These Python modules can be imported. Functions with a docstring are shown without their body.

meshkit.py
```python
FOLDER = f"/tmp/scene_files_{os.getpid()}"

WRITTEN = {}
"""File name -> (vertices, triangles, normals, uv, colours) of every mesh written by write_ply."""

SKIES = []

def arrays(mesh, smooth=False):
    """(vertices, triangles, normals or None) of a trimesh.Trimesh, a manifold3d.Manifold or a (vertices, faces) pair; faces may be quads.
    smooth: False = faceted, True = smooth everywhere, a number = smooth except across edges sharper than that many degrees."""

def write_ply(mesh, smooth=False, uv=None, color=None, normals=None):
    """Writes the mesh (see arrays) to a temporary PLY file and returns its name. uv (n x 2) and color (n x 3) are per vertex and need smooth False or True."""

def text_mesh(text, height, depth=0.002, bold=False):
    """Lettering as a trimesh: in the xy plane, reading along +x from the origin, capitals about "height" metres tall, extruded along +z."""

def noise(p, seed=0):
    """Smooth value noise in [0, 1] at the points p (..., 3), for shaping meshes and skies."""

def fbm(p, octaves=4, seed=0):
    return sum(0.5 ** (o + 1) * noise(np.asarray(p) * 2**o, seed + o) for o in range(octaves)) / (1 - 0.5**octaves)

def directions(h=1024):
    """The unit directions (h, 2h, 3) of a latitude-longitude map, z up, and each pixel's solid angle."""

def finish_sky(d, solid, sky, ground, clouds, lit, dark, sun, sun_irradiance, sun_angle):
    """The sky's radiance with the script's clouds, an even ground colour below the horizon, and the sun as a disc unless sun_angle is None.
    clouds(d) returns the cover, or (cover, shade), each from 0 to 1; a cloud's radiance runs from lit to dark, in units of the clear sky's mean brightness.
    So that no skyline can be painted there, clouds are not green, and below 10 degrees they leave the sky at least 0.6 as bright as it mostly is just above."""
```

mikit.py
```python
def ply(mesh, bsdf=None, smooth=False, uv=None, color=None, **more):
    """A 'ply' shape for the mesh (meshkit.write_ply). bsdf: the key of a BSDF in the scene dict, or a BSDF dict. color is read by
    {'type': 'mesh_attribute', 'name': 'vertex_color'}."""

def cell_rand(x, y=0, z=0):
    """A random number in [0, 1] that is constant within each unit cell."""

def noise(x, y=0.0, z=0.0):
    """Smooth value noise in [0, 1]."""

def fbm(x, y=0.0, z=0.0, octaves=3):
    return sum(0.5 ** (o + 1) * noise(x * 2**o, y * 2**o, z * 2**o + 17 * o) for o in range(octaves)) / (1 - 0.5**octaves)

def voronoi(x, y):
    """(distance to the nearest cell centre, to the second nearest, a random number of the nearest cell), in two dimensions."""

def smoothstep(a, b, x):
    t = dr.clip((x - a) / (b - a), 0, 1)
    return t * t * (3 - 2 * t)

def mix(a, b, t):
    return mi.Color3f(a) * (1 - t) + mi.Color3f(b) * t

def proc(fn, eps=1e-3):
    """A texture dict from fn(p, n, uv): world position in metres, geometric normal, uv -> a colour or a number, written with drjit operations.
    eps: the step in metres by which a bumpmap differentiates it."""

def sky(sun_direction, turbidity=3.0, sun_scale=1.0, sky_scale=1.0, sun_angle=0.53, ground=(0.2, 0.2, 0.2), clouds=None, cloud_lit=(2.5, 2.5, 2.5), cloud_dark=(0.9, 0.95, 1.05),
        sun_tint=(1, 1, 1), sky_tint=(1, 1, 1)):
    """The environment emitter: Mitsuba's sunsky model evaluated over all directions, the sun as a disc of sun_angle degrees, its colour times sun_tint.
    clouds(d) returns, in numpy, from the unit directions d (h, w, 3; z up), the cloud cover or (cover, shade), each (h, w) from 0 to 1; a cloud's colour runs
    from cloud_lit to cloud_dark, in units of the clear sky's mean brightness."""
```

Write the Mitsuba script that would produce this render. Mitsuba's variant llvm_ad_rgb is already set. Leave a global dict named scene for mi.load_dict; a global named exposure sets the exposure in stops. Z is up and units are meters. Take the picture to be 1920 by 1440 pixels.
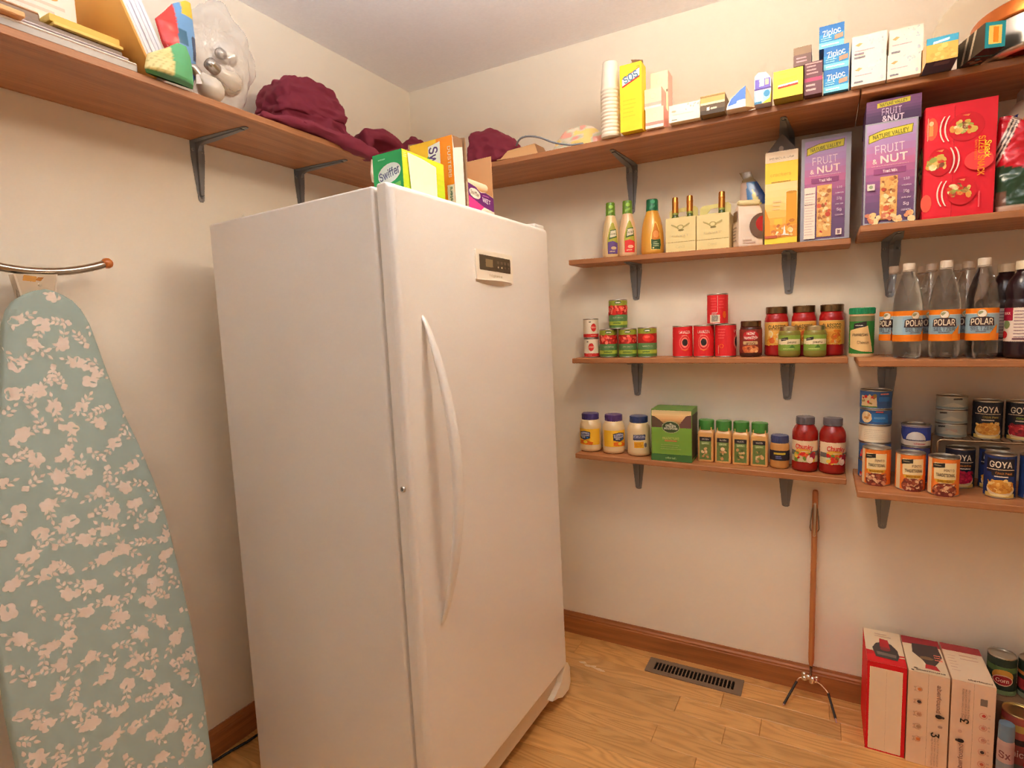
import math, random
import numpy as np
import trimesh
import shapely
from shapely import affinity
from shapely.geometry import Polygon, Point, box as sbox
from shapely.ops import unary_union
import manifold3d as m3
import drjit as dr
import mitsuba as mi
import mikit, meshkit

T = mi.ScalarTransform4f
scene, labels = {}, {}
rng = random.Random(7)
npr = np.random.default_rng(11)

# ------------------------------------------------------------------ camera, light, exposure
exposure = 0.0
CAM = np.array([1.6976, -2.1812, 1.3437])
FWD = np.array([-0.4818, 0.8706, -0.1001])
UPV = np.array([-0.0179, 0.1044, 0.9944])
scene['camera'] = {'type': 'perspective', 'fov': 84.52, 'fov_axis': 'x', 'near_clip': 0.02, 'far_clip': 50.0,
                   'to_world': T().look_at(origin=CAM.tolist(), target=(CAM + FWD).tolist(), up=UPV.tolist())}
CEIL = 2.44
LAMP_AT, LAMP_RGB = (1.50, -0.94), (31.0, 25.8, 19.6)      # flush ceiling lamp above the middle of the pantry
LAMP2_AT, LAMP2_RGB = (1.15, -2.55), (5.0, 4.8, 4.5)      # unseen globe behind the camera, placed to light the freezer side
scene['unseen_doorway_light'] = {'type': 'constant', 'radiance': {'type': 'rgb', 'value': [0.12, 0.12, 0.12]}}   # even neutral light, placed to enter by an unseen doorway and soften shade
scene['unseen_bounce_spot'] = {'type': 'spot', 'to_world': T().look_at(origin=[1.45, -1.95, 1.72], target=[1.42, -1.88, 2.44], up=[0, 1, 0]), 'cutoff_angle': 72.0, 'beam_width': 55.0,
                         'intensity': {'type': 'rgb', 'value': [8.8, 9.6, 10.6]}}   # unseen spot aimed up at the ceiling, placed to brighten the upper room
# ------------------------------------------------------------------ colours and materials
def lin(c):
    c = np.asarray(c, float) / 255.0
    return np.where(c <= 0.04045, c / 12.92, ((c + 0.055) / 1.055) ** 2.4)
def hexc(s):
    return tuple(int(s[i:i + 2], 16) for i in (0, 2, 4))
VC = {'type': 'mesh_attribute', 'name': 'vertex_color'}
def two(b): return {'type': 'twosided', 'bsdf': b}
scene['card'] = two({'type': 'principled', 'base_color': VC, 'roughness': 0.55, 'specular': 0.35})
scene['gloss'] = two({'type': 'principled', 'base_color': VC, 'roughness': 0.22, 'specular': 0.5})
scene['matte'] = two({'type': 'diffuse', 'reflectance': VC})
scene['metal'] = two({'type': 'principled', 'base_color': VC, 'metallic': 1.0, 'roughness': 0.3})
scene['chrome'] = two({'type': 'principled', 'base_color': VC, 'metallic': 1.0, 'roughness': 0.16})
scene['clear_plastic'] = {'type': 'dielectric', 'int_ior': 1.34, 'ext_ior': 1.0}
scene['thin_plastic'] = {'type': 'thindielectric', 'int_ior': 1.5, 'specular_transmittance': {'type': 'rgb', 'value': [0.93, 0.925, 0.915]}}
scene['film'] = {'type': 'blendbsdf', 'weight': 0.13,
                 'a': {'type': 'thindielectric', 'int_ior': 1.45},
                 'b': two({'type': 'diffuse', 'reflectance': {'type': 'rgb', 'value': [0.8, 0.78, 0.75]}})}

def wall_paint(p, n, uv):
    k = mikit.fbm(p.x * 3.0, p.y * 3.0, p.z * 3.0, 3)
    f = mikit.noise(p.x * 420.0, p.y * 420.0, p.z * 420.0)
    return mi.Color3f(0.855, 0.785, 0.660) * (0.975 + 0.03 * k + 0.02 * f)
scene['wall_paint'] = two({'type': 'diffuse', 'reflectance': mikit.proc(wall_paint)})
def ceil_paint(p, n, uv):
    f = mikit.fbm(p.x * 160.0, p.y * 160.0, 0.0, 2)
    return mi.Color3f(0.93, 0.92, 0.905) * (0.96 + 0.06 * f)
scene['ceiling_paint'] = two({'type': 'diffuse', 'reflectance': mikit.proc(ceil_paint)})

def grain(a, b, c, ring=26.0, warp=0.9):
    """wood: a along the board, b and c across it"""
    w = mikit.fbm(a * 1.3, b * 9.0, c * 9.0, 3)
    r = b * ring + w * warp * 4.0
    s = 0.5 + 0.5 * dr.sin(r * 6.2832)
    fine = mikit.noise(a * 14.0, b * 420.0, c * 420.0)
    return s, fine, w
def board_wood(along):
    def fn(p, n, uv):
        a, b = (p.x, p.y) if along == 'x' else (p.y, p.x)
        s, fine, w = grain(a, b + p.z * 0.7, p.z, 17.0, 0.7)
        k = 0.25 * s + 0.45 * fine + 0.5 * w
        return mikit.mix((0.27, 0.100, 0.038), (0.45, 0.190, 0.075), dr.clip(k, 0, 1))
    return fn
scene['shelf_wood_x'] = two({'type': 'principled', 'base_color': mikit.proc(board_wood('x')), 'roughness': 0.42, 'specular': 0.4})
scene['shelf_wood_y'] = two({'type': 'principled', 'base_color': mikit.proc(board_wood('y')), 'roughness': 0.42, 'specular': 0.4})
def trim_wood(along):
    def fn(p, n, uv):
        a = p.x if along == 'x' else p.y
        s, fine, w = grain(a, p.z * 1.0, 0.0, 30.0, 0.5)
        return mikit.mix((0.23, 0.068, 0.018), (0.41, 0.145, 0.042), dr.clip(0.3 * s + 0.4 * fine + 0.3 * w, 0, 1))
    return fn
scene['trim_wood_x'] = two({'type': 'principled', 'base_color': mikit.proc(trim_wood('x')), 'roughness': 0.35})
scene['trim_wood_y'] = two({'type': 'principled', 'base_color': mikit.proc(trim_wood('y')), 'roughness': 0.35})
def oak(seed, tone):
    def fn(p, n, uv):
        x, y = p.x + 3.7 * seed, p.y + 0.31 * seed
        w = mikit.fbm(x * 1.6, y * 11.0, 0.5 * seed, 3)
        arch = dr.abs(y * 9.0 + w * 5.0 + 0.5 * dr.sin(x * 2.3 + seed))
        s = 0.5 + 0.5 * dr.sin(arch * 16.0)
        s = s * s
        fine = mikit.noise(x * 18.0, y * 520.0, seed * 3.0)
        k = dr.clip(0.50 * s + 0.28 * fine + 0.35 * (1 - w), 0, 1)
        return mikit.mix((0.76 * tone, 0.43 * tone, 0.155 * tone), (0.55 * tone, 0.265 * tone, 0.075 * tone), k)
    return fn
for k, tone in enumerate((0.94, 1.08, 0.84, 1.0)):
    scene[f'oak_{k}'] = two({'type': 'principled', 'base_color': mikit.proc(oak(k + 1, tone)), 'roughness': 0.34, 'specular': 0.4})
def appliance(p, n, uv):
    f = mikit.noise(p.x * 500.0, p.y * 500.0, p.z * 500.0)
    return mi.Color3f(0.80, 0.77, 0.735) * (0.985 + 0.03 * f)
scene['white_enamel'] = two({'type': 'principled', 'base_color': mikit.proc(appliance), 'roughness': 0.3, 'specular': 0.45})
scene['lamp_glow'] = two({'type': 'diffuse', 'reflectance': {'type': 'rgb', 'value': [0.8, 0.78, 0.72]}})

# ------------------------------------------------------------------ mesh building
def num(name):
    if name not in used:
        used[name] = 0
        return name
    used[name] += 1
    return f'{name}_{used[name]:03d}'
used = {}
def part(parent, name):
    return num(f'{parent}__{name}')

class MB:
    """one mesh of the scene in the making: vertices, triangles and vertex colours"""
    def __init__(s): s.v, s.f, s.c, s.n = [], [], [], 0
    def raw(s, v, f, col):
        v = np.asarray(v, float).reshape(-1, 3); f = np.asarray(f, int)
        if f.shape[1] == 4: f = np.vstack([f[:, [0, 1, 2]], f[:, [0, 2, 3]]])
        c = np.asarray(col, float)
        c = np.tile(lin(c), (len(v), 1)) if c.ndim == 1 else lin(c)
        s.v.append(v); s.f.append(f + s.n); s.c.append(c); s.n += len(v)
        return s
    def mesh(s, m, col): return s.raw(m.vertices, m.faces, col)
    def box(s, lo, hi, col, ch=0.0):
        lo, hi = np.minimum(lo, hi), np.maximum(lo, hi)
        ch = min(ch, 0.45 * (hi - lo).min())
        P = []
        for i in range(8):
            sg = np.array([i & 1, (i >> 1) & 1, (i >> 2) & 1])
            base = np.where(sg, hi, lo); inn = np.where(sg, -ch, ch)
            if ch <= 0: P.append(base)
            else:
                for ax in range(3):
                    q = base + inn; q[ax] = base[ax]; P.append(q)
        h = trimesh.convex.convex_hull(np.array(P))
        v = h.vertices[h.faces].reshape(-1, 3)
        return s.raw(v, np.arange(len(v)).reshape(-1, 3), col)
    def lathe(s, prof, at=(0, 0, 0), seg=32, col=(200, 200, 200), start=0.0):
        """prof: [(r, z)] or [(r, z, colour)]; an entry repeated makes a hard edge"""
        a = start + np.arange(seg) * 2 * np.pi / seg
        rows, cols = [], []
        for q in prof:
            r, z = q[0], q[1]
            rows.append(np.stack([at[0] + r * np.cos(a), at[1] + r * np.sin(a), np.full(seg, at[2] + z)], 1))
            cols.append(np.tile(np.asarray(q[2] if len(q) > 2 else col, float), (seg, 1)))
        F = []
        for i in range(len(prof) - 1):
            if prof[i][:2] == prof[i + 1][:2]: continue
            j = np.arange(seg); k = (j + 1) % seg
            q = np.stack([i * seg + j, i * seg + k, (i + 1) * seg + k, (i + 1) * seg + j], 1)
            if prof[i + 1][0] > 1e-6: F.append(q[:, [0, 1, 2]])
            if prof[i + 1][0] > 1e-6 and prof[i][0] > 1e-6: F.append(q[:, [0, 2, 3]])
            elif prof[i + 1][0] <= 1e-6: F.append(q[:, [0, 1, 3]])
        return s.raw(np.vstack(rows), np.vstack(F), np.vstack(cols))
    def tube(s, pts, r, col, n=8, closed=False, cap=True):
        p = np.asarray(pts, float); r = np.broadcast_to(r, (len(p),))
        t = np.gradient(p, axis=0); t /= np.linalg.norm(t, axis=1, keepdims=True) + 1e-12
        a = np.cross(t[0], [0, 0, 1.0] if abs(t[0][2]) < 0.9 else [1.0, 0, 0]); a /= np.linalg.norm(a)
        V = []
        ang = np.arange(n) * 2 * np.pi / n
        for i in range(len(p)):
            a = a - t[i] * (a @ t[i]); a /= np.linalg.norm(a); b = np.cross(t[i], a)
            V.append(p[i] + r[i] * (np.cos(ang)[:, None] * a + np.sin(ang)[:, None] * b))
        i, j = np.meshgrid(np.arange(len(p) - 1), np.arange(n), indexing='ij')
        q = np.stack([i * n + j, i * n + (j + 1) % n, (i + 1) * n + (j + 1) % n, (i + 1) * n + j], -1).reshape(-1, 4)
        F = [q[:, [0, 1, 2]], q[:, [0, 2, 3]]]
        V = np.vstack(V)
        if cap:
            V = np.vstack([V, p[:1], p[-1:]]); L = len(V)
            k = np.arange(n); e = (len(p) - 1) * n
            F += [np.stack([(k + 1) % n, k, np.full(n, L - 2)], 1), np.stack([e + k, e + (k + 1) % n, np.full(n, L - 1)], 1)]
        return s.raw(V, np.vstack(F), col)
    def prism(s, poly, z0, z1, col, frame=None):
        """a 2-D outline pushed from z0 to z1, in the frame (O, U, V, N)"""
        m = trimesh.creation.extrude_polygon(poly, z1 - z0, engine='earcut')
        v = np.array(m.vertices); v[:, 2] += z0
        if frame is not None:
            O, U, V, N = (np.asarray(q, float) for q in frame)
            v = O + v[:, :1] * U + v[:, 1:2] * V + v[:, 2:] * N
        v2 = v[m.faces].reshape(-1, 3)
        return s.raw(v2, np.arange(len(v2)).reshape(-1, 3), col)
    def get(s): return np.vstack(s.v), np.vstack(s.f), np.vstack(s.c)
    def add(s, key, bsdf='card', smooth=False, M=None):
        v, f, c = s.get()
        if M is not None: v = v @ M[:3, :3].T + M[:3, 3]
        vc = bsdf in ('card', 'gloss', 'matte', 'metal', 'chrome')
        scene[key] = mikit.ply((v, f), bsdf, smooth=smooth, color=c if vc else None)
        return key

def pose(x=0, y=0, z=0, rz=0.0, rx=0.0, ry=0.0):
    cz, sz, cx, sx, cy, sy = math.cos(rz), math.sin(rz), math.cos(rx), math.sin(rx), math.cos(ry), math.sin(ry)
    R = np.array([[cz, -sz, 0], [sz, cz, 0], [0, 0, 1]]) @ np.array([[1, 0, 0], [0, cx, -sx], [0, sx, cx]]) @ np.array([[cy, 0, sy], [0, 1, 0], [-sy, 0, cy]])
    M = np.eye(4); M[:3, :3] = R; M[:3, 3] = (x, y, z)
    return M

def tag(key, label, cat=None, group=None, kind=None):
    d = {'label': label}
    if cat: d['category'] = cat
    if group: d['group'] = group
    if kind: d['kind'] = kind
    labels[key] = d
    return key

_text = {}
def text_shape(t, bold):
    if (t, bold) not in _text:
        m = meshkit.text_mesh(t, 1.0, 0.5, bold)
        v, f = np.array(m.vertices), np.array(m.faces)
        f = f[(v[f][:, :, 2] > 0.25).all(1)]
        u, inv = np.unique(f, return_inverse=True)
        v = v[u][:, :2]; f = inv.reshape(-1, 3)
        _text[(t, bold)] = (v, f, v[:, 0].min(), v[:, 0].max())
    return _text[(t, bold)]

class Print:
    """flat print on a face or round a body: rectangles, ellipses, outlines and lettering, each layer a hair above the last.
    flat: O + u U + v V (N outwards).  round: axis at (cx, cy), v above z0, u metres of arc from the direction phi, radius R or R(v)."""
    def __init__(s, mb, flat=None, rnd=None, lift=0.0004, step=0.00022, M=None):
        s.mb, s.flat, s.rnd, s.off, s.step = mb, flat, rnd, lift, step
        if flat: s.O, s.U, s.V = (np.asarray(q, float) for q in flat); s.N = np.cross(s.U, s.V)
    def put(s, v2, f, col):
        v2 = np.asarray(v2, float); f = np.asarray(f)
        if s.flat:
            v = s.O + v2[:, :1] * s.U + v2[:, 1:2] * s.V + s.N * s.off
        else:
            cx, cy, z0, R, phi = s.rnd
            Rv = R(v2[:, 1]) if callable(R) else np.full(len(v2), R)
            R0 = float(np.mean(Rv))
            lim = 0.2 * R0
            if np.ptp(v2[:, 0]) > lim or (callable(R) and np.ptp(v2[:, 1]) > lim):
                if len(v2) and f.shape[1] == 3:
                    v2, f = trimesh.remesh.subdivide_to_size(np.c_[v2, np.zeros(len(v2))], f, lim, max_iter=12)[:2]
                    v2 = v2[:, :2]
                Rv = R(v2[:, 1]) if callable(R) else np.full(len(v2), R)
            a = phi + v2[:, 0] / R0
            v = np.stack([cx + (Rv + s.off) * np.cos(a), cy + (Rv + s.off) * np.sin(a), z0 + v2[:, 1]], 1)
        s.mb.raw(v, f, col)
    def up(s): s.off += s.step; return s
    def rect(s, u0, u1, v0, v1, col, nv=1):
        if s.rnd:
            R = s.rnd[3]; R0 = float(np.mean(R(np.array([v0, v1])))) if callable(R) else R
            nu = max(1, int(abs(u1 - u0) / (0.12 * R0)) + 1)
            if callable(R): nv = max(nv, 6)
        else: nu = 1
        U, V = np.meshgrid(np.linspace(u0, u1, nu + 1), np.linspace(v0, v1, nv + 1), indexing='ij')
        i, j = np.meshgrid(np.arange(nu), np.arange(nv), indexing='ij')
        k = nv + 1
        q = np.stack([i * k + j, (i + 1) * k + j, (i + 1) * k + j + 1, i * k + j + 1], -1).reshape(-1, 4)
        q = np.vstack([q[:, [0, 1, 2]], q[:, [0, 2, 3]]])
        v2 = np.stack([U.ravel(), V.ravel()], 1)
        if s.rnd:   # already fine enough
            cx, cy, z0, R, phi = s.rnd
            Rv = R(v2[:, 1]) if callable(R) else np.full(len(v2), R)
            a = phi + v2[:, 0] / float(np.mean(Rv))
            s.mb.raw(np.stack([cx + (Rv + s.off) * np.cos(a), cy + (Rv + s.off) * np.sin(a), z0 + v2[:, 1]], 1), q, col)
        else: s.put(v2, q, col)
        return s.up()
    def grad(s, u0, u1, v0, v1, cols, n=12):
        """rows of colour from v0 up to v1, as printed gradients are"""
        cols = np.asarray(cols, float)
        V = np.linspace(v0, v1, n + 1)
        for i in range(n):
            t = (i + 0.5) / n * (len(cols) - 1); a = int(min(t, len(cols) - 2))
            o = s.off; s.rect(u0, u1, V[i], V[i + 1], tuple(cols[a] + (cols[a + 1] - cols[a]) * (t - a))); s.off = o
        return s.up()
    def ell(s, uc, vc, ru, rv, col, n=20, rot=0.0, up=True):
        a = np.arange(n) * 2 * np.pi / n
        x, y = ru * np.cos(a), rv * np.sin(a); cr, sr = math.cos(rot), math.sin(rot)
        v2 = np.vstack([[[uc, vc]], np.stack([uc + x * cr - y * sr, vc + x * sr + y * cr], 1)])
        k = np.arange(n)
        s.put(v2, np.stack([np.zeros(n, int), 1 + k, 1 + (k + 1) % n], 1), col)
        return s.up() if up else s
    def shape(s, g, col, up=True):
        for p in getattr(g, 'geoms', [g]):
            if p.is_empty or p.area < 1e-9: continue
            v, f = trimesh.creation.triangulate_polygon(p, engine='earcut')
            s.put(v, f, col)
        return s.up() if up else s
    def poly(s, pts, col, up=True): return s.shape(Polygon(pts), col, up)
    def ring(s, uc, vc, r, w, col):
        return s.shape(Point(uc, vc).buffer(r, 10).difference(Point(uc, vc).buffer(r - w, 10)), col)
    def text(s, t, uc, vc, h, col, rot=0.0, bold=True, w=None, arc=0.0):
        """lettering centred on (uc, vc), capitals h tall, stretched to the width w if given"""
        v, f, x0, x1 = text_shape(t, bold)
        v = v.copy(); v[:, 0] -= 0.5 * (x0 + x1); v[:, 1] -= 0.5
        sx = h if w is None else w / (x1 - x0)
        v = v * (sx, h)
        if arc: v[:, 1] += arc * (1 - (v[:, 0] / (0.5 * sx * (x1 - x0))) ** 2)
        cr, sr = math.cos(rot), math.sin(rot)
        v = np.stack([uc + v[:, 0] * cr - v[:, 1] * sr, vc + v[:, 0] * sr + v[:, 1] * cr], 1)
        s.put(v, f, col)
        return s.up()
    def lines(s, u0, u1, v0, v1, n, col, fill=0.45, ragged=True):
        """n rows of print too small to read"""
        d = (v1 - v0) / n
        for i in range(n):
            e = u1 - (u1 - u0) * (0.35 * rng.random() if ragged else 0)
            o = s.off; s.rect(u0, e, v0 + i * d + d * 0.25, v0 + i * d + d * (0.25 + fill), col); s.off = o
        return s.up()
    def bits(s, n, u0, u1, v0, v1, r, cols, inside=None, k=7):
        """n small pieces of food pictured on a label"""
        for i in range(n):
            for _ in range(20):
                u, v = rng.uniform(u0, u1), rng.uniform(v0, v1)
                if inside is None or inside(u, v): break
            a = r * rng.uniform(0.6, 1.2)
            s.ell(u, v, a, a * rng.uniform(0.55, 0.95), rng.choice(cols), k, rng.uniform(0, 3), up=(i % 12 == 11))
        return s.up()
# ------------------------------------------------------------------ the room
def struct(name, mb, bsdf, parent=None, label=None, smooth=False):
    k = part(parent, name) if parent else num(name)
    mb.add(k, bsdf, smooth)
    if not parent: labels[k] = {'kind': 'structure', **({'label': label} if label else {})}
    return k
X1, Y1 = 3.60, -3.1  # right and front walls are unseen, set far back to weaken bounced light
struct('wall_back', MB().box((-0.1, 0, -0.05), (X1 + 0.1, 0.1, CEIL + 0.1), (0, 0, 0)), 'wall_paint', label='cream painted wall behind the pantry shelves')
struct('wall_left', MB().box((-0.1, Y1 - 0.1, -0.05), (0, 0, CEIL + 0.1), (0, 0, 0)), 'wall_paint', label='cream painted wall behind freezer and ironing board')
struct('wall_right', MB().box((X1, Y1 - 0.1, -0.05), (X1 + 0.1, 0, CEIL + 0.1), (0, 0, 0)), 'wall_paint')
DX0, DX1, DZ1 = 0.75, 1.95, 2.05       # unseen doorway behind the camera, cut to let the constant light in
wf = num('wall_front'); labels[wf] = {'kind': 'structure'}
MB().box((0, Y1 - 0.1, -0.05), (DX0, Y1, CEIL + 0.1), (0, 0, 0)).box((DX1, Y1 - 0.1, -0.05), (X1, Y1, CEIL + 0.1), (0, 0, 0)).box((DX0, Y1 - 0.1, DZ1), (DX1, Y1, CEIL + 0.1), (0, 0, 0)).add(wf, 'wall_paint')
struct('trim_1', MB().box((DX0 - 0.07, Y1, 0), (DX0, Y1 + 0.015, DZ1 + 0.07), (0, 0, 0), 0.003).box((DX1, Y1, 0), (DX1 + 0.07, Y1 + 0.015, DZ1 + 0.07), (0, 0, 0), 0.003).box((DX0, Y1, DZ1), (DX1, Y1 + 0.015, DZ1 + 0.07), (0, 0, 0), 0.003), 'trim_wood_x')
struct('ceiling', MB().box((0, Y1, CEIL), (X1, 0, CEIL + 0.1), (0, 0, 0)), 'ceiling_paint', label='white ceiling')
struct('floor', MB().box((0, Y1, -0.05), (X1, 0, -0.014), (60, 38, 20)), 'matte', label='golden oak strip floor')
frng = random.Random(31)
PW = 0.0905
for r in range(33):
    ya, yb = (-0.0565 - r * PW) + PW, -0.0565 - r * PW
    ya, yb = min(ya, 0.0), max(yb, Y1)
    if yb >= ya - 0.004: continue
    if r == 2: cuts = [0.0, 0.62, 1.407, 1.772, 2.45, 3.1, X1]
    elif r == 3: cuts = [0.0, 0.35, 1.27, 1.54, 2.3, X1]
    elif r == 1: cuts = [0.0, 0.82, 1.74, 2.6, X1]
    else:
        cuts = [0.0]; x = frng.uniform(0.2, 0.9)
        while x < X1 - 0.15: cuts.append(x); x += frng.uniform(0.35, 1.25)
        cuts.append(X1)
    for a, b in zip(cuts[:-1], cuts[1:]):
        m = MB().box((a + 0.0004, yb + 0.0004, -0.014), (b - 0.0004, ya - 0.0004, 0.0), (0, 0, 0), 0.0009)
        k = part('floor', 'plank'); m.add(k, f'oak_{frng.randrange(4)}')
ZB = 0.094
prof = [(0, 0), (0.014, 0), (0.014, ZB - 0.024), (0.0118, ZB - 0.020), (0.0118, ZB - 0.014), (0.008, ZB - 0.008), (0.0055, ZB), (0, ZB)]
struct('baseboard_back', MB().prism(Polygon(prof), 0.0, X1, (0, 0, 0), ((0, 0, 0), (0, -1, 0), (0, 0, 1), (1, 0, 0))), 'trim_wood_x', label='reddish wooden baseboard below the shelves')
struct('baseboard_left', MB().prism(Polygon(prof), 0.0, -Y1 - 0.0, (0, 0, 0), ((0, 0, 0), (1, 0, 0), (0, 0, 1), (0, -1, 0))), 'trim_wood_y', label='dark reddish baseboard between ironing board and freezer')

# ceiling lamp (above the frame)
def ceiling_lamp(at, rgb, R, label):
    lx, ly = at; lamp = num('ceiling_light')
    MB().lathe([(0, 0), (0.07, 0), (0.07, 0), (0.065, -0.018), (0.02, -0.022), (0.016, -0.03), (0.016, -0.108), (0.0001, -0.112)], (lx, ly, CEIL - 0.001), 36, (225, 220, 212)).add(part(lamp, 'canopy'), 'card', True)
    m = MB().lathe([(max(R * math.cos(t), 1e-4), 0.5 * R * math.sin(t)) for t in np.linspace(-math.pi / 2, math.pi / 2, 19)], (lx, ly, 2.262), 48, (0, 0, 0))
    v, f, c = m.get(); k = len(f) // 2; f = f[:, ::-1] if np.cross(v[f[k, 1]] - v[f[k, 0]], v[f[k, 2]] - v[f[k, 0]]) @ (v[f[k, 0]] - np.array([lx, ly, 2.262])) < 0 else f
    scene[part(lamp, 'globe')] = mikit.ply((v, f), 'lamp_glow', emitter={'type': 'area', 'radiance': {'type': 'rgb', 'value': list(rgb)}})
    tag(lamp, label, 'ceiling light')
ceiling_lamp(LAMP_AT, LAMP_RGB, 0.16, 'round ceiling lamp with a flattened glowing globe above the pantry floor')
gl = num('globe_pendant'); gx, gy = LAMP2_AT  # lamp out of view, placed to light the freezer side and left wall
MB().lathe([(0, 0), (0.05, 0), (0.05, 0), (0.05, -0.015), (0.0001, -0.02)], (gx, gy, CEIL - 0.001), 24, (225, 220, 212)).tube([(gx, gy, CEIL - 0.02), (gx, gy, 2.30)], 0.005, (200, 196, 190)).add(part(gl, 'canopy'), 'card', True)
s_ = trimesh.creation.icosphere(3, 0.12); scene[part(gl, 'globe')] = mikit.ply((s_.vertices + (gx, gy, 2.18), s_.faces), 'lamp_glow', emitter={'type': 'area', 'radiance': {'type': 'rgb', 'value': list(LAMP2_RGB)}})
tag(gl, 'glowing globe pendant by the doorway behind the camera', 'unseen light')

# ------------------------------------------------------------------ shelves and brackets
TH = 0.019
def shelf(lo, hi, dz, wood, label, group=None):
    """a board with slightly eased edges; dz = how much lower its right end hangs"""
    k = num('wall_shelf')
    m = MB().box(lo, hi, (0, 0, 0), 0.002)
    v = m.v[0]; v[:, 2] -= dz * (v[:, 0] - lo[0]) / (hi[0] - lo[0])
    m.add(k, wood); tag(k, label, 'shelf', group)
ZT, Z2A, Z2B, Z3, Z4A, Z4B = 1.9615, 1.592, 1.579, 1.2145, 0.838, 0.827
ZR2, ZR3, ZR4 = 1.594, 1.215, 0.830
DL, DR, DT = 0.145, 0.285, 0.296
shelf((0.001, -2.45, ZT - TH), (DT, -0.001, ZT), 0, 'shelf_wood_y', 'long brown board high on the left wall above the freezer')
shelf((DT + 0.001, -DT, ZT - TH), (1.775, -0.001, ZT), 0, 'shelf_wood_x', 'uppermost brown board over the salad dressings, running from the corner')
shelf((1.778, -DT, ZT - TH), (X1 - 0.002, -0.001, ZT), 0, 'shelf_wood_x', 'uppermost brown board that carries the stock pot')
XL0, XL1 = 0.838, 1.768
shelf((XL0, -DL, Z2A - TH), (XL1, -0.001, Z2A), Z2A - Z2B, 'shelf_wood_x', 'narrow board under the salad dressings and wine carriers')
shelf((XL0 + 0.004, -DL, Z3 - TH), (XL1, -0.001, Z3), 0, 'shelf_wood_x', 'narrow board under the red coffee cans')
shelf((XL0 + 0.008, -DL, Z4A - TH), (XL1 + 0.004, -0.001, Z4A), Z4A - Z4B, 'shelf_wood_x', 'narrow lowest board under the mayonnaise jars')
XR0 = 1.784
shelf((XR0, -DR, ZR2 - TH), (X1 - 0.002, -0.001, ZR2), 0, 'shelf_wood_x', 'deep board under the large red snack box')
shelf((XR0 + 0.005, -DR, ZR3 - TH), (X1 - 0.002, -0.001, ZR3), 0, 'shelf_wood_x', 'deep board under the seltzer bottles')
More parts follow.
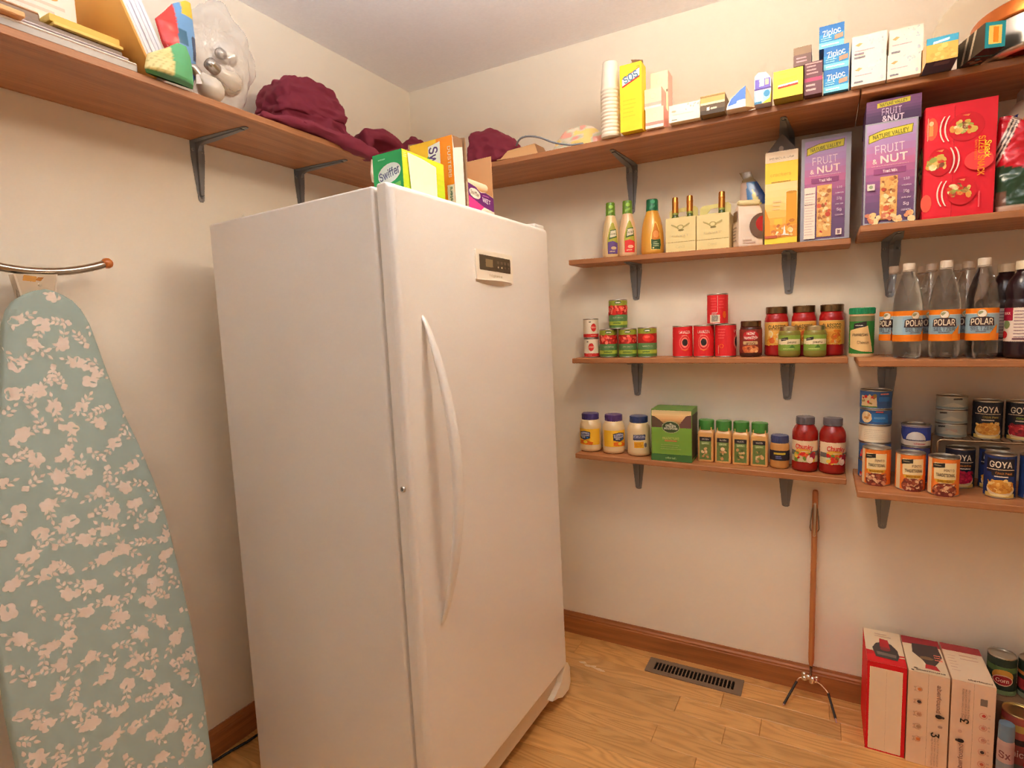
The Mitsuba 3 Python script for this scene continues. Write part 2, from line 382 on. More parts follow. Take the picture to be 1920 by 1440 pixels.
shelf((XR0 + 0.010, -DR, ZR4 - TH), (X1 - 0.002, -0.001, ZR4), 0, 'shelf_wood_x', 'deep lowest board under the bean cans')

GREY = (98, 96, 96)
def bracket(M, Lv, Lh, w0, w1, label):
    """pressed steel shelf bracket: wall arm down, shelf arm out, a ridge bridging the two; x along the wall, y out, z up from the board's underside"""
    k = num('shelf_bracket')
    def arm(L):
        p = Polygon([(-w0 / 2, 0), (w0 / 2, 0), (w0 / 2, -0.25 * L), (w1 / 2, -0.97 * L), (w1 / 4, -L), (-w1 / 4, -L), (-w1 / 2, -0.97 * L), (-w0 / 2, -0.25 * L)])
        return p
    m = MB().prism(arm(Lv), 0.0, 0.0022, GREY, ((0, 0.0005, 0), (-1, 0, 0), (0, 0, 1), (0, 1, 0)))
    m.prism(arm(Lh), 0.0, 0.0022, GREY, ((0, 0, -0.0005), (1, 0, 0), (0, -1, 0), (0, 0, -1)))
    m.add(part(k, 'arms'), 'metal_paint', False, M)
    c = []
    for t in np.linspace(0, 1, 9):   # curved brace between the arms
        c.append((0.88 * Lh * (1 - t) ** 4.2 + 0.011, 0.0 - 0.86 * Lv * t ** 4.2 - 0.006))
    rib = Polygon([(0.002, -0.0)] + [(0.90 * Lh, -0.002)] + c + [(0.002, -0.90 * Lv)])
    r = MB().prism(rib.buffer(0), -0.0055, 0.0055, GREY, ((0, 0, 0), (0, 1, 0), (0, 0, 1), (1, 0, 0)))
    r.add(part(k, 'ridge'), 'metal_paint', False, M)
    for (y, z, dn) in [(0.0027, -0.93 * Lv, 0), (0.0027, -0.14 * Lv, 1), (0.93 * Lh, -0.0027, 2)]:
        for sx in ((-0.33 * w0, 0.33 * w0) if dn == 1 else (0,)):
            s = MB()
            s.lathe([(0.0, 0.002), (0.0032, 0.0014), (0.0044, 0.0)], (0, 0, 0), 10, (205, 200, 192))
            v, f, c3 = s.get()
            v = np.stack([v[:, 0] + sx, y + v[:, 2], z + v[:, 1]], 1) if dn < 2 else np.stack([v[:, 0], y + v[:, 1], z - v[:, 2]], 1)
            s2 = MB(); s2.raw(v, f, (205, 200, 192)); s2.add(part(k, 'screw'), 'metal', True, M)
    tag(k, label, 'bracket')
scene['metal_paint'] = two({'type': 'principled', 'base_color': {'type': 'rgb', 'value': [0.19, 0.185, 0.185]}, 'roughness': 0.45, 'metallic': 0.3})
RB = pose(rz=math.pi)       # out of the back wall = -y
def bx(x, z): M = pose(x, 0, z, math.pi); return M
def bl(y, z): return pose(0, y, z, -math.pi / 2)
bracket(bl(-1.063, ZT - TH), 0.18, 0.24, 0.044, 0.018, 'grey bracket under the high left board, left of the freezer')
bracket(bl(-0.675, ZT - TH), 0.18, 0.24, 0.044, 0.018, 'grey bracket under the high left board, right behind the freezer top')
bracket(bl(-1.95, ZT - TH), 0.18, 0.24, 0.044, 0.018, 'grey bracket under the high left board nearest the viewer')
bracket(bx(1.047, ZT - TH), 0.18, 0.24, 0.044, 0.018, 'grey bracket under the uppermost back board, above the salad dressings')
bracket(bx(1.582, ZT - TH), 0.18, 0.24, 0.044, 0.018, 'grey bracket under the uppermost back board, behind the yellow carton')
bracket(bx(1.870, ZT - TH), 0.18, 0.24, 0.044, 0.018, 'grey bracket under the stock pot board, behind the purple boxes')
for z, n in ((Z2A, 'dressing'), (Z3, 'coffee can'), (Z4A, 'mayonnaise')):
    zz = lambda x: z - TH - ((Z2A - Z2B) if n == 'dressing' else (Z4A - Z4B) if n == 'mayonnaise' else 0) * (x - XL0) / (XL1 - XL0)
    bracket(bx(1.058, zz(1.058)), 0.138, 0.118, 0.046, 0.024, f'left dark bracket under the narrow {n} board')
    bracket(bx(1.592, zz(1.592)), 0.138, 0.118, 0.046, 0.024, f'right dark bracket under the narrow {n} board')
for z, n in ((ZR2, 'red snack box'), (ZR3, 'seltzer'), (ZR4, 'bean can')):
    bracket(bx(1.882, z - TH), 0.178, 0.235, 0.052, 0.022, f'dark bracket under the left end of the deep {n} board')

# ------------------------------------------------------------------ upright freezer
FO = np.array([0.2242, -1.1813, 0.0])
FDX = np.array([0.9996, -0.0191, 0.0219]); FDZ = np.array([-0.0218, 0.0056, 0.9997])
FDX -= FDZ * (FDX @ FDZ); FDX /= np.linalg.norm(FDX); FDZ /= np.linalg.norm(FDZ); FDY = np.cross(FDZ, FDX)
FM = np.eye(4); FM[:3, 0], FM[:3, 1], FM[:3, 2], FM[:3, 3] = FDX, FDY, FDZ, FO
FD, FA, FW, FH = 0.6207, 0.6707, 0.7834, 1.659
def rbox(lo, hi, r, n=2):
    lo, hi = np.asarray(lo, float), np.asarray(hi, float)
    s = trimesh.creation.icosphere(n, r)
    P = np.vstack([s.vertices + np.where([i & 1, (i >> 1) & 1, (i >> 2) & 1], hi - r, lo + r) for i in range(8)])
    return trimesh.convex.convex_hull(P)
fr = num('freezer')
MB().mesh(rbox((0, 0, 0.035), (FD - 0.004, FW, FH), 0.007), (0, 0, 0)).add(part(fr, 'cabinet'), 'white_enamel', 30, FM)
MB().box((FD - 0.005, 0.012, 0.11), (FD + 0.008, FW - 0.012, FH - 0.012), (212, 205, 194), 0.002).add(part(fr, 'gasket'), 'matte', False, FM)
dk = part(fr, 'door')
dm = trimesh.convex.convex_hull(np.vstack([rbox((FD + 0.006, 0, 0.1075), (FA - 0.012, FW, FH + 0.002), 0.006).vertices, rbox((FD + 0.012, 0.001, 0.1085), (FA, FW - 0.001, FH + 0.001), 0.015).vertices]))
MB().mesh(dm, (0, 0, 0)).add(dk, 'white_enamel', 30, FM)
# bow handle
hm = MB()
hs = np.linspace(0, 1, 41); V = []
for t in hs:
    up = math.sin(math.pi * t)
    a = FA - 0.004 + 0.066 * up ** 0.75
    b = 0.0825 + 0.016 * up
    w, th = 0.0045 + 0.0125 * up ** 0.6, 0.003 + 0.0085 * up ** 0.6
    h = 0.598 + t * (1.368 - 0.598)
    an = np.arange(14) * 2 * np.pi / 14
    V.append(np.stack([a + th * np.cos(an), b + w * np.sin(an), np.full(14, h)], 1))
V = np.vstack(V); i, j = np.meshgrid(np.arange(40), np.arange(14), indexing='ij')
q = np.stack([i * 14 + j, i * 14 + (j + 1) % 14, (i + 1) * 14 + (j + 1) % 14, (i + 1) * 14 + j], -1).reshape(-1, 4)
hm.raw(V, q, (0, 0, 0)); hm.raw(V[:14], [[0, k + 1, k] for k in range(1, 13)], (0, 0, 0)); hm.raw(V[-14:], [[0, k, k + 1] for k in range(1, 13)], (0, 0, 0))
hk = part(fr, 'handle'); hm.add(hk, 'white_enamel', True, FM)
for (h, b) in ((1.335, 0.074), (0.66, 0.0765)):
    sc = MB().lathe([(0, 0.001), (0.0022, 0.0006), (0.003, 0)], (0, 0, 0), 10, (90, 84, 78)); v, f, c = sc.get()
    up = math.sin(math.pi * (h - 0.598) / 0.77); a = FA - 0.002 + 0.064 * up ** 0.75
    s2 = MB(); s2.raw(np.stack([v[:, 0] * 0 + a, b - v[:, 2] - 0.003, h + v[:, 1]], 1), f, (90, 84, 78)); s2.add(part(hk, 'screw'), 'metal', True, FM)
# key lock in the edge of the door
lm = MB().lathe([(0, 0.004), (0.0055, 0.004), (0.0055, 0.004), (0.0075, 0.0015), (0.0078, 0)], (0, 0, 0), 20, (176, 168, 158)); v, f, c = lm.get()
s2 = MB(); s2.raw(np.stack([v[:, 0] + 0.647, -v[:, 2] - 0.0002, 0.9644 + v[:, 1]], 1), f, (176, 168, 158)); s2.box((0.6463, -0.0046, 0.9604), (0.6477, -0.0038, 0.9684), (40, 36, 32)); s2.add(part(fr, 'lock'), 'metal', 40, FM) if False else s2.add(part(fr, 'lock'), 'metal', False, FM)
# control panel on the door
pk = part(fr, 'control_panel')
p2 = Polygon([(0.318, 0.005), (0.516, 0.002), (0.517, 0.086), (0.318, 0.087)]).buffer(-0.004).buffer(0.004, 4)
MB().prism(p2, 0.0, 0.006, (236, 228, 214), ((FA - 0.001, 0, 1.459), (0, 1, 0), (0, 0, 1), (1, 0, 0))).add(pk, 'gloss', False, FM)
led = MB()
for i in range(16):     # lip below the panel, bulging in the middle
    t0, t1 = i / 16, (i + 1) / 16
    d0, d1 = (0.003 + 0.011 * math.sin(math.pi * t) ** 0.8 for t in (t0, t1))
    b0, b1 = 0.318 + 0.198 * t0, 0.318 + 0.198 * t1
    z0, z1 = 1.459 - 0.008 * math.sin(math.pi * t0), 1.459 - 0.008 * math.sin(math.pi * t1)
    P = np.array([(FA, b0, 1.467), (FA, b1, 1.467), (FA + d1, b1, 1.464), (FA + d0, b0, 1.464), (FA, b0, z0), (FA, b1, z1)])
    led.raw(P, [[0, 2, 1], [0, 3, 2], [3, 5, 2], [3, 4, 5]], (224, 214, 198))
led.add(part(pk, 'lip'), 'gloss', False, FM)
dp = MB(); dpp = Polygon([(0.335, 0.033), (0.5025, 0.031), (0.5025, 0.073), (0.335, 0.074)]).buffer(-0.003).buffer(0.003, 3)
dp.prism(dpp, 0, 0.0008, (52, 38, 30), ((FA + 0.005, 0, 1.459), (0, 1, 0), (0, 0, 1), (1, 0, 0)))
pr = Print(dp, flat=((FA + 0.0058, 0.335, 1.459), (0, 1, 0), (0, 0, 1)))
pr.rect(0.030, 0.068, 0.042, 0.064, (112, 92, 66))
for k in range(4):
    pr.rect(0.090 + k * 0.019, 0.103 + k * 0.019, 0.054, 0.062, (78, 62, 52)); pr.ell(0.096 + k * 0.019, 0.045, 0.0028, 0.0028, (210, 196, 180) if k < 2 else (92, 74, 62), 12)
dp.add(part(pk, 'display'), 'gloss', False, FM)
fl = MB(); Print(fl, flat=((FA + 0.005, 0.335, 1.459), (0, 1, 0), (0, 0, 1)), lift=0.0008).text('Frigidaire', 0.083, 0.0195, 0.0065, (196, 180, 156), w=0.072)
fl.add(part(pk, 'lettering'), 'card', False, FM)
# kick grille, end cap and hinge covers
MB().box((FD - 0.03, 0.01, 0.028), (FA - 0.022, FW - 0.02, 0.102), (205, 186, 160), 0.004).add(part(fr, 'kick_plate'), 'card', False, FM)
cap = Polygon([(0.655, 0.045), (0.70, 0.03), (0.735, 0.012), (0.79, 0.010), (0.806, 0.03), (0.806, 0.085), (0.79, 0.112), (0.765, 0.118), (0.73, 0.07), (0.69, 0.055)])
MB().prism(cap, FA - 0.05, FA - 0.002, (236, 228, 212), ((0, 0, 0), (0, 1, 0), (0, 0, 1), (1, 0, 0))).add(part(fr, 'foot_cover'), 'gloss', False, FM)
MB().mesh(rbox((FA - 0.075, FW - 0.075, FH), (FA - 0.012, FW - 0.006, FH + 0.014), 0.005, 1), (0, 0, 0)).add(part(fr, 'hinge_cover'), 'white_enamel', 30, FM)
for (a, b) in ((0.05, 0.05), (0.05, FW - 0.05), (FD - 0.06, 0.05), (FD - 0.06, FW - 0.06)):
    z0 = -(FM @ np.array([a, b, 0, 1]))[2] / FDZ[2] + 0.001
    MB().lathe([(0, z0), (0.017, z0), (0.017, z0), (0.017, 0.02), (0.009, 0.024), (0.009, 0.04)], (a, b, 0), 14, (50, 46, 42)).add(part(fr, 'foot'), 'card', True, FM)
tag(fr, 'tall white upright freezer with bow handle and dark display', 'freezer')
# ------------------------------------------------------------------ ironing board leaning on the left wall
IP0, IP1 = np.array([0.11, 0, 1.47]), np.array([0.33, 0, 0.05])
IT = (IP1 - IP0) / np.linalg.norm(IP1 - IP0); IN = np.array([-IT[2], 0, IT[0]])        # down the board, out of its face
IN = IN if IN[0] > 0 else -IN
IW = np.array([(0.0, 0.0), (0.004, 0.022), (0.012, 0.039), (0.024, 0.056), (0.045, 0.071), (0.08, 0.084), (0.13, 0.093), (0.2, 0.104), (0.3, 0.124), (0.4, 0.150), (0.5, 0.171),
               (0.6, 0.184), (0.75, 0.191), (0.9, 0.196), (1.08, 0.194), (1.28, 0.183), (1.38, 0.172), (1.415, 0.162), (1.43, 0.135)])
def iw(s): return np.interp(s, IW[:, 0], IW[:, 1])
def iyc(s): return -1.539 - 0.006 * np.clip(s / 0.5, 0, 1)
def ipt(s, y, off=0.0):
    s, y = np.asarray(s, float), np.asarray(y, float)
    t = np.abs((y - iyc(s)) / np.maximum(iw(s), 1e-3))
    d = -0.012 * np.clip(t, 0, 1) ** 10 + off
    return IP0 + s[..., None] * IT + np.stack([0 * y, y, 0 * y], -1) + d[..., None] * IN
ib = num('ironing_board')
AQUA, CREAM = (156, 170, 160), (222, 206, 192)
ss = np.unique(np.concatenate([IW[:, 0], np.linspace(0.02, 1.42, 50)]))
cs = [(-1, -0.028), (-1.0, -0.016), (-0.985, None), (-0.96, None), (-0.9, None), (-0.75, None), (-0.5, None), (0, None), (0.5, None), (0.75, None), (0.9, None), (0.96, None), (0.985, None), (1.0, -0.016), (1, -0.028)]
rows = []
for s_ in ss:
    w, yc = float(iw(s_)), float(iyc(s_)); P = []
    for t, d in cs:
        y = yc + t * max(w, 0.001)
        P.append(IP0 + s_ * IT + np.array([0, y, 0]) + d * IN if d is not None else ipt(s_, y))
    rows.append(P)
R_ = np.array(rows); n1, n2 = R_.shape[:2]
i, j = np.meshgrid(np.arange(n1 - 1), np.arange(n2 - 1), indexing='ij')
q = np.stack([i * n2 + j, i * n2 + j + 1, (i + 1) * n2 + j + 1, (i + 1) * n2 + j], -1).reshape(-1, 4)
cm = MB(); cm.raw(R_.reshape(-1, 3), q, AQUA)
back = np.vstack([R_[:, 0], R_[::-1, -1]]); cm.raw(back, [[0, k, k + 1] for k in range(1, len(back) - 1)], (150, 150, 148))
ck = part(ib, 'cover'); cm.add(ck, 'matte', 50 if False else True)
# cream flower print, pattern pieces cut as outlines and laid on the cover
prg = random.Random(5)
def petal(n, r, k):
    a = np.linspace(0, 2 * np.pi, 30, endpoint=False); ph = prg.uniform(0, 6)
    rr = r * (1 - k + k * np.abs(np.cos(n * (a + ph) / 2)) ** 0.7) * (1 + 0.12 * np.sin(a * 2 + ph * 2))
    return Polygon(np.stack([rr * np.cos(a), rr * np.sin(a)], 1)).buffer(0)
def leaf(L, w):
    t = np.linspace(0, 1, 8); h = w * np.sin(np.pi * t ** 0.75)
    return Polygon(np.vstack([np.stack([t * L, h], 1), np.stack([t * L, -h], 1)[::-1]])).buffer(0)
def rot(g, a, x=0, y=0): return affinity.translate(affinity.rotate(g, a, origin=(0, 0), use_radians=True), x, y)
def sprig(n, L, a):
    g = [rot(Polygon([(0, -0.0005), (L, -0.0004), (L, 0.0004), (0, 0.0005)]), a)]
    for k in range(n):
        t = (k + 0.75) / n * L
        for sg in ((-1, 1) if k < n - 1 else (0,)):
            b = a + sg * 0.75
            g.append(rot(leaf(0.0128 * prg.uniform(0.85, 1.15), 0.0034), b, t * math.cos(a) + 0.0022 * math.cos(b), t * math.sin(a) + 0.0022 * math.sin(b)))
    return g
def rose():
    g = [petal(prg.choice((4, 5, 5)), 0.0155 * prg.uniform(0.85, 1.15), 0.30)]
    if prg.random() < 0.45: g.append(rot(petal(5, 0.0095, 0.34), 0, prg.uniform(-0.016, 0.016), prg.choice((-0.017, 0.017))))
    if prg.random() < 0.5: g[0] = g[0].difference(rot(leaf(0.014, 0.0022), prg.uniform(0, 6)))
    a = prg.uniform(0, 6.28)
    a0_ = a; g += sprig(3, prg.uniform(0.034, 0.040), a)
    if prg.random() < 0.5: g += sprig(2, 0.026, a + prg.uniform(1.5, 3.5))
    return g
fm = MB(); off = 0.0004
px, ok = [], 0
for gi in range(28):
    for gj in range(8):
        s_ = 0.026 + gi * 0.0515 + prg.uniform(-0.008, 0.008)
        y_ = -1.745 + (gj + 0.5 * (gi % 2)) * 0.0535 + prg.uniform(-0.009, 0.009)
        g = rose() if (gi + 2 * gj) % 3 else sprig(prg.choice((3, 4)), 0.036, prg.uniform(0, 6.28)) + [petal(4, 0.0075, 0.3)]
        for p in g:
            p = affinity.translate(p, s_, y_)
            ys, sx = np.array(p.exterior.coords)[:, 1] if p.geom_type == 'Polygon' and not p.is_empty else np.array([9.0]), s_
            c0 = p.centroid if not p.is_empty else None
            if c0 is None or p.geom_type != 'Polygon' or c0.x < 0.006 or c0.x > 1.42: continue
            if np.abs(ys - iyc(c0.x)).max() > 0.985 * iw(c0.x): continue
            v, f = trimesh.creation.triangulate_polygon(p, engine='earcut')
            V3 = ipt(v[:, 0], v[:, 1], 0.0004)
            fm.raw(V3, f if np.cross(V3[f[0, 1]] - V3[f[0, 0]], V3[f[0, 2]] - V3[f[0, 0]]) @ IN > 0 else f[:, ::-1], CREAM)
pk = part(ck, 'flower_print'); fm.add(pk, 'matte', False); labels[pk] = {'label': 'cream flower print', 'kind': 'stuff'}
# foot tube with its tips, and the folded plate that carries it
ts = np.linspace(-1, 1, 25)
bar = [(0.078 + 0.0 * t, -1.540 + 0.150 * t, 1.5125 + 0.030 * t * t) for t in ts]
MB().tube(bar, 0.0095, (190, 176, 158), 12).add(part(ib, 'foot_tube'), 'chrome', True)
for e in (0, -1):
    tip = np.array(bar[e]); d = tip - np.array(bar[1 if e == 0 else -2]); d /= np.linalg.norm(d)
    m = MB(); ss_ = trimesh.creation.icosphere(2, 0.0135); m.raw(ss_.vertices * (1, 1, 1) + tip + d * 0.004, ss_.faces, (196, 112, 52)); k = part(ib, 'tip'); m.add(k, 'gloss', True)
    labels[k] = {'label': 'orange rubber tip'}
pl = MB()
pf = Polygon([(-1.5885, 1.503), (-1.5035, 1.5075), (-1.5145, 1.44), (-1.578, 1.44)])
pl.prism(pf, 0, 0.0016, (232, 220, 202), ((0.0905, 0, 0), (0, 1, 0), (0, 0, 1), (1, 0, 0)))
for (ya, za, yb, zb) in ((-1.5885, 1.503, -1.578, 1.44), (-1.5035, 1.5075, -1.5145, 1.44)):
    P = np.array([(0.092, ya, za), (0.092, yb, zb), (0.066, yb, zb), (0.066, ya, za)]); pl.raw(P, [[0, 1, 2, 3]], (214, 202, 186)); P2 = P.copy(); P2[:, 1] += 0.0014 if ya < -1.55 else -0.0014; pl.raw(P2, [[0, 1, 2, 3]], (214, 202, 186))
    P3 = np.array([(0.0925, ya, za), (0.0925, yb, zb), (0.0925, yb + (0.004 if ya < -1.55 else -0.003), zb), (0.0925, ya + (0.004 if ya < -1.55 else -0.003), za)]); pl.raw(P3, [[0, 1, 2, 3]], (246, 238, 226))
k = part(ib, 'foot_plate'); pl.add(k, 'metal', False); labels[k] = {'label': 'bent bare metal plate'}
rs = MB().lathe([(0, 0.003), (0.003, 0.0022), (0.0042, 0)], (0, 0, 0), 14, (246, 240, 230)); v, f, c = rs.get()
s2 = MB(); s2.raw(np.stack([0.0922 + v[:, 2], -1.541 + v[:, 0], 1.481 + v[:, 1]], 1), f, (246, 240, 230)); s2.add(part(ib, 'rivet'), 'chrome', True)
st = MB(); p = Print(st, flat=((0.0922, -1.573, 1.487), (0, 1, 0), (0, 0, 1)), lift=0.0004); p.poly([(0, 0.002), (0.024, 0.0), (0.028, 0.012), (0.003, 0.015)], (196, 138, 62)); p.poly([(0.024, 0.004), (0.034, 0.002), (0.041, 0.011), (0.03, 0.011)], (172, 108, 40)); k = part(ib, 'sticker'); st.add(k, 'card'); labels[k] = {'label': 'torn orange sticker'}
lg = MB()
for dy in (-0.055, 0.055):     # folded legs behind the board
    lg.tube([(0.078, -1.545 + dy * 0.5, 1.50), (0.13, -1.545 + dy, 1.0), (0.20, -1.545 + dy * 1.3, 0.45)], 0.009, (170, 164, 156), 8)
lg.tube([(0.235, -1.66, 0.06), (0.235, -1.43, 0.06)], 0.011, (170, 164, 156), 8)
lg.tube([(0.2, -1.47, 0.45), (0.235, -1.46, 0.06)], 0.009, (170, 164, 156), 8); lg.tube([(0.2, -1.615, 0.45), (0.235, -1.63, 0.06)], 0.009, (170, 164, 156), 8)
lg.tube([(0.325, -1.64, 0.03), (0.325, -1.45, 0.03)], 0.012, (60, 56, 52), 8); lg.tube([(0.325, -1.62, 0.03), (0.312, -1.62, 0.10)], 0.008, (120, 116, 110), 8); lg.tube([(0.325, -1.47, 0.03), (0.312, -1.47, 0.10)], 0.008, (120, 116, 110), 8)
lg.tube([(0.325, -1.545, 0.012), (0.325, -1.545, 0.03)], 0.012, (60, 56, 52), 8); lg.tube([(0.325, -1.64, 0.001), (0.325, -1.64, 0.03)], 0.01, (60, 56, 52), 8); lg.tube([(0.325, -1.45, 0.001), (0.325, -1.45, 0.03)], 0.01, (60, 56, 52), 8)
lg.add(part(ib, 'legs'), 'metal', True)
tag(ib, 'folded ironing board with an aqua cover printed with cream flowers, leaning on the left wall', 'ironing board')

# ------------------------------------------------------------------ floor register
vk = num('floor_register'); VB = (120, 98, 78)
x0, x1, y0, y1 = 1.114, 1.464, -0.147, -0.050
fm_ = MB(); outer, inner = sbox(x0, y0, x1, y1).buffer(-0.004).buffer(0.004), sbox(x0 + 0.027, y0 + 0.022, x1 - 0.027, y1 - 0.022)
fm_.prism(outer.difference(inner), 0.0003, 0.0042, VB); fm_.add(part(vk, 'frame'), 'card')
MB().box((x0 + 0.02, y0 + 0.015, 0.0001), (x1 - 0.02, y1 - 0.015, 0.0006), (26, 20, 16)).add(part(vk, 'duct'), 'matte')  # near-black sheet under the slots, painted for the shade of the opening
nb = 22; px_ = (x1 - x0 - 0.054) / nb
for k in range(nb + 1):
    xx = x0 + 0.027 + k * px_
    MB().box((xx - 0.0024, y0 + 0.0215, 0.0007), (xx + 0.0024, y1 - 0.0215, 0.0038), VB, 0.0006).add(part(vk, 'louver'), 'card')
MB().box((x1 - 0.040, y0 + 0.034, 0.0038), (x1 - 0.036, y0 + 0.052, 0.0065), (70, 56, 46)).add(part(vk, 'lever'), 'card')
tag(vk, 'brown metal floor register with slots beside the baseboard', 'floor vent')

# ------------------------------------------------------------------ pick-up tool standing on its claws against the wall
gk = num('grabber_tool'); PO = (190, 122, 72)
p0, p1 = np.array([1.6818, -0.044, 0.118]), np.array([1.6848, -0.0125, 0.7465])
def al(t): return p0 + (p1 - p0) * t
MB().tube([al(0), al(0.02), al(0.04), al(0.98), al(0.995), al(1)], [0.005, 0.0085, 0.0095, 0.0095, 0.0085, 0.005], PO, 14).add(part(gk, 'pole'), 'gloss', True)
MB().tube([al(-0.035), al(0.0)], [0.0035, 0.0045], (62, 44, 30), 10).add(part(gk, 'ferrule'), 'card', True)
lv = MB(); f_ = np.array([0, -0.011, 0])
lv.tube([al(0.93) + f_, al(0.915) + f_ * 1.3, al(0.80) + f_ * 1.9, al(0.76) + f_ * 1.3, al(0.745) + f_], [0.002, 0.0048, 0.0042, 0.0046, 0.002], (200, 182, 160), 8)
for sx in (-1, 1):
    lv.tube([al(0.90) + (sx * 0.008, -0.006, 0), al(0.84) + (sx * 0.012, -0.012, 0), al(0.79) + (sx * 0.014, -0.014, 0), al(0.775) + (sx * 0.010, -0.012, 0)], 0.0022, (150, 130, 110), 6)
lv.add(part(gk, 'grip_lever'), 'chrome', True)
for t in (0.925, 0.75):
    m = MB(); s3 = trimesh.creation.icosphere(1, 0.005); m.raw(s3.vertices + al(t) + f_ * 0.9, s3.faces, (235, 222, 204)); m.add(part(gk, 'rivet'), 'chrome', True)
MB().tube([al(0) + (0, 0, -0.002), (1.6815, -0.052, 0.088)], 0.0028, (128, 112, 98), 8).add(part(gk, 'rod'), 'metal', True)
hb = MB(); grn = random.Random(3)
for (dx, dz, r) in ((-0.020, 0.010, 0.0075), (-0.019, -0.003, 0.0085), (-0.006, 0.004, 0.0085), (0.006, 0.0, 0.009), (0.004, -0.010, 0.007), (0.017, -0.004, 0.0075), (0.019, 0.006, 0.006)):
    s3 = trimesh.creation.icosphere(2, r * 1.2); v = s3.vertices * (1.05, 0.8, 0.95); hb.raw(v + (1.6812 + dx, -0.056 - grn.uniform(0, 0.006), 0.078 + dz), s3.faces, (226, 214, 196))
hb.add(part(gk, 'hinge_block'), 'chrome', True)
for pts in ([(1.664, -0.058, 0.0755), (1.648, -0.062, 0.0745), (1.6415, -0.066, 0.068), (1.638, -0.070, 0.061)], [(1.697, -0.058, 0.073), (1.715, -0.066, 0.068), (1.7305, -0.080, 0.0605), (1.7365, -0.086, 0.055)]):
    MB().tube(pts, 0.0024, (214, 176, 150), 8).add(part(gk, 'claw'), 'chrome', True)
for pts in ([(1.6385, -0.0695, 0.062), (1.602, -0.132, 0.006)], [(1.736, -0.0855, 0.0555), (1.7575, -0.147, 0.012)]):
    pts = np.array(pts); pts = pts[:1] + (pts[1:] - pts[:1]) * np.linspace(0, 1, 4)[:, None]
    k = part(gk, 'claw_sleeve'); MB().tube(pts, 0.0041, (40, 28, 22), 8).add(k, 'card', True)
for a, b in (((1.602, -0.132, 0.006), (1.5995, -0.135, 0.002)), ((1.7575, -0.147, 0.012), (1.7605, -0.1545, 0.0025))):
    MB().tube([a, b], [0.003, 0.002], (196, 150, 150), 8).add(part(gk, 'claw_tip'), 'gloss', True)
tag(gk, 'wooden pole pick-up tool with two splayed claws, standing against the wall', 'grabber tool')

# ------------------------------------------------------------------ bits on the floor
tk = num('tape_scrap'); tm = MB(); g4 = random.Random(9)
for (a, b) in ((0.882, -0.199), (0.905, -0.208), (0.928, -0.205), (0.948, -0.214), (0.968, -0.218)):
    pts = [(a + g4.uniform(0.009, 0.022) * math.cos(t), b + g4.uniform(0.004, 0.011) * math.sin(t)) for t in np.linspace(0, 6.28, 7)[:-1]]
    tm.prism(Polygon(pts).buffer(0), 0.0003, 0.0009, (236, 206, 172))
tm.add(tk, 'gloss'); tag(tk, 'crumpled scraps of clear tape on the floor beside the freezer foot', 'tape')
ck_ = num('power_cord')
cp = [(0.024, -1.50, 0.006), (0.022, -1.30, 0.005), (0.028, -1.20, 0.005), (0.034, -1.155, 0.005), (0.046, -1.10, 0.005), (0.052, -1.05, 0.006), (0.04, -0.98, 0.02), (0.03, -0.9, 0.08), (0.03, -0.8, 0.2)]
MB().tube(cp, 0.0042, (22, 18, 16), 8).add(ck_, 'card', True); tag(ck_, 'black power cord lying along the left baseboard', 'power cord')
# ------------------------------------------------------------------ kinds of packaging
TIN = (196, 190, 180)
def facing(x, y, turn=0.0): return math.atan2(CAM[1] - y, CAM[0] - x) + turn
def z2(x): return Z2A - (Z2A - Z2B) * (x - XL0) / (XL1 - XL0)
def z4(x): return Z4A - (Z4A - Z4B) * (x - XL0 - 0.008) / (XL1 - XL0)
def tin(name, x, y, z, R, h, base, paint, label, cat='can', group=None, turn=0.0, margin=0.004, lidcol=TIN, bsdf='card'):
    k = num(name)
    MB().lathe([(0, 0.002), (R * 0.93, 0.002), (R * 0.95, 0), (R, 0.0008), (R, 0.0008), (R * 1.005, 0.0022), (R * 0.985, 0.004), (R * 0.985, 0.004), (R * 0.985, h - 0.004), (R * 0.985, h - 0.004), (R * 1.005, h - 0.0022),
                (R, h - 0.0006), (R * 0.97, h), (R * 0.945, h - 0.0006), (R * 0.94, h - 0.004), (R * 0.94, h - 0.004), (R * 0.8, h - 0.0042), (R * 0.79, h - 0.0035), (R * 0.6, h - 0.0035), (R * 0.59, h - 0.0045), (0.0001, h - 0.0045)], (x, y, z + 0.0004), 40, lidcol).add(part(k, 'tin'), 'metal', True)
    lb = MB(); p = Print(lb, rnd=(x, y, z + margin, R * 0.985, facing(x, y, turn)), lift=0.0003)
    H = h - 2 * margin; W = R * 0.985
    p.rect(-math.pi * W, math.pi * W, 0, H, base)
    paint(p, W, H)
    lb.add(part(k, 'label'), bsdf, True)
    return tag(k, label, cat, group)
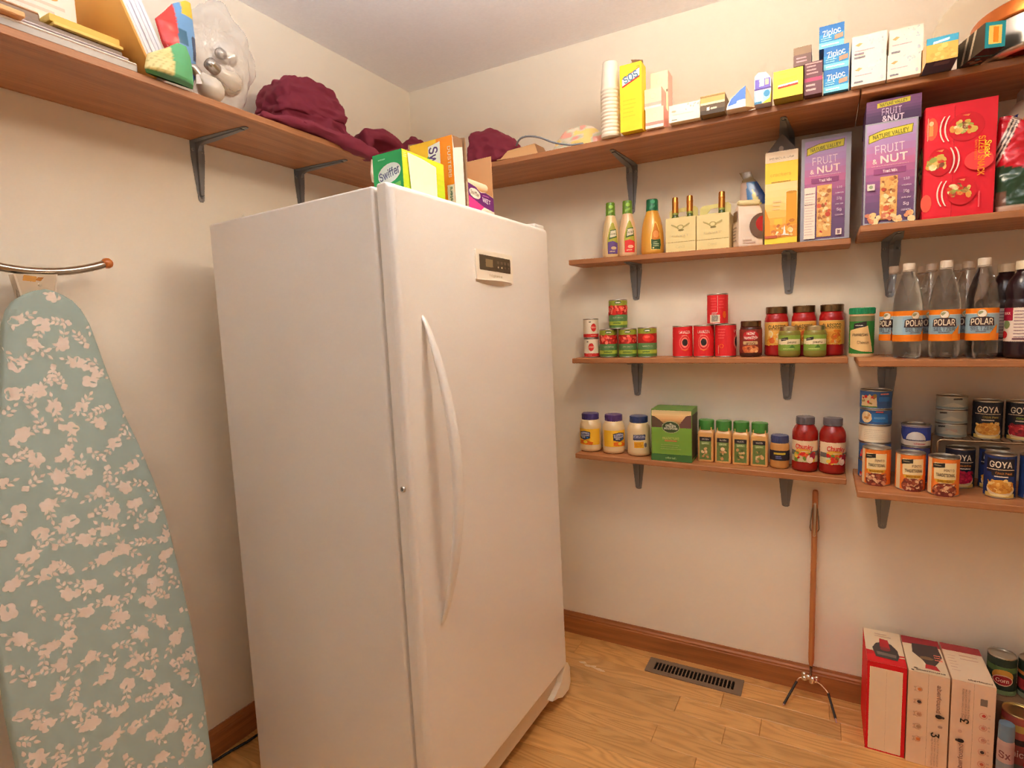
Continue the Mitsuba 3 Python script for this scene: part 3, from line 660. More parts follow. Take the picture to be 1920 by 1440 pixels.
def jar(name, x, y, z, prof, col, lid, lidcol, lab, label, cat='jar', group=None, turn=0.0, seg=36, lidmat='gloss', bodymat='gloss', ribs=0):
    """prof: outline of the filled body; lid: (R, z0, z1); lab: (z0, z1, R or R(v), half angle, base colour or None, paint)"""
    k = num(name)
    MB().lathe(prof, (x, y, z + 0.0004), seg, col).add(part(k, 'body'), bodymat, True)
    R, a, b = lid; e = min(0.002, (b - a) * 0.3)
    m = MB().lathe([(R * 0.9, a), (R, a), (R, a), (R, b - e), (R - e * 0.4, b - 0.3 * e), (R - e * 1.2, b), (R - e * 1.2, b), (R * 0.8, b), (0.0001, b - 0.0008)], (x, y, z), seg, lidcol)
    for i in range(ribs):
        t = 2 * math.pi * i / ribs
        m.tube([(x + (R + 0.0001) * math.cos(t), y + (R + 0.0001) * math.sin(t), z + a + 0.001), (x + (R + 0.0001) * math.cos(t), y + (R + 0.0001) * math.sin(t), z + b - e)], 0.0007, lidcol, 4, cap=False)
    m.add(part(k, 'lid'), lidmat, True)
    for (z0, z1, Rl, ha, base, paint) in lab:
        lb = MB(); p = Print(lb, rnd=(x, y, z + z0, Rl, facing(x, y, turn)), lift=0.0004); H = z1 - z0
        W = Rl if not callable(Rl) else float(np.mean(Rl(np.linspace(0, H, 5))))
        if base is not None: p.rect(-ha * W, ha * W, 0, H, base)
        paint(p, W, H)
        lb.add(part(k, 'label'), 'card', True)
    return tag(k, label, cat, group)
def carton(name, x0, x1, yf, d, z, h, col, front=None, label='', cat='box', group=None, rz=0.0, top=None, left=None, right=None, lean=0.0, mat='card', ch=0.0012, bottom=None):
    """a printed box: front at yf, depth d; prints get (p, w, h)"""
    k = num(name); w = x1 - x0
    M = pose((x0 + x1) / 2, yf + d / 2, z + 0.0003, rz, lean)
    if lean: M[:3, 3] += 0
    MB().box((-w / 2, -d / 2, 0), (w / 2, d / 2, h), col, ch).add(part(k, 'carton'), mat, False, M)
    for side, fn, O, U, V, sz in (('front', front, (-w / 2, -d / 2, 0), (1, 0, 0), (0, 0, 1), (w, h)), ('top', top, (-w / 2, -d / 2, h), (1, 0, 0), (0, 1, 0), (w, d)),
                                  ('left', left, (-w / 2, d / 2, 0), (0, -1, 0), (0, 0, 1), (d, h)), ('right', right, (w / 2, -d / 2, 0), (0, 1, 0), (0, 0, 1), (d, h)), ('bottom', bottom, (-w / 2, d / 2, 0), (1, 0, 0), (0, -1, 0), (w, d))):
        if fn is None: continue
        m = MB(); p = Print(m, flat=(O, U, V)); fn(p, *sz); m.add(part(k, 'print'), mat, False, M)
    return tag(k, label, cat, group)
WHITE, BLACK, INK = (246, 240, 228), (24, 20, 20), (92, 84, 78)
BEAN = [(150, 66, 40), (122, 46, 30), (176, 92, 60), (206, 150, 116), (96, 34, 22)]

# ------------------------------------------------------------------ lowest narrow board, from the left
def mayo(variant):
    def fn(p, W, H):
        if variant < 2:
            c = 0.012 if variant else -0.014
            p.poly([(c - 0.022, 0.004), (c + 0.03, 0.0), (c + 0.036, 0.010), (c + 0.006, 0.020), (c - 0.022, 0.017)], (226, 110, 30))
            p.ell(c + 0.004, 0.012, 0.009, 0.006, (236, 214, 60), 14)
            p.poly([(c - 0.023, H - 0.038), (c, H - 0.044), (c + 0.023, H - 0.037), (c + 0.024, H - 0.012), (c, H - 0.008), (c - 0.024, H - 0.013)], (38, 40, 66))
            p.poly([(c - 0.020, H - 0.030), (c + 0.020, H - 0.029), (c + 0.021, H - 0.015), (c, H - 0.011), (c - 0.021, H - 0.016)], (172, 172, 190))
            p.text("HELLMANN'S", c, H - 0.0215, 0.0062, (40, 44, 100), w=0.036)
            p.text('REAL', c - 0.004, H - 0.0335, 0.006, (222, 226, 232)); p.ell(c + 0.013, H - 0.035, 0.004, 0.003, (60, 130, 190), 12)
        else:
            p.rect(-0.018, 0.018, 0.004, 0.028, (232, 178, 40)); p.ell(0.026, 0.015, 0.006, 0.0085, (120, 110, 104))
            p.poly([(-0.022, H - 0.030), (0.024, H - 0.029), (0.026, H - 0.008), (-0.021, H - 0.009)], (62, 62, 92))
            p.rect(-0.019, 0.022, H - 0.022, H - 0.012, (176, 172, 186)); p.text("HELLMANN'S", 0.001, H - 0.017, 0.0062, (50, 52, 96), w=0.037)
            p.lines(-0.015, 0.014, 0.008, 0.024, 3, (206, 130, 30))
    return fn
MP = [(0, 0.001), (0.034, 0.001), (0.041, 0.004), (0.0430, 0.012), (0.0430, 0.020), (0.0415, 0.024), (0.0422, 0.030), (0.0425, 0.092), (0.0432, 0.098), (0.041, 0.112), (0.035, 0.122), (0.033, 0.130), (0.0001, 0.130)]
for i, (x, tr, cap) in enumerate(((0.882, -0.28, (58, 44, 92)), (0.979, 0.22, (74, 46, 96)), (1.080, 0.0, (44, 54, 92)))):
    jar('mayonnaise_jar', x, -0.066, z4(x), MP, (240, 214, 168), (0.0335, 0.1285, 0.153), cap, [(0.030, 0.094, 0.0424, 1.25, (242, 190, 52) if i < 2 else (240, 216, 172), mayo(i))],
        ('mayonnaise jar at the left end of the lowest narrow board', 'middle mayonnaise jar with violet lid and yellow label', 'mayonnaise jar with blue lid and cream label, next to the green box')[i], 'jar', turn=tr, ribs=24)
def greenbox(p, w, h):
    p.grad(0.002, w - 0.002, h * 0.64, h - 0.004, [(70, 52, 34), (150, 112, 70), (226, 176, 116), (234, 204, 150), (210, 190, 140)], 10)
    p.poly([(0.002, h * 0.64), (0.052, h * 0.64), (0.045, h * 0.73), (0.03, h * 0.80), (0.012, h * 0.86), (0.002, h * 0.87)], (84, 62, 44)); p.poly([(w - 0.052, h * 0.64), (w - 0.002, h * 0.64), (w - 0.002, h * 0.9), (w - 0.02, h * 0.88), (w - 0.035, h * 0.78)], (96, 62, 54))
    p.rect(0.002, w - 0.002, 0.026, h * 0.65, (112, 152, 56)); p.rect(0.0, w, 0.0, 0.026, (56, 96, 44))
    p.ell(w * 0.49, h * 0.66, 0.032, 0.0225, (176, 180, 140)); p.ell(w * 0.49, h * 0.66, 0.030, 0.0205, (52, 66, 36))
    p.poly([(w * 0.49 - 0.006, h * 0.715), (w * 0.49 + 0.006, h * 0.715), (w * 0.49, h * 0.745)], (214, 214, 190))
    p.text('GREEN', w * 0.49, h * 0.685, 0.0085, (240, 236, 220), w=0.036); p.text('MOUNTAIN', w * 0.49, h * 0.635, 0.0075, (240, 236, 220), w=0.048)
    p.text('BREAKFAST BLEND', w * 0.49, h * 0.445, 0.0085, (190, 196, 110), w=0.058); p.rect(w * 0.49 - 0.022, w * 0.49 + 0.022, h * 0.385, h * 0.412, (186, 122, 70))
    p.lines(w * 0.24, w * 0.76, h * 0.22, h * 0.34, 3, (138, 164, 84)); p.text('coffee pods', w * 0.49, 0.013, 0.008, (150, 180, 120), w=0.04)
carton('coffee_pod_box', 1.1445, 1.2905, -0.128, 0.115, z4(1.2), 0.192, (98, 128, 56), greenbox, 'green coffee box between the mayonnaise jars and the spice shakers', 'box', rz=0.02, right=lambda p, w, h: p.rect(0.004, w - 0.004, 0.01, h - 0.02, (64, 54, 36)))
def spice(x, i):
    k = num('spice_shaker'); y = -0.064; z = z4(x) + 0.0004
    M = pose(x, y, z, 0.02)
    m = MB(); body = sbox(-0.0275, -0.026, 0.0275, 0.026).buffer(-0.007).buffer(0.007, 4)
    sh = [(0.0, 0.9), (0.003, 1.0), (0.103, 1.0), (0.110, 0.95), (0.115, 0.82), (0.118, 0.78), (0.128, 0.78)]
    P = np.array(body.exterior.coords)[:-1]; n = len(P)
    V = np.vstack([np.c_[P * s_, np.full(n, q_)] for q_, s_ in sh]); F = []
    for a in range(len(sh) - 1):
        for b in range(n): F.append([a * n + b, a * n + (b + 1) % n, (a + 1) * n + (b + 1) % n, (a + 1) * n + b])
    m.raw(V, F, (228, 176, 108)); m.add(part(k, 'bottle'), 'gloss', True, M)
    MB().lathe([(0.022, 0.118), (0.0262, 0.118), (0.0262, 0.118), (0.0268, 0.122), (0.0268, 0.148), (0.0255, 0.152), (0.0255, 0.152), (0.0001, 0.153)], (0, 0, 0), 28, (58, 116, 46)).add(part(k, 'lid'), 'gloss', True, M)
    lb = MB(); p = Print(lb, flat=((-0.020, -0.0261, 0.009), (1, 0, 0), (0, 0, 1)))
    p.rect(0, 0.040, 0, 0.083, (94, 110, 52)); p.rect(0, 0.040, 0.068, 0.083, (34, 26, 26)); p.text('SALADIN', 0.02, 0.0755, 0.005, (214, 206, 196), w=0.022)
    p.rect(0.006, 0.034, 0.056, 0.066, (132, 148, 90)); p.text('garlic', 0.02, 0.061, 0.0055, (206, 214, 170), w=0.022)
    p.bits(16, 0.010, 0.031, 0.008, 0.046, 0.0065, [(214, 176, 120), (190, 140, 90), (232, 204, 160), (120, 128, 60), (70, 84, 36)])
    lb.add(part(k, 'label'), 'card', False, M)
    tag(k, ('spice shaker with green lid next to the green coffee box', 'second spice shaker from the green coffee box', 'third spice shaker from the green coffee box', 'spice shaker with green lid next to the small mustard jar')[i], 'spice shaker')
for i, x in enumerate((1.331, 1.391, 1.450, 1.510)): spice(x, i)
jar('mustard_jar', 1.574, -0.066, z4(1.574), [(0, 0.001), (0.025, 0.001), (0.030, 0.006), (0.0305, 0.05), (0.0305, 0.078), (0.028, 0.086), (0.0265, 0.09), (0.0001, 0.09)], (206, 150, 84), (0.0275, 0.089, 0.114), (52, 56, 92),
    [(0.030, 0.064, 0.0306, 1.45, (34, 26, 34), lambda p, W, H: p.rect(-0.019, 0.019, H * 0.60, H * 0.80, (206, 176, 60)).lines(-0.013, 0.013, H * 0.15, H * 0.5, 2, (120, 124, 178)))], 'small jar with blue lid and black band label, left of the chunky sauce jars', ribs=20)
def chunky(c):
    def fn(p, W, H):
        p.rect(-W * 1.4, W * 1.4, 0, H * 0.32, (206, 200, 160)); p.rect(-W * 1.4, W * 1.4, H * 0.30, H * 0.52, (104, 96, 90))
        p.ell(c - 0.006, H * 0.5, 0.024, 0.010, (224, 176, 66)); p.bits(26, c - 0.03, c + 0.03, 0.006, H * 0.42, 0.0085, [(206, 44, 36), (188, 30, 30), (228, 96, 50), (226, 190, 70), (110, 130, 50)])
        p.ell(c + 0.016, H * 0.16, 0.011, 0.014, (240, 216, 200)); p.ell(c + 0.024, H * 0.30, 0.010, 0.012, (150, 36, 50)); p.ell(c + 0.019, H * 0.13, 0.006, 0.009, (250, 236, 222))
        p.text('Chunky', c - 0.002, H * 0.70, 0.0155, (206, 44, 40), w=0.052, rot=-0.05, arc=0.002)
        p.lines(c - 0.012, c + 0.02, H * 0.47, H * 0.54, 1, (240, 226, 190))
    return fn
SP = [(0, 0.001), (0.033, 0.001), (0.0385, 0.005), (0.0390, 0.012), (0.0390, 0.030), (0.038, 0.034), (0.038, 0.104), (0.0388, 0.108), (0.0392, 0.124), (0.0375, 0.136), (0.032, 0.148), (0.0265, 0.156), (0.0255, 0.160), (0.0001, 0.160)]
for i, (x, tr) in enumerate(((1.651, 0.0), (1.732, 0.35))):
    jar('sauce_jar', x, -0.066, z4(x), SP, (142, 26, 18), (0.0285, 0.159, 0.183), (88, 80, 84), [(0.034, 0.106, 0.0386, 1.5, (236, 214, 180), chunky(0.0))],
        ('red chunky sauce jar with grey lid beside the small mustard jar', 'red chunky sauce jar with grey lid at the right end of its board')[i], 'jar', turn=tr)

# ------------------------------------------------------------------ middle narrow board
def soup(c):
    def fn(p, W, H):
        p.ell(c, H * 0.55, 0.011, 0.0155, (206, 52, 46)); p.rect(c - 0.012, c + 0.012, H * 0.51, H * 0.60, (236, 150, 136)); p.rect(-math.pi * W, math.pi * W, 0, H * 0.19, (200, 44, 42)); p.lines(c - 0.012, c + 0.012, H * 0.06, H * 0.14, 1, (238, 170, 150)); p.rect(c - 0.018, c - 0.010, H * 0.84, H * 0.90, (120, 110, 96))
    return fn
tin('small_can', 0.8975, -0.075, Z3, 0.0293, 0.0755, (240, 228, 206), soup(-0.002), 'small white and red can at the left end, bottom of its pair')
tin('small_can', 0.896, -0.075, Z3 + 0.0760, 0.0293, 0.0755, (240, 228, 206), soup(0.008), 'small white and red can standing on its twin', turn=0.1)
def tomato(kind):
    def fn(p, W, H):
        p.rect(-math.pi * W, math.pi * W, H * 0.82, H, (150, 158, 52)); p.rect(-math.pi * W, math.pi * W, H * 0.48, H * 0.82, (168, 36, 28)); p.rect(-math.pi * W, math.pi * W, H * 0.26, H * 0.48, (84, 124, 70)); p.rect(-math.pi * W, math.pi * W, H * 0.10, H * 0.24, (172, 190, 70))
        p.ell(0, H * 0.93, 0.012, 0.0055, (54, 74, 50)); p.rect(-0.009, 0.009, H * 0.90, H * 0.95, (226, 226, 200))
        if kind: p.ell(0.004, H * 0.66, 0.022, 0.014, (220, 50, 38)); p.ell(0.0, H * 0.70, 0.010, 0.004, (240, 110, 90))
        else: p.bits(44, -W * 1.35, W * 1.35, H * 0.52, H * 0.80, 0.0068, [(222, 52, 40), (240, 90, 74), (196, 34, 28), (246, 130, 110)])
        p.text('DICED TOMATOES' if not kind else 'TOMATOES', 0, H * 0.37, 0.0052, (206, 214, 180), w=0.036); p.lines(-0.018, 0.018, H * 0.13, H * 0.22, 1, (96, 120, 50))
    return fn
GT = (78, 112, 52)
tin('tomato_can', 0.967, -0.075, Z3, 0.0338, 0.1085, GT, tomato(0), 'green diced tomato can next to the small white cans', turn=0.03)
tin('tomato_can', 1.0445, -0.075, Z3, 0.0338, 0.1085, GT, tomato(0), 'middle green diced tomato can of the bottom row', turn=-0.03)
tin('tomato_can', 1.1195, -0.075, Z3, 0.0348, 0.1115, GT, tomato(1), 'green tomato can with a whole tomato on its label, right end of the row')
tin('tomato_can', 1.0075, -0.075, Z3 + 0.1092, 0.0345, 0.1105, GT, tomato(0), 'green diced tomato can stacked on top of two others')
RED = (216, 40, 44)
def coffee(kind, c=0.0):
    def fn(p, W, H):
        if kind == 0:
            p.ell(c, H * 0.46, 0.020, 0.027, (236, 104, 92)); p.ell(c, H * 0.46, 0.0165, 0.0235, (206, 36, 40)); p.ell(c, H * 0.47, 0.0135, 0.0185, (240, 130, 116)); p.ell(c, H * 0.47, 0.0095, 0.0125, (40, 28, 26))
            p.text('LAVAZZA', c, H * 0.82, 0.0095, (246, 226, 214), w=0.040); p.poly([(c - 0.016, H * 0.24), (c, H * 0.18), (c + 0.016, H * 0.24), (c, H * 0.215)], (236, 120, 50)); p.lines(c - 0.012, c + 0.012, H * 0.68, H * 0.74, 1, (238, 140, 130))
        elif kind == 1:
            p.lines(-0.028, 0.0, H * 0.55, H * 0.92, 4, (232, 84, 84)); p.ring(-0.014, H * 0.33, 0.0075, 0.0022, (236, 110, 40)); p.rect(-0.026, -0.023, 0.008, H * 0.35, (238, 150, 140))
            p.ell(0.044, H * 0.46, 0.016, 0.026, (240, 130, 116)); p.ell(0.046, H * 0.46, 0.012, 0.018, (40, 28, 26)); p.text('LAV', 0.040, H * 0.82, 0.009, (246, 226, 214))
        else:
            p.rect(-0.0005, 0.001, H * 0.4, H * 0.98, (240, 170, 165)); p.lines(-0.024, -0.002, H * 0.45, H * 0.92, 5, (228, 72, 74)); p.lines(0.004, 0.024, H * 0.5, H * 0.92, 4, (228, 72, 74))
            p.rect(-0.026, 0.008, 0.002, H * 0.30, (240, 214, 196)); p.rect(-0.020, 0.002, 0.006, H * 0.28, (90, 84, 78)); [p.rect(-0.020 + 0.0034 * q, -0.0185 + 0.0034 * q, 0.006, H * 0.28, (226, 214, 198)) for q in range(7)]
            p.lines(-0.018, 0.004, H * 0.31, H * 0.40, 2, (246, 214, 206)); p.ell(0.022, H * 0.3, 0.006, 0.012, (232, 100, 36))
    return fn
tin('coffee_can', 1.2495, -0.075, Z3, 0.0350, 0.113, RED, coffee(0, 0.008), 'red coffee can at the left of the bottom row of three')
tin('coffee_can', 1.3235, -0.075, Z3, 0.0350, 0.113, RED, coffee(0), 'middle red coffee can with dark oval, bottom row')
tin('coffee_can', 1.3980, -0.075, Z3, 0.0352, 0.114, RED, coffee(1), 'red coffee can turned aside, next to the gravy jar')
tin('coffee_can', 1.3705, -0.075, Z3 + 0.1143, 0.0350, 0.106, RED, coffee(2), 'red coffee can stacked on top, showing its barcode')
def gravy(p, W, H):
    p.ell(0, H * 0.74, 0.026, 0.017, (176, 30, 34)); p.ell(0, H * 0.74, 0.026, 0.017, (176, 30, 34)); p.text('HEINZ', 0, H * 0.83, 0.0085, (244, 236, 226), w=0.026); p.text('HomeStyle', 0, H * 0.66, 0.0105, (244, 232, 222), w=0.043, rot=0.05)
    p.rect(-0.025, 0.022, H * 0.36, H * 0.50, (206, 176, 130)); p.text('gravy', 0, H * 0.43, 0.007, (110, 40, 26), w=0.03); p.ell(0, H * 0.17, 0.026, 0.013, (206, 110, 60)); p.bits(20, -0.022, 0.022, H * 0.07, H * 0.27, 0.006, [(226, 150, 90), (196, 90, 46), (240, 186, 130), (150, 60, 34)])
jar('gravy_jar', 1.4805, -0.082, Z3, [(0, 0.001), (0.03, 0.001), (0.0355, 0.006), (0.036, 0.03), (0.036, 0.088), (0.034, 0.098), (0.0315, 0.104), (0.0001, 0.105)], (62, 26, 18), (0.0325, 0.104, 0.1225), (112, 84, 58),
    [(0.014, 0.094, 0.0361, 1.4, (118, 40, 30), gravy)], 'brown gravy jar with bronze lid and red label, right of the coffee cans', lidmat='metal')
def pasta(i):
    def fn(p, W, H):
        p.rect(-W * 1.4, W * 1.4, H - 0.004, H, (226, 186, 120)); p.text('CLASSICO', 0, H * 0.78, 0.0125, (66, 40, 24), w=0.056); p.rect(-0.028, 0.028, H * 0.655, H * 0.668, (120, 60, 30))
        p.ell(-0.002, H * 0.30, 0.024, 0.019, (232, 160, 60)); p.bits(20, -0.026, 0.026, H * 0.08, H * 0.56, 0.010, [(240, 176, 60), (226, 130, 40), (246, 206, 120), (214, 96, 40), (240, 220, 170)])
        if i == 2: p.ring(0.010, H * 0.34, 0.010, 0.004, (206, 120, 30))
    return fn
for i, x in enumerate((1.5575, 1.6405, 1.7225)):
    jar('pasta_sauce_jar', x, -0.0415, Z3, [(0, 0.001), (0.031, 0.001), (0.0365, 0.006), (0.037, 0.02), (0.037, 0.12), (0.0355, 0.130), (0.0325, 0.138), (0.0325, 0.146), (0.0001, 0.146)], (164, 26, 26), (0.0338, 0.145, 0.1675), (118, 92, 62),
        [(0.038, 0.116, 0.0371, 1.35, (236, 178, 84), pasta(i))], ('tall red pasta sauce jar with bronze lid, next to the gravy jar', 'middle tall pasta sauce jar, behind the two green jars', 'tall red pasta sauce jar at the right end of its board')[i], lidmat='metal', turn=(0.05, 0, 0.0)[i])
def pesto(p, W, H):
    p.rect(-W * 1.2, W * 1.2, 0, H * 0.42, (126, 156, 62)); p.rect(-W * 1.2, W * 1.2, H * 0.74, H, (138, 166, 66)); p.rect(-0.028, 0.030, H * 0.40, H * 0.74, (236, 222, 186)); p.poly([(-0.026, H * 0.62), (-0.004, H * 0.70), (-0.004, H * 0.88), (-0.026, H * 0.80)], (40, 34, 30)); p.lines(-0.024, -0.007, H * 0.70, H * 0.79, 1, (190, 180, 160))
    p.text('pesto', 0.008, H * 0.55, 0.007, (120, 104, 76), w=0.026); p.poly([(0.0, H * 0.20), (0.008, H * 0.40), (0.016, H * 0.20)], (70, 110, 40)); p.lines(-0.018, 0.022, H * 0.06, H * 0.18, 1, (190, 206, 120))
for i, x in enumerate((1.601, 1.6755)):
    jar('relish_jar', x, -0.1085, Z3, [(0, 0.001), (0.027, 0.001), (0.0325, 0.006), (0.0333, 0.016), (0.0333, 0.074), (0.031, 0.084), (0.0285, 0.087), (0.0001, 0.087)], (134, 124, 52), (0.0292, 0.0865, 0.1015), (206, 186, 140),
        [(0.022, 0.072, 0.0334, 1.2, (230, 220, 186), pesto)], ('small green jar in front, between the left and middle pasta sauce jars', 'small green jar in front, between the middle and right pasta sauce jars')[i], lidmat='metal')
def parm(p, W, H):
    p.rect(-math.pi * W, math.pi * W, H * 0.86, H, (120, 120, 84)); p.poly([(-0.036, H * 0.16), (-0.036, H * 0.62), (0.016, H * 0.74), (0.034, 0.004), (0.0, H * 0.06)], (232, 198, 138))
    p.poly([(-0.022, H * 0.66), (0.012, H * 0.72), (0.013, H * 0.86), (-0.021, H * 0.80)], (38, 30, 28)); p.lines(-0.017, 0.009, H * 0.725, H * 0.775, 1, (190, 184, 176)); p.text('PARMESAN', -0.004, H * 0.50, 0.0075, (86, 60, 36), w=0.042); p.text('Cheese', 0.004, H * 0.30, 0.0095, (120, 92, 60), w=0.030, bold=False)
jar('cheese_shaker', 1.803, -0.118, ZR3, [(0, 0.0), (0.0315, 0.0), (0.033, 0.003), (0.033, 0.130), (0.0325, 0.134), (0.0001, 0.134)], (226, 196, 150), (0.0345, 0.132, 0.1515), (24, 128, 80), [(0.011, 0.126, 0.0331, math.pi, (44, 110, 40), parm)],
    'green grated cheese shaker beside the seltzer bottles', 'cheese shaker', ribs=40)

# ------------------------------------------------------------------ seltzer bottles on the deep board
def seltzer(p, W, H):
    p.rect(-math.pi * W, math.pi * W, H * 0.84, H, (236, 128, 22)); p.rect(-math.pi * W, math.pi * W, 0, H * 0.22, (236, 124, 20)); p.rect(-math.pi * W, math.pi * W, H * 0.825, H * 0.845, (226, 214, 196))
    for c in (0.0, math.pi * W):
        p.rect(c - 0.030, c - 0.008, H * 0.24, H * 0.80, (152, 184, 200)); p.poly([(c + 0.018, H * 0.02), (c + 0.034, H * 0.02), (c + 0.036, H * 0.5), (c + 0.026, H * 0.36), (c + 0.018, H * 0.24)], (238, 140, 34))
        p.ell(c, H * 0.84, 0.0105, 0.0115, (196, 150, 84)); p.ell(c, H * 0.84, 0.0088, 0.0098, (240, 230, 212)); p.ell(c - 0.002, H * 0.86, 0.006, 0.005, (150, 150, 110)); p.poly([(c - 0.008, H * 0.76), (c + 0.002, H * 0.88), (c + 0.007, H * 0.90), (c + 0.005, H * 0.76)], (246, 238, 224))
        p.poly([(c - 0.0265, H * 0.46), (c + 0.0265, H * 0.46), (c + 0.0245, H * 0.70), (c + 0.012, H * 0.735), (c - 0.012, H * 0.735), (c - 0.0245, H * 0.70)], (58, 38, 36))
        p.text('POLAR', c, H * 0.585, 0.0165, (244, 230, 206), w=0.045, arc=0.0012); p.text('SELTZER', c, H * 0.385, 0.0105, (104, 112, 124), w=0.046); p.lines(c - 0.012, c + 0.012, H * 0.25, H * 0.32, 1, (110, 116, 126))
BR = 0.0357
BP = [(0, 0.006), (0.012, 0.004), (0.020, 0.0005), (0.027, 0.0008), (0.0335, 0.008), (BR, 0.020), (BR, 0.046), (BR - 0.0012, 0.050), (BR - 0.0012, 0.135), (BR, 0.139), (BR, 0.148), (0.0335, 0.170), (0.028, 0.198), (0.021, 0.222), (0.0155, 0.238), (0.0132, 0.246), (0.0132, 0.254)]
def bottle(x, y, label, cat='bottle', turn=0.0, front=True, z=ZR3):
    k = num('seltzer_bottle')
    MB().lathe(BP + [(0.0001, 0.2545)], (x, y, z + 0.0003), 40 if front else 32, (0, 0, 0)).add(part(k, 'bottle'), 'clear_plastic' if front else 'thin_plastic', True)
    ring = MB()
    for a in range(5):     # moulded feet
        t = a * 2 * math.pi / 5 + 0.3
    MB().lathe([(0.0145, 0.250), (0.0148, 0.250), (0.0148, 0.250), (0.0148, 0.2665), (0.0138, 0.2695), (0.0138, 0.2695), (0.0001, 0.270)], (x, y, z), 24, (226, 212, 194)).add(part(k, 'cap'), 'card', True)
    MB().lathe([(0.0136, 0.2465), (0.0152, 0.2465), (0.0152, 0.2485), (0.0136, 0.2487)], (x, y, z), 24, (214, 202, 186)).add(part(k, 'neck_ring'), 'card', True)
    lb = MB(); p = Print(lb, rnd=(x, y, z + 0.050, BR - 0.0010, facing(x, y, turn)), lift=0.0003); p.rect(-math.pi * BR, math.pi * BR, 0, 0.086, (166, 194, 206)); seltzer(p, BR, 0.086); lb.add(part(k, 'label'), 'card', True)
    tag(k, label, cat)
bottle(1.909, -0.215, 'front left seltzer bottle, its orange and blue label turned aside', turn=0.55)
bottle(1.993, -0.222, 'middle seltzer bottle of the front row')
bottle(2.0745, -0.222, 'front row seltzer bottle beside the dark juice bottle')
bottle(1.882, -0.137, 'seltzer bottle behind the front left one, beside the bracket', turn=-0.45, front=False)
bottle(1.972, -0.1375, 'seltzer bottle right behind the middle front one', front=False)
bottle(2.056, -0.138, 'seltzer bottle right behind the front one nearest the juice', front=False)
bottle(1.960, -0.055, 'rearmost seltzer bottle behind the middle ones, against the wall', front=False)
bottle(2.047, -0.056, 'rearmost seltzer bottle behind those nearest the juice', front=False)
def juice(x, y, label, front):
    k = num('juice_bottle'); R = 0.0372
    pr = [(0, 0.004), (0.025, 0.0005), (0.034, 0.004), (R, 0.014), (R, 0.046), (R, 0.136), (0.0378, 0.140), (0.0378, 0.150), (0.035, 0.154), (0.0356, 0.160), (0.0370, 0.172), (0.0366, 0.186), (0.032, 0.204), (0.024, 0.218), (0.0175, 0.226), (0.0165, 0.236), (0.0001, 0.236)]
    MB().lathe(pr, (x, y, ZR3 + 0.0003), 40, (34, 14, 18)).add(part(k, 'bottle'), 'gloss', True)
    MB().lathe([(0.017, 0.233), (0.0195, 0.233), (0.0195, 0.233), (0.0195, 0.252), (0.0185, 0.2555), (0.0185, 0.2555), (0.0001, 0.256)], (x, y, ZR3), 28, (236, 220, 190)).add(part(k, 'cap'), 'card', True)
    lb = MB(); p = Print(lb, rnd=(x, y, ZR3 + 0.046, R, facing(x, y, 0.0)), lift=0.0003); H = 0.088
    p.rect(-1.45 * R, 1.45 * R, 0, H, (236, 220, 206)); p.rect(-1.45 * R, -0.020, H * 0.62, H, (150, 20, 44)); p.text('MAX', -0.036, H * 0.84, 0.007, (240, 206, 200)); p.ell(-0.036, H * 0.5, 0.010, 0.011, (120, 130, 80)); p.ell(-0.042, H * 0.2, 0.010, 0.010, (190, 40, 44)); p.lines(-0.017, 0.030, H * 0.1, H * 0.96, 9, (150, 120, 128), 0.25); p.rect(-0.019, 0.034, H * 0.05, H * 0.10, (96, 60, 70))
    lb.add(part(k, 'label'), 'card', True); tag(k, label, 'bottle')
juice(2.1590, -0.220, 'dark juice bottle in front at the right edge of the picture', True)
juice(2.1400, -0.135, 'dark juice bottle half hidden between seltzer and front juice bottle', False)

# ------------------------------------------------------------------ deep lowest board: bean cans, riser
def beans(p, W, H):
    p.rect(-0.046, -0.030, 0, H, (238, 214, 170)); p.poly(list(zip(0.004 + 0.027 * np.cos(np.linspace(math.pi, 2 * math.pi, 14)), H * 0.50 + 0.020 * np.sin(np.linspace(math.pi, 2 * math.pi, 14)))) + [(0.031, H * 0.90), (-0.023, H * 0.90)], (242, 222, 172))
    p.poly([(-0.021, H * 0.44), (0.029, H * 0.44), (0.025, H * 0.35), (-0.017, H * 0.35)], (222, 170, 50)); p.poly([(-0.026, H * 0.74), (0.002, H * 0.78), (0.002, H * 0.90), (-0.026, H * 0.86)], (36, 28, 20)); p.lines(-0.022, -0.002, H * 0.80, H * 0.85, 1, (170, 150, 120))
    p.text('PINTO', 0.012, H * 0.70, 0.007, (140, 110, 80), w=0.024); p.text('TRADITIONAL', 0.005, H * 0.565, 0.0085, (96, 72, 50), w=0.044); p.text('BAKED BEANS', 0.004, H * 0.395, 0.0055, (140, 84, 20), w=0.034)
    p.ell(0.004, H * 0.13, 0.028, 0.0215, (110, 38, 26)); p.bits(60, -0.021, 0.029, 0.002, H * 0.30, 0.0052, BEAN + [(226, 190, 150)])
ORG = (236, 128, 48)
tin('bean_can', 1.848, -0.170, ZR4, 0.0372, 0.113, ORG, beans, 'orange bean can in front of the stack of blue cans', turn=-0.1)
tin('bean_can', 1.930, -0.1985, ZR4, 0.0365, 0.1095, ORG, beans, 'middle orange bean can with its pale back seam showing', turn=0.12)
tin('bean_can', 2.005, -0.2235, ZR4, 0.0362, 0.1095, ORG, beans, 'orange bean can in front of the wire riser', turn=0.02)
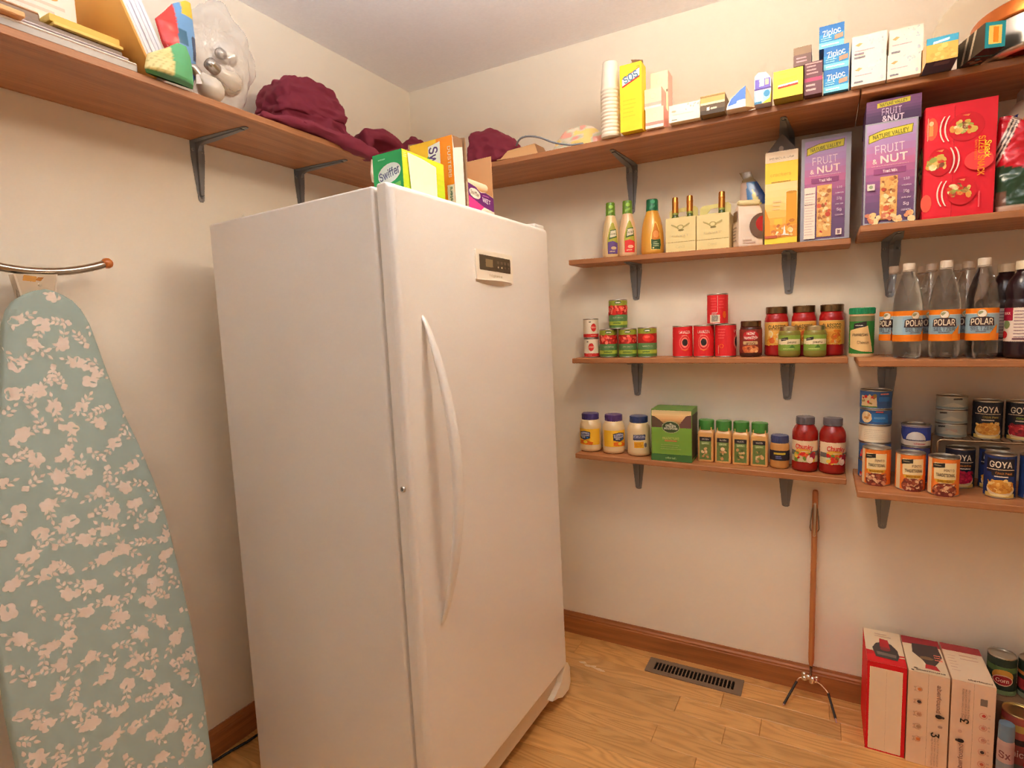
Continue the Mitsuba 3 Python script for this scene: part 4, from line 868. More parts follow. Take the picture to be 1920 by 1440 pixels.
def bluefish(kind):
    def fn(p, W, H):
        if kind == 0:
            p.rect(-0.045, 0.005, H * 0.05, H * 0.14, (96, 130, 60)); p.poly([(-0.044, H * 0.12), (0.004, H * 0.12), (0.002, H * 0.7), (-0.044, H * 0.75)], (232, 206, 160)); p.bits(16, -0.042, 0.0, H * 0.2, H * 0.8, 0.0065, [(196, 40, 36), (150, 120, 50), (236, 206, 150), (110, 100, 60)]); p.rect(0.008, 0.04, H * 0.42, H * 0.7, (52, 110, 170)); p.rect(0.012, 0.036, H * 0.82, H * 0.9, (210, 120, 110))
        elif kind == 1:
            p.ell(-0.026, H * 0.5, 0.017, 0.018, (240, 210, 160)); p.bits(8, -0.036, -0.016, H * 0.2, H * 0.8, 0.006, [(206, 150, 80), (240, 226, 190)]); p.poly([(-0.008, H * 0.2), (0.036, H * 0.15), (0.034, H * 0.75), (-0.012, H * 0.8)], (44, 112, 176)); p.rect(-0.004, 0.026, H * 0.4, H * 0.55, (100, 150, 196)); p.rect(0.0, 0.02, H * 0.86, H * 0.95, (220, 90, 84))
        elif kind == 2:
            p.lines(-0.03, 0.034, H * 0.15, H * 0.85, 6, (206, 190, 164), 0.3)
        else:
            p.rect(-0.05, 0.05, H * 0.4, H * 0.9, (52, 86, 130)); p.bits(22, -0.045, 0.045, H * 0.05, H * 0.5, 0.008, [(190, 40, 40), (60, 140, 170), (220, 160, 150), (120, 60, 60)])
    return fn
FB = (52, 84, 132); zz = ZR4
for i, (h, col, kd, lb) in enumerate(((0.057, FB, 3, 'bottom flat can of the blue stack, behind the first bean can'), (0.0565, FB, 3, 'second flat can from the bottom of the blue stack'), (0.0555, (232, 216, 188), 2, 'pale flat can with fine print in the middle of the blue stack'), (0.050, FB, 1, 'blue flat can directly on the pale one'), (0.0585, FB, 0, 'topmost blue can of the tall stack'))):
    tin('fish_can', 1.8475 + (0.0, 0.001, -0.0005, 0.001, 0.0)[i], -0.087, zz, 0.0432, h, col, bluefish(kd), lb, turn=0.0, margin=0.003); zz += h + 0.0006
tin('soup_can', 1.953, -0.098, ZR4, 0.0372, 0.112, (70, 70, 110), lambda p, W, H: p.rect(-0.03, 0.03, 0.02, 0.09, (210, 200, 190)), 'can below the blue and white one, hidden behind the bean cans')
def snow(p, W, H):
    p.rect(-math.pi * W, math.pi * W, 0, H * 0.26, (226, 218, 208)); p.poly([(-0.060, H * 0.26), (-0.060, H * 0.75), (-0.034, H * 0.26)], (228, 224, 220)); a = np.linspace(0, math.pi, 14)
    p.poly(list(zip(0.002 + 0.026 * np.cos(a), H * 0.28 + 0.026 * np.sin(a))), (230, 226, 222)); p.rect(-0.026, 0.030, H * 0.245, H * 0.30, (70, 66, 84)); p.text('whipped', 0.012, H * 0.11, 0.0055, (206, 110, 110), w=0.03); p.rect(-math.pi * W, math.pi * W, H * 0.93, H, (140, 130, 150))
tin('soup_can', 1.953, -0.098, ZR4 + 0.1126, 0.0372, 0.0655, (44, 58, 130), snow, 'blue can with a white snowy mound, behind the bean cans', turn=-0.05, margin=0.003)
def goya(food, name2, second=(196, 120, 50)):
    def fn(p, W, H):
        p.rect(-0.032, 0.034, H * 0.60, H * 0.94, (30, 24, 30)); p.rect(-0.032, 0.033, H * 0.665, H * 0.685, (220, 196, 170)); p.text('GOYA', 0.001, H * 0.80, 0.0165, (244, 232, 214), w=0.050)
        p.rect(-0.018, 0.034, H * 0.52, H * 0.64, (34, 26, 26)); p.text(name2, 0.008, H * 0.59, 0.0062, second, w=0.036); p.lines(-0.012, 0.028, H * 0.475, H * 0.54, 1, (226, 214, 206))
        p.rect(-0.033, 0.034, 0, H * 0.10, (210, 180, 96)); p.ell(0.002, H * 0.20, 0.031, H * 0.19, (226, 204, 166)); p.ell(0.002, H * 0.26, 0.029, H * 0.17, food[0]); p.bits(46, -0.025, 0.029, H * 0.13, H * 0.42, 0.0052, food)
        p.ell(0.0, H * 0.05, 0.02, 0.003, (246, 230, 170))
    return fn
CHICK = [(214, 152, 60), (232, 180, 90), (196, 124, 44), (240, 204, 130)]
KID = [(150, 24, 34), (176, 36, 44), (120, 16, 26), (206, 80, 80)]
BEET = [(176, 20, 60), (206, 40, 80), (140, 14, 44)]
NAVY = (26, 40, 84)
tin('goods_can', 2.135, -0.194, ZR4, 0.0346, 0.1215, NAVY, goya(CHICK, 'Chick Peas'), 'navy chick pea can standing in front of the wire riser', turn=0.02)
tin('goods_can', 2.060, -0.115, ZR4, 0.0352, 0.1165, (24, 26, 44), goya(BEET, 'Beets'), 'dark can with pink food picture, below the riser behind the bean can', turn=0.05)
tin('goods_can', 2.211, -0.190, ZR4, 0.0340, 0.1215, (30, 50, 96), goya([(226, 214, 206), (206, 60, 60), (240, 230, 220)], 'Frijoles'), 'navy can cut off at the right edge of the picture, below the riser', turn=0.35)
tin('goods_can', 2.140, -0.105, ZR4, 0.0345, 0.1185, NAVY, goya(CHICK, 'Chick Peas'), 'navy can under the riser, right behind the front chick pea can')
RZ = 0.972
tin('goods_can', 2.1250, -0.080, RZ, 0.0350, 0.1125, (24, 24, 34), goya(CHICK, 'Chick Peas', (180, 150, 70)), 'chick pea can on top of the wire riser')
tin('goods_can', 2.2010, -0.080, RZ, 0.0350, 0.1125, (24, 26, 34), goya(KID, 'Kidney Beans', (150, 160, 60)), 'kidney bean can on top of the wire riser, at the right edge')
def grey(i):
    def fn(p, W, H):
        p.rect(-math.pi * W, math.pi * W, 0, H * 0.2, (112, 124, 120)); p.poly([(-0.03, H * 0.75), (-0.01, H * 0.8), (-0.01, H * 0.95), (-0.03, H * 0.9)] if i < 2 else [(0.0, H * 0.8), (0.022, H * 0.82), (0.022, H * 0.95), (0.0, H * 0.93)], (46, 38, 34))
        if i == 0: p.text('TUNA', 0.006, H * 0.55, 0.008, (176, 120, 100), w=0.028)
        p.poly([(-0.03, H * 0.2), (0.0, H * 0.6), (0.034, H * 0.2)], (176, 170, 152))
    return fn
zz = RZ
for i, lb in enumerate(('bottom grey tuna can of three on the wire riser', 'middle grey tuna can of three on the wire riser', 'top grey tuna can of three on the wire riser')):
    tin('tuna_can', 2.0405, -0.080, zz, 0.0385, 0.0408, (148, 148, 136), grey(i), lb, turn=-0.1 + 0.1 * i, margin=0.003); zz += 0.0413
rk = num('wire_riser'); WR = (196, 170, 136)
for y in (-0.131, -0.020):
    r_ = 0.012
    pts = [(2.002, y, ZR4 + 0.0032), (2.002, y, RZ - 0.004 - r_)] + [(2.002 + r_ * (1 - math.cos(t)), y, RZ - 0.004 - r_ + r_ * math.sin(t)) for t in np.linspace(0.3, math.pi / 2, 5)]
    pts += [(2.33 - r_ + r_ * math.sin(t), y, RZ - 0.004 - r_ + r_ * math.cos(t)) for t in np.linspace(0, math.pi / 2, 5)] + [(2.33, y, ZR4 + 0.0032)]
    MB().tube(pts, 0.0031, WR, 8).add(part(rk, 'frame_wire'), 'metal', True)
for i in range(14):
    xx = 2.02 + i * 0.0225
    MB().tube([(xx, -0.131, RZ - 0.0022), (xx, -0.02, RZ - 0.0022)], 0.0016, WR, 6).add(part(rk, 'cross_wire'), 'metal', True)
tag(rk, 'small wire riser carrying tuna and bean cans on the deep lowest board', 'wire rack')

# ------------------------------------------------------------------ floor: three boxes and cans
def iron(p, c, h, s=1.0, flip=1):
    pts = np.array([(-0.024, 0.0), (0.024, -0.004), (0.030, 0.02), (0.028, 0.05), (0.016, 0.078), (0.0, 0.088), (-0.020, 0.072), (-0.030, 0.045)]) * s
    p.poly([(c + a, h + flip * b) for a, b in pts], (58, 50, 46)); p.poly([(c - 0.020 * s, h + flip * 0.012 * s), (c + 0.022 * s, h + flip * 0.008 * s), (c + 0.024 * s, h + flip * 0.024 * s), (c - 0.022 * s, h + flip * 0.028 * s)], (112, 98, 88))
    p.poly([(c - 0.012 * s, h + flip * 0.055 * s), (c + 0.012 * s, h + flip * 0.05 * s), (c + 0.010 * s, h + flip * 0.098 * s), (c - 0.010 * s, h + flip * 0.102 * s)], (176, 36, 42)); p.ell(c, h + flip * 0.045 * s, 0.012 * s, 0.010 * s, (130, 40, 44))
def redfront(p, w, h): p.rect(0, w, 0, h, (206, 14, 28)); p.rect(0.007, w - 0.010, 0.004, h - 0.016, (238, 214, 186)); p.rect(w * 0.5 - 0.0004, w * 0.5 + 0.0004, 0.006, h - 0.018, (220, 192, 164))
def redtop(p, w, d):
    p.rect(0, w, 0, 0.055, (214, 22, 34)); p.rect(0, w, 0.05, d, (240, 222, 194)); p.poly([(0, 0.04), (0.02, 0.05), (0.05, 0.045), (w, 0.058), (w, 0.066), (0.05, 0.06), (0.0, 0.07)], (196, 20, 30)); iron(p, w * 0.52, 0.035, 1.15); p.lines(0.03, w - 0.02, d - 0.05, d - 0.02, 2, (214, 190, 166))
carton('shoe_box', 1.8355, 1.9365, -0.2365, 0.208, 0.0, 0.288, (230, 206, 178), redfront, 'leftmost floor carton, white with red edges', 'box', top=redtop, left=lambda p, w, h: p.rect(0, w, 0, h, (206, 14, 28)))
def w1front(p, w, h):
    p.rect(0, w, 0, h, (232, 200, 172)); p.rect(w * 0.485, w * 0.495, 0.0, h, (190, 158, 132))
    for i in range(5):
        v = h * (0.82 - 0.135 * i); p.ring(w * 0.26, v, 0.009, 0.0012, (196, 140, 104)); p.ell(w * 0.28, v, 0.005, 0.005, [(206, 120, 60), (70, 50, 44), (190, 140, 110), (190, 150, 120), (220, 130, 70)][i]); p.lines(w * 0.14, w * 0.2, v - 0.01, v + 0.01, 2, (206, 172, 146))
    p.text('aberfound', w * 0.75, h * 0.76, 0.0105, (150, 112, 96), rot=math.pi / 2 + math.pi, w=0.085); p.ell(w * 0.76, h * 0.575, 0.0085, 0.0060, (34, 24, 22)); p.ell(w * 0.86, h * 0.575, 0.0035, 0.0035, (60, 44, 40)); p.ell(w * 0.80, h * 0.47, 0.006, 0.004, (176, 140, 122))
    p.text('3', w * 0.69, h * 0.37, 0.019, (28, 20, 18), rot=-math.pi / 2)
    for u in (0.63, 0.70, 0.77): p.text('bag in a box recyclable', w * u, h * 0.19, 0.0048, (190, 156, 132), rot=-math.pi / 2, w=0.09)
def w1top(p, w, d):
    p.rect(0, w, 0, d, (240, 220, 190)); p.rect(0, w, d * 0.78, d, (150, 34, 42)); pts = [(-0.03, 0.17), (0.036, 0.176), (0.040, 0.11), (0.024, 0.07), (0.014, 0.05), (-0.006, 0.05), (-0.012, 0.075), (-0.034, 0.115)]
    p.poly([(w * 0.56 + a, b) for a, b in pts], (66, 50, 46)); p.ell(w * 0.55, 0.09, 0.018, 0.010, (120, 90, 60)); p.poly([(w * 0.44, 0.030), (w * 0.80, 0.026), (w * 0.74, 0.052), (w * 0.48, 0.054)], (176, 36, 42)); p.text('aberfound', w * 0.55, 0.014, 0.008, (90, 66, 52), w=0.07); p.ell(0.010, 0.006, 0.004, 0.003, (50, 36, 30)); p.ell(w * 0.2, 0.020, 0.006, 0.003, (90, 66, 50))
    p.lines(w * 0.75, w * 0.95, 0.08, 0.12, 3, (226, 130, 110))
carton('wine_box', 1.9395, 2.0385, -0.2435, 0.212, 0.0, 0.289, (226, 196, 168), w1front, 'middle floor carton with a dark machine pictured on its top', 'box', top=w1top)
def w2front(p, w, h):
    p.rect(0, w, 0, h, (232, 198, 172)); p.rect(w * 0.505, w * 0.515, 0.0, h, (190, 158, 132))
    p.rect(w * 0.66, w * 0.82, h * 0.79, h * 0.86, (116, 98, 84))
    for i in range(5):
        v = h * (0.69 - 0.125 * i); p.ring(w * 0.74, v, 0.009, 0.0012, (206, 140, 116)); p.ell(w * 0.75, v, 0.0045, 0.0045, [(190, 70, 60), (200, 130, 110), (200, 140, 120), (60, 44, 40), (206, 110, 84)][i]); p.lines(w * 0.85, w * 0.91, v - 0.01, v + 0.01, 2, (212, 174, 150))
    for u in (0.25, 0.32, 0.39): p.text('bag in a box recyclable', w * u, h * 0.78, 0.0048, (176, 142, 122), rot=math.pi / 2, w=0.09)
    p.text('3', w * 0.31, h * 0.60, 0.019, (28, 20, 18), rot=math.pi / 2); p.ell(w * 0.22, h * 0.485, 0.005, 0.005, (206, 166, 146)); p.ell(w * 0.24, h * 0.385, 0.0085, 0.0060, (34, 24, 22)); p.ell(w * 0.15, h * 0.385, 0.0035, 0.0035, (60, 44, 40)); p.text('aberfound', w * 0.25, h * 0.21, 0.0105, (140, 106, 92), rot=math.pi / 2, w=0.085)
def w2top(p, w, d):
    p.rect(0, w, 0, d, (240, 216, 188)); p.rect(0, w, d * 0.80, d, (164, 52, 54)); p.lines(0.008, w * 0.3, 0.05, 0.15, 6, (222, 190, 164), 0.2); p.lines(w * 0.4, w * 0.92, 0.12, 0.16, 2, (218, 182, 156), 0.3); p.text('aberfound', w * 0.66, 0.014, 0.008, (110, 84, 66), w=0.055)
carton('wine_box', 2.0425, 2.1415, -0.2455, 0.212, 0.0, 0.291, (226, 196, 168), w2front, 'right floor carton with mostly plain white top', 'box', top=w2top, right=lambda p, w, h: p.rect(0, w, 0, h, (196, 120, 110)))
def corn(p, W, H):
    p.rect(-math.pi * W, math.pi * W, H * 0.62, H * 0.78, (70, 92, 50)); p.ell(0.004, H * 0.52, 0.026, 0.020, (190, 140, 60)); p.ell(0.004, H * 0.40, 0.025, 0.017, (206, 170, 150)); p.ell(0.004, H * 0.40, 0.022, 0.0135, (140, 26, 34)); p.text('Corn', 0.003, H * 0.40, 0.011, (236, 214, 200), w=0.03); p.rect(-math.pi * W, math.pi * W, 0, H * 0.12, (110, 130, 90))
def carr(p, W, H):
    p.rect(-math.pi * W, math.pi * W, H * 0.2, H * 0.5, (150, 40, 40)); p.text('Carrots', 0.0, H * 0.36, 0.011, (226, 210, 196), w=0.04); p.rect(-math.pi * W, math.pi * W, H * 0.62, H * 0.72, (196, 120, 60)); p.rect(-math.pi * W, math.pi * W, 0, H * 0.12, (130, 140, 120))
DG = (30, 42, 30)
def crate():
    k = num('can_carton')
    m = MB(); a, b, c0, c1 = 2.150, 2.36, -0.150, -0.030
    m.box((a, c0, 0.0005), (b, c1, 0.206), (120, 92, 66), 0.001); m.add(k, 'card'); tag(k, 'low cardboard carton that carries the corn and carrot cans', 'carton')
crate()
tin('vegetable_can', 2.1860, -0.090, 0.2065, 0.0345, 0.1160, DG, corn, 'dark green corn can behind the right floor carton')
tin('vegetable_can', 2.2580, -0.090, 0.2065, 0.0345, 0.1160, DG, carr, 'dark green can with red band at the right edge, beside the corn can', turn=0.3)
tin('vegetable_can', 2.2040, -0.2010, 0.0, 0.0385, 0.2165, (150, 70, 60), lambda p, W, H: (p.rect(-math.pi * W, math.pi * W, H * 0.80, H * 0.9, (170, 140, 70)), p.rect(-0.03, 0.03, H * 0.62, H * 0.70, (40, 30, 28)), p.text('Thick', 0.0, H * 0.5, 0.018, (226, 206, 196), w=0.05), p.rect(-math.pi * W, math.pi * W, 0, H * 0.35, (96, 104, 90))), 'tall can with a bright rim in front of the corn can', lidcol=(220, 200, 150))
sk = num('spray_can')
MB().lathe([(0, 0.001), (0.0175, 0.001), (0.0185, 0.004), (0.0185, 0.150), (0.0175, 0.158), (0.0165, 0.160), (0.0001, 0.160)], (2.1645, -0.258, 0), 28, (190, 160, 156)).add(part(sk, 'can'), 'gloss', True)
MB().lathe([(0.0165, 0.157), (0.0182, 0.158), (0.0182, 0.158), (0.0176, 0.198), (0.0168, 0.203), (0.0168, 0.203), (0.0001, 0.205)], (2.1645, -0.258, 0), 28, (96, 122, 142)).add(part(sk, 'cap'), 'gloss', True)
lb = MB(); p = Print(lb, rnd=(2.1645, -0.258, 0.01, 0.0186, facing(2.16, -0.258)), lift=0.0003); p.rect(-0.05, 0.05, 0.0, 0.135, (186, 156, 152)); p.rect(-0.05, 0.05, 0.045, 0.085, (128, 136, 144)); p.poly([(-0.02, 0.03), (0.02, 0.04), (0.02, 0.05), (-0.02, 0.055)], (150, 150, 150)); p.text('Sx', -0.002, 0.108, 0.020, (120, 66, 66), w=0.026); lb.add(part(sk, 'label'), 'card', True)
tag(sk, 'spray can with blue-grey cap right of the floor cartons', 'spray can')
rk2 = num('red_jug'); m = MB(); m.mesh(rbox((2.196, -0.33, 0.0005), (2.30, -0.262, 0.155), 0.03, 2), (196, 22, 26)); m.add(rk2, 'gloss', True); tag(rk2, 'red plastic container at the bottom right corner', 'container')
# ------------------------------------------------------------------ narrow board with the dressings
def taper(R0, R1, h, k):
    return lambda v: R1 + (R0 - R1) * np.clip(1 - (np.clip((v) / h, 0, 1)) ** k, 0, 1)
def dressing(x, y, s, col, capcol, label, paint, H=0.203, Rb=0.032):
    zs = np.array([0.0, 0.003, 0.010, 0.03, 0.055, 0.08, 0.105, 0.125, 0.14, 0.152, 0.160]); rs = Rb * np.array([0.84, 0.93, 0.99, 1.0, 0.99, 0.96, 0.88, 0.77, 0.65, 0.55, 0.50])
    k = num('dressing_bottle'); z = z2(x)
    MB().lathe([(0, 0.001)] + list(zip(rs, zs)) + [(0.0001, 0.160)], (x, y, z + 0.0003), 36, col).add(part(k, 'bottle'), 'gloss', True)
    rc = 0.48 * Rb + 0.0015
    m = MB().lathe([(rc * 0.98, 0.156), (rc * 1.06, 0.157), (rc * 1.06, 0.157), (rc, H - 0.002), (rc * 0.93, H), (rc * 0.93, H), (0.0001, H)], (x, y, z), 28, capcol)
    m.add(part(k, 'cap'), 'gloss', True)
    lb = MB(); p = Print(lb, rnd=(x, y, z, lambda v: np.interp(v, zs, rs), facing(x, y, 0.22)), lift=0.0006, step=0.0003); paint(p); lb.add(part(k, 'label'), 'card', True)
    cb = MB(); p = Print(cb, rnd=(x, y, z + 0.157, rc * 1.05, facing(x, y, 0.0)), lift=0.0005); p.poly([(-0.009, 0.004), (0.010, 0.012), (0.010, 0.020), (-0.009, 0.013)], tuple(min(255, c + 46) for c in capcol)); p.ell(0.002, 0.030, 0.008, 0.007, tuple(min(255, int(c * 1.2 + 40)) for c in capcol)); cb.add(part(k, 'cap_seal'), 'card', True)
    tag(k, label, 'salad dressing')
def wish(lower, dark):
    def fn(p):
        p.poly([(-0.017, 0.020), (0.017, 0.020), (0.019, 0.060), (0.015, 0.100), (0.006, 0.128), (-0.002, 0.128), (-0.012, 0.104), (-0.019, 0.065)], (166, 164, 60)); p.poly([(-0.014, 0.066), (0.016, 0.074), (0.015, 0.104), (-0.008, 0.100)], (56, 84, 34))
        p.poly([(-0.010, 0.072), (0.014, 0.078), (0.013, 0.100), (-0.007, 0.097)], (222, 216, 190)); p.text('Wish-Bone', 0.003, 0.086, 0.0065, (96, 84, 60), w=0.018, rot=0.15)
        p.poly([(-0.018, 0.014), (0.018, 0.013), (0.019, 0.052), (0.0, 0.060), (-0.018, 0.056)], lower); p.ell(0.003, 0.034, 0.010, 0.006, dark); p.lines(-0.012, 0.014, 0.018, 0.026, 1, dark)
    return fn
dressing(0.990, -0.093, 1, (242, 214, 162), (106, 146, 48), 'leftmost creamy dressing bottle with violet label base', wish((92, 62, 120), (216, 190, 150)), 0.204, 0.0318)
dressing(1.056, -0.095, 1, (244, 206, 164), (110, 150, 50), 'creamy dressing bottle with a red label base in front of the bracket', wish((222, 60, 56), (246, 190, 160)), 0.203, 0.0328)
def honey(p):
    p.poly([(-0.014, 0.014), (0.020, 0.014), (0.023, 0.030), (0.020, 0.070), (0.009, 0.112), (0.002, 0.116), (-0.006, 0.100), (-0.016, 0.055)], (244, 206, 110)); p.poly([(-0.011, 0.05), (0.019, 0.05), (0.016, 0.078), (0.006, 0.110), (0.001, 0.110), (-0.009, 0.075)], (206, 124, 40))
    p.ell(0.004, 0.070, 0.010, 0.013, (226, 150, 84)); p.poly([(-0.012, 0.018), (0.019, 0.017), (0.022, 0.032), (0.020, 0.053), (0.0, 0.050), (-0.013, 0.053)], (52, 78, 42)); p.lines(-0.006, 0.015, 0.026, 0.046, 3, (176, 186, 150)); p.ell(-0.006, 0.022, 0.003, 0.003, (240, 220, 160))
dressing(1.146, -0.088, 1, (226, 164, 66), (24, 96, 60), 'amber honey dressing bottle with a dark green cap', honey, 0.198, 0.040)

def wine_carrier(x0, x1, label, slot, z):
    k = num('wine_carrier'); C1 = (226, 207, 150); yf, yb, h = -0.137, -0.037, 0.117
    xm = (x0 + x1) / 2
    body = MB(); t = 0.0016
    for lo, hi in (((x0, yf, 0), (x1, yf + t, h)), ((x0, yb - t, 0), (x1, yb, h)), ((x0, yf + t, 0), (x0 + t, yb - t, h)), ((x1 - t, yf + t, 0), (x1, yb - t, h)), ((x0 + t, yf + t, 0), (x1 - t, yb - t, t))):
        body.box(np.array(lo) + (0, 0, z + 0.0003), np.array(hi) + (0, 0, z + 0.0003), C1)
    body.add(part(k, 'carton'), 'card')
    ym = (yf + yb) / 2 + 0.004
    hp = Polygon([(x0 + 0.002, 0), (x1 - 0.002, 0), (x1 - 0.002, 0.150), (x1 - 0.012, 0.160), (x0 + 0.012, 0.156), (x0 + 0.002, 0.148)])
    hole = Polygon([(xm - 0.026, 0.128), (xm + 0.022, 0.128), (xm + 0.018, 0.144), (xm - 0.014, 0.144)])
    MB().prism(hp.difference(hole), -0.001, 0.001, (226, 216, 140), ((0, ym, z), (1, 0, 0), (0, 0, 1), (0, -1, 0))).add(part(k, 'handle_panel'), 'card')
    lb = MB(); p = Print(lb, flat=((x0, yf, z), (1, 0, 0), (0, 0, 1))); w = x1 - x0; c = w * 0.5
    p.rect(0, w, 0.0325, 0.0345, (166, 140, 84)); g = (176, 160, 100); p.ell(c, 0.083, 0.012, 0.009, g); p.ell(c, 0.083, 0.0075, 0.006, (222, 206, 150)); p.ell(c + 0.002, 0.073, 0.010, 0.003, (124, 110, 60))
    for sg in (-1, 1):
        for q in range(4): p.ell(c + sg * (0.012 + 0.005 * q), 0.084 + 0.0025 * q, 0.0055, 0.0025, g, 10, sg * 0.5)
    p.text('CAVIT', c, 0.055, 0.0062, (206, 190, 146), w=0.058); p.text('Cavit', c, 0.017, 0.0095, (206, 190, 140), w=0.030, bold=False); lb.add(part(k, 'print'), 'card')
    tag(k, label, 'wine carrier'); return yf, h
def wine_bottle(x, y, z, label):
    k = num('wine_bottle')
    MB().lathe([(0, 0.002), (0.019, 0.001), (0.0225, 0.004), (0.0225, 0.085), (0.019, 0.104), (0.012, 0.118), (0.0098, 0.126), (0.0098, 0.176), (0.0001, 0.177)], (x, y, z + 0.0022), 28, (70, 84, 36)).add(part(k, 'bottle'), 'gloss', True)
    MB().lathe([(0.0100, 0.128), (0.0106, 0.128), (0.0106, 0.128), (0.0104, 0.136), (0.0104, 0.136)], (x, y, z + 0.0022), 24, (150, 160, 70)).add(part(k, 'glass_collar'), 'gloss', True)
    MB().lathe([(0.0101, 0.135), (0.0108, 0.135), (0.0108, 0.135), (0.0104, 0.166), (0.0110, 0.168), (0.0110, 0.173), (0.0102, 0.175), (0.0102, 0.186), (0.0092, 0.1885), (0.0092, 0.1885), (0.0001, 0.189)], (x, y, z + 0.0022), 24, (222, 150, 74)).add(part(k, 'foil'), 'metal', True)
    tag(k, label, 'wine bottle')
wine_carrier(1.206, 1.308, 'cream wine carrier with two gold topped bottles', 0, z2(1.26))
wine_carrier(1.311, 1.417, 'cream wine carrier with a single gold topped bottle', 1, z2(1.36))
wine_bottle(1.2335, -0.110, z2(1.26), 'left gold topped bottle in the carrier beside the amber dressing')
wine_bottle(1.2835, -0.110, z2(1.26), 'right gold topped bottle in the carrier beside the amber dressing')
wine_bottle(1.389, -0.110, z2(1.36), 'single gold topped bottle in the carrier beside the white bag')

def pillow(key, rows, T_, col, M, bsdf='card', noise=0.004, seed=1, ns=18, nv=26, pw=0.55, freq=22.0):
    """a filled bag: rows = [(v, left, right, thickness)], rounded front and back, creased; col(u, v) or a colour"""
    r = np.array(rows, float); vs = np.linspace(r[0, 0], r[-1, 0], nv); L, R_, K = (np.interp(vs, r[:, 0], r[:, q]) for q in (1, 2, 3))
    s_ = 0.5 - 0.5 * np.cos(np.linspace(0, np.pi, ns)); m = MB()
    for sg in (1, -1):
        U = L[:, None] + (R_ - L)[:, None] * s_[None, :]; V = np.repeat(vs[:, None], ns, 1)
        D = K[:, None] * (4 * s_ * (1 - s_))[None, :] ** pw
        P = np.stack([U, -sg * D, V], -1)
        nz = meshkit.fbm(P * freq + seed * 7.3 + (3 if sg < 0 else 0), 3, seed) - 0.5
        edge = ((4 * s_ * (1 - s_))[None, :] ** 0.3)
        P[..., 1] += -sg * nz * noise * 2 * edge
        c = np.array([[col(U[a, b], V[a, b]) if callable(col) else col for b in range(ns)] for a in range(nv)], float)
        i, j = np.meshgrid(np.arange(nv - 1), np.arange(ns - 1), indexing='ij')
        q = np.stack([i * ns + j, i * ns + j + 1, (i + 1) * ns + j + 1, (i + 1) * ns + j], -1).reshape(-1, 4)
        m.raw(P.reshape(-1, 3), q if sg > 0 else q[:, ::-1], c.reshape(-1, 3))
    m.add(key, bsdf, True, M)
# white coffee bag and the blue bag behind it
wb = num('coffee_bag'); M = pose(1.470, -0.094, z2(1.47) + 0.0005, 0.42)
m = MB()
secs = [(0.0, 0.074, 0.062), (0.004, 0.078, 0.066), (0.07, 0.080, 0.066), (0.105, 0.078, 0.058), (0.125, 0.074, 0.038), (0.140, 0.070, 0.014), (0.146, 0.068, 0.010)]
V = []
for z_, w_, d_ in secs:
    o = np.array(sbox(-w_ / 2, -d_ / 2, w_ / 2, d_ / 2).buffer(-0.004).buffer(0.004, 2).exterior.coords)[:-1]; V.append(np.c_[o, np.full(len(o), z_)])
n = len(V[0]); V = np.vstack(V); V[:, :2] += (meshkit.fbm(V * 40, 2, 4)[:, None] - 0.5) * 0.004
F = [[a * n + b, a * n + (b + 1) % n, (a + 1) * n + (b + 1) % n, (a + 1) * n + b] for a in range(len(secs) - 1) for b in range(n)]
m.raw(V, F, (236, 220, 206)); top = V[-n:]; m.raw(top, [[0, k, k + 1] for k in range(1, n - 1)], (230, 214, 198)); m.add(part(wb, 'bag'), 'card', 40 if False else False, M)
m = MB(); m.mesh(rbox((-0.036, -0.020, 0.138), (0.034, 0.004, 0.154), 0.006, 1), (232, 222, 176)); m.add(part(wb, 'rolled_top'), 'card', True, M)
lb = MB(); p = Print(lb, flat=((-0.037, -0.0345, 0.0), (1, 0, 0), (0, 0, 1)), lift=0.0012); a = np.linspace(math.pi / 2, 3 * math.pi / 2, 16)
p.poly(list(zip(0.073 + 0.042 * np.cos(a), 0.065 + 0.042 * np.sin(a))), (104, 80, 66)); p.poly(list(zip(0.073 + 0.022 * np.cos(a), 0.072 + 0.025 * np.sin(a))), (176, 40, 40)); p.lines(0.010, 0.050, 0.008, 0.026, 2, (200, 178, 166)); lb.add(part(wb, 'print'), 'card', False, M)
lb = MB(); p = Print(lb, flat=((-0.0405, 0.030, 0.0), (0, -1, 0), (0, 0, 1)), lift=0.0012); p.lines(0.008, 0.050, 0.02, 0.072, 5, (150, 136, 132), 0.3); p.rect(0.012, 0.05, 0.085, 0.118, (128, 100, 70)); lb.add(part(wb, 'print'), 'card', False, M)
tag(wb, 'white coffee bag with a brown and red circle, rolled shut', 'coffee bag')
bb = num('snack_bag')
def bbcol(u, v):
    if v > 0.225: return (150, 132, 100)
    if u < -0.022 + 0.05 * (0.22 - v): return (220, 196, 184)
    if v < 0.145: return (206, 190, 176)
    if u > -0.002 and u - 0.004 < (0.19 - v) * 0.55: return (206, 190, 70)
    return (44, 112, 176) if u < 0.004 else (46, 70, 122)
pillow(part(bb, 'bag'), [(0, -0.038, 0.038, 0.018), (0.10, -0.04, 0.04, 0.020), (0.15, -0.042, 0.044, 0.016), (0.175, -0.044, 0.040, 0.012), (0.225, -0.040, 0.012, 0.006), (0.240, -0.034, 0.0, 0.003), (0.262, -0.046, -0.008, 0.002)], 0, bbcol, pose(1.480, -0.030, z2(1.47) + 0.0006), 'gloss', 0.003, 5, 30, 50)
tag(bb, 'blue and yellow bag gathered at the top behind the white coffee bag', 'snack bag')
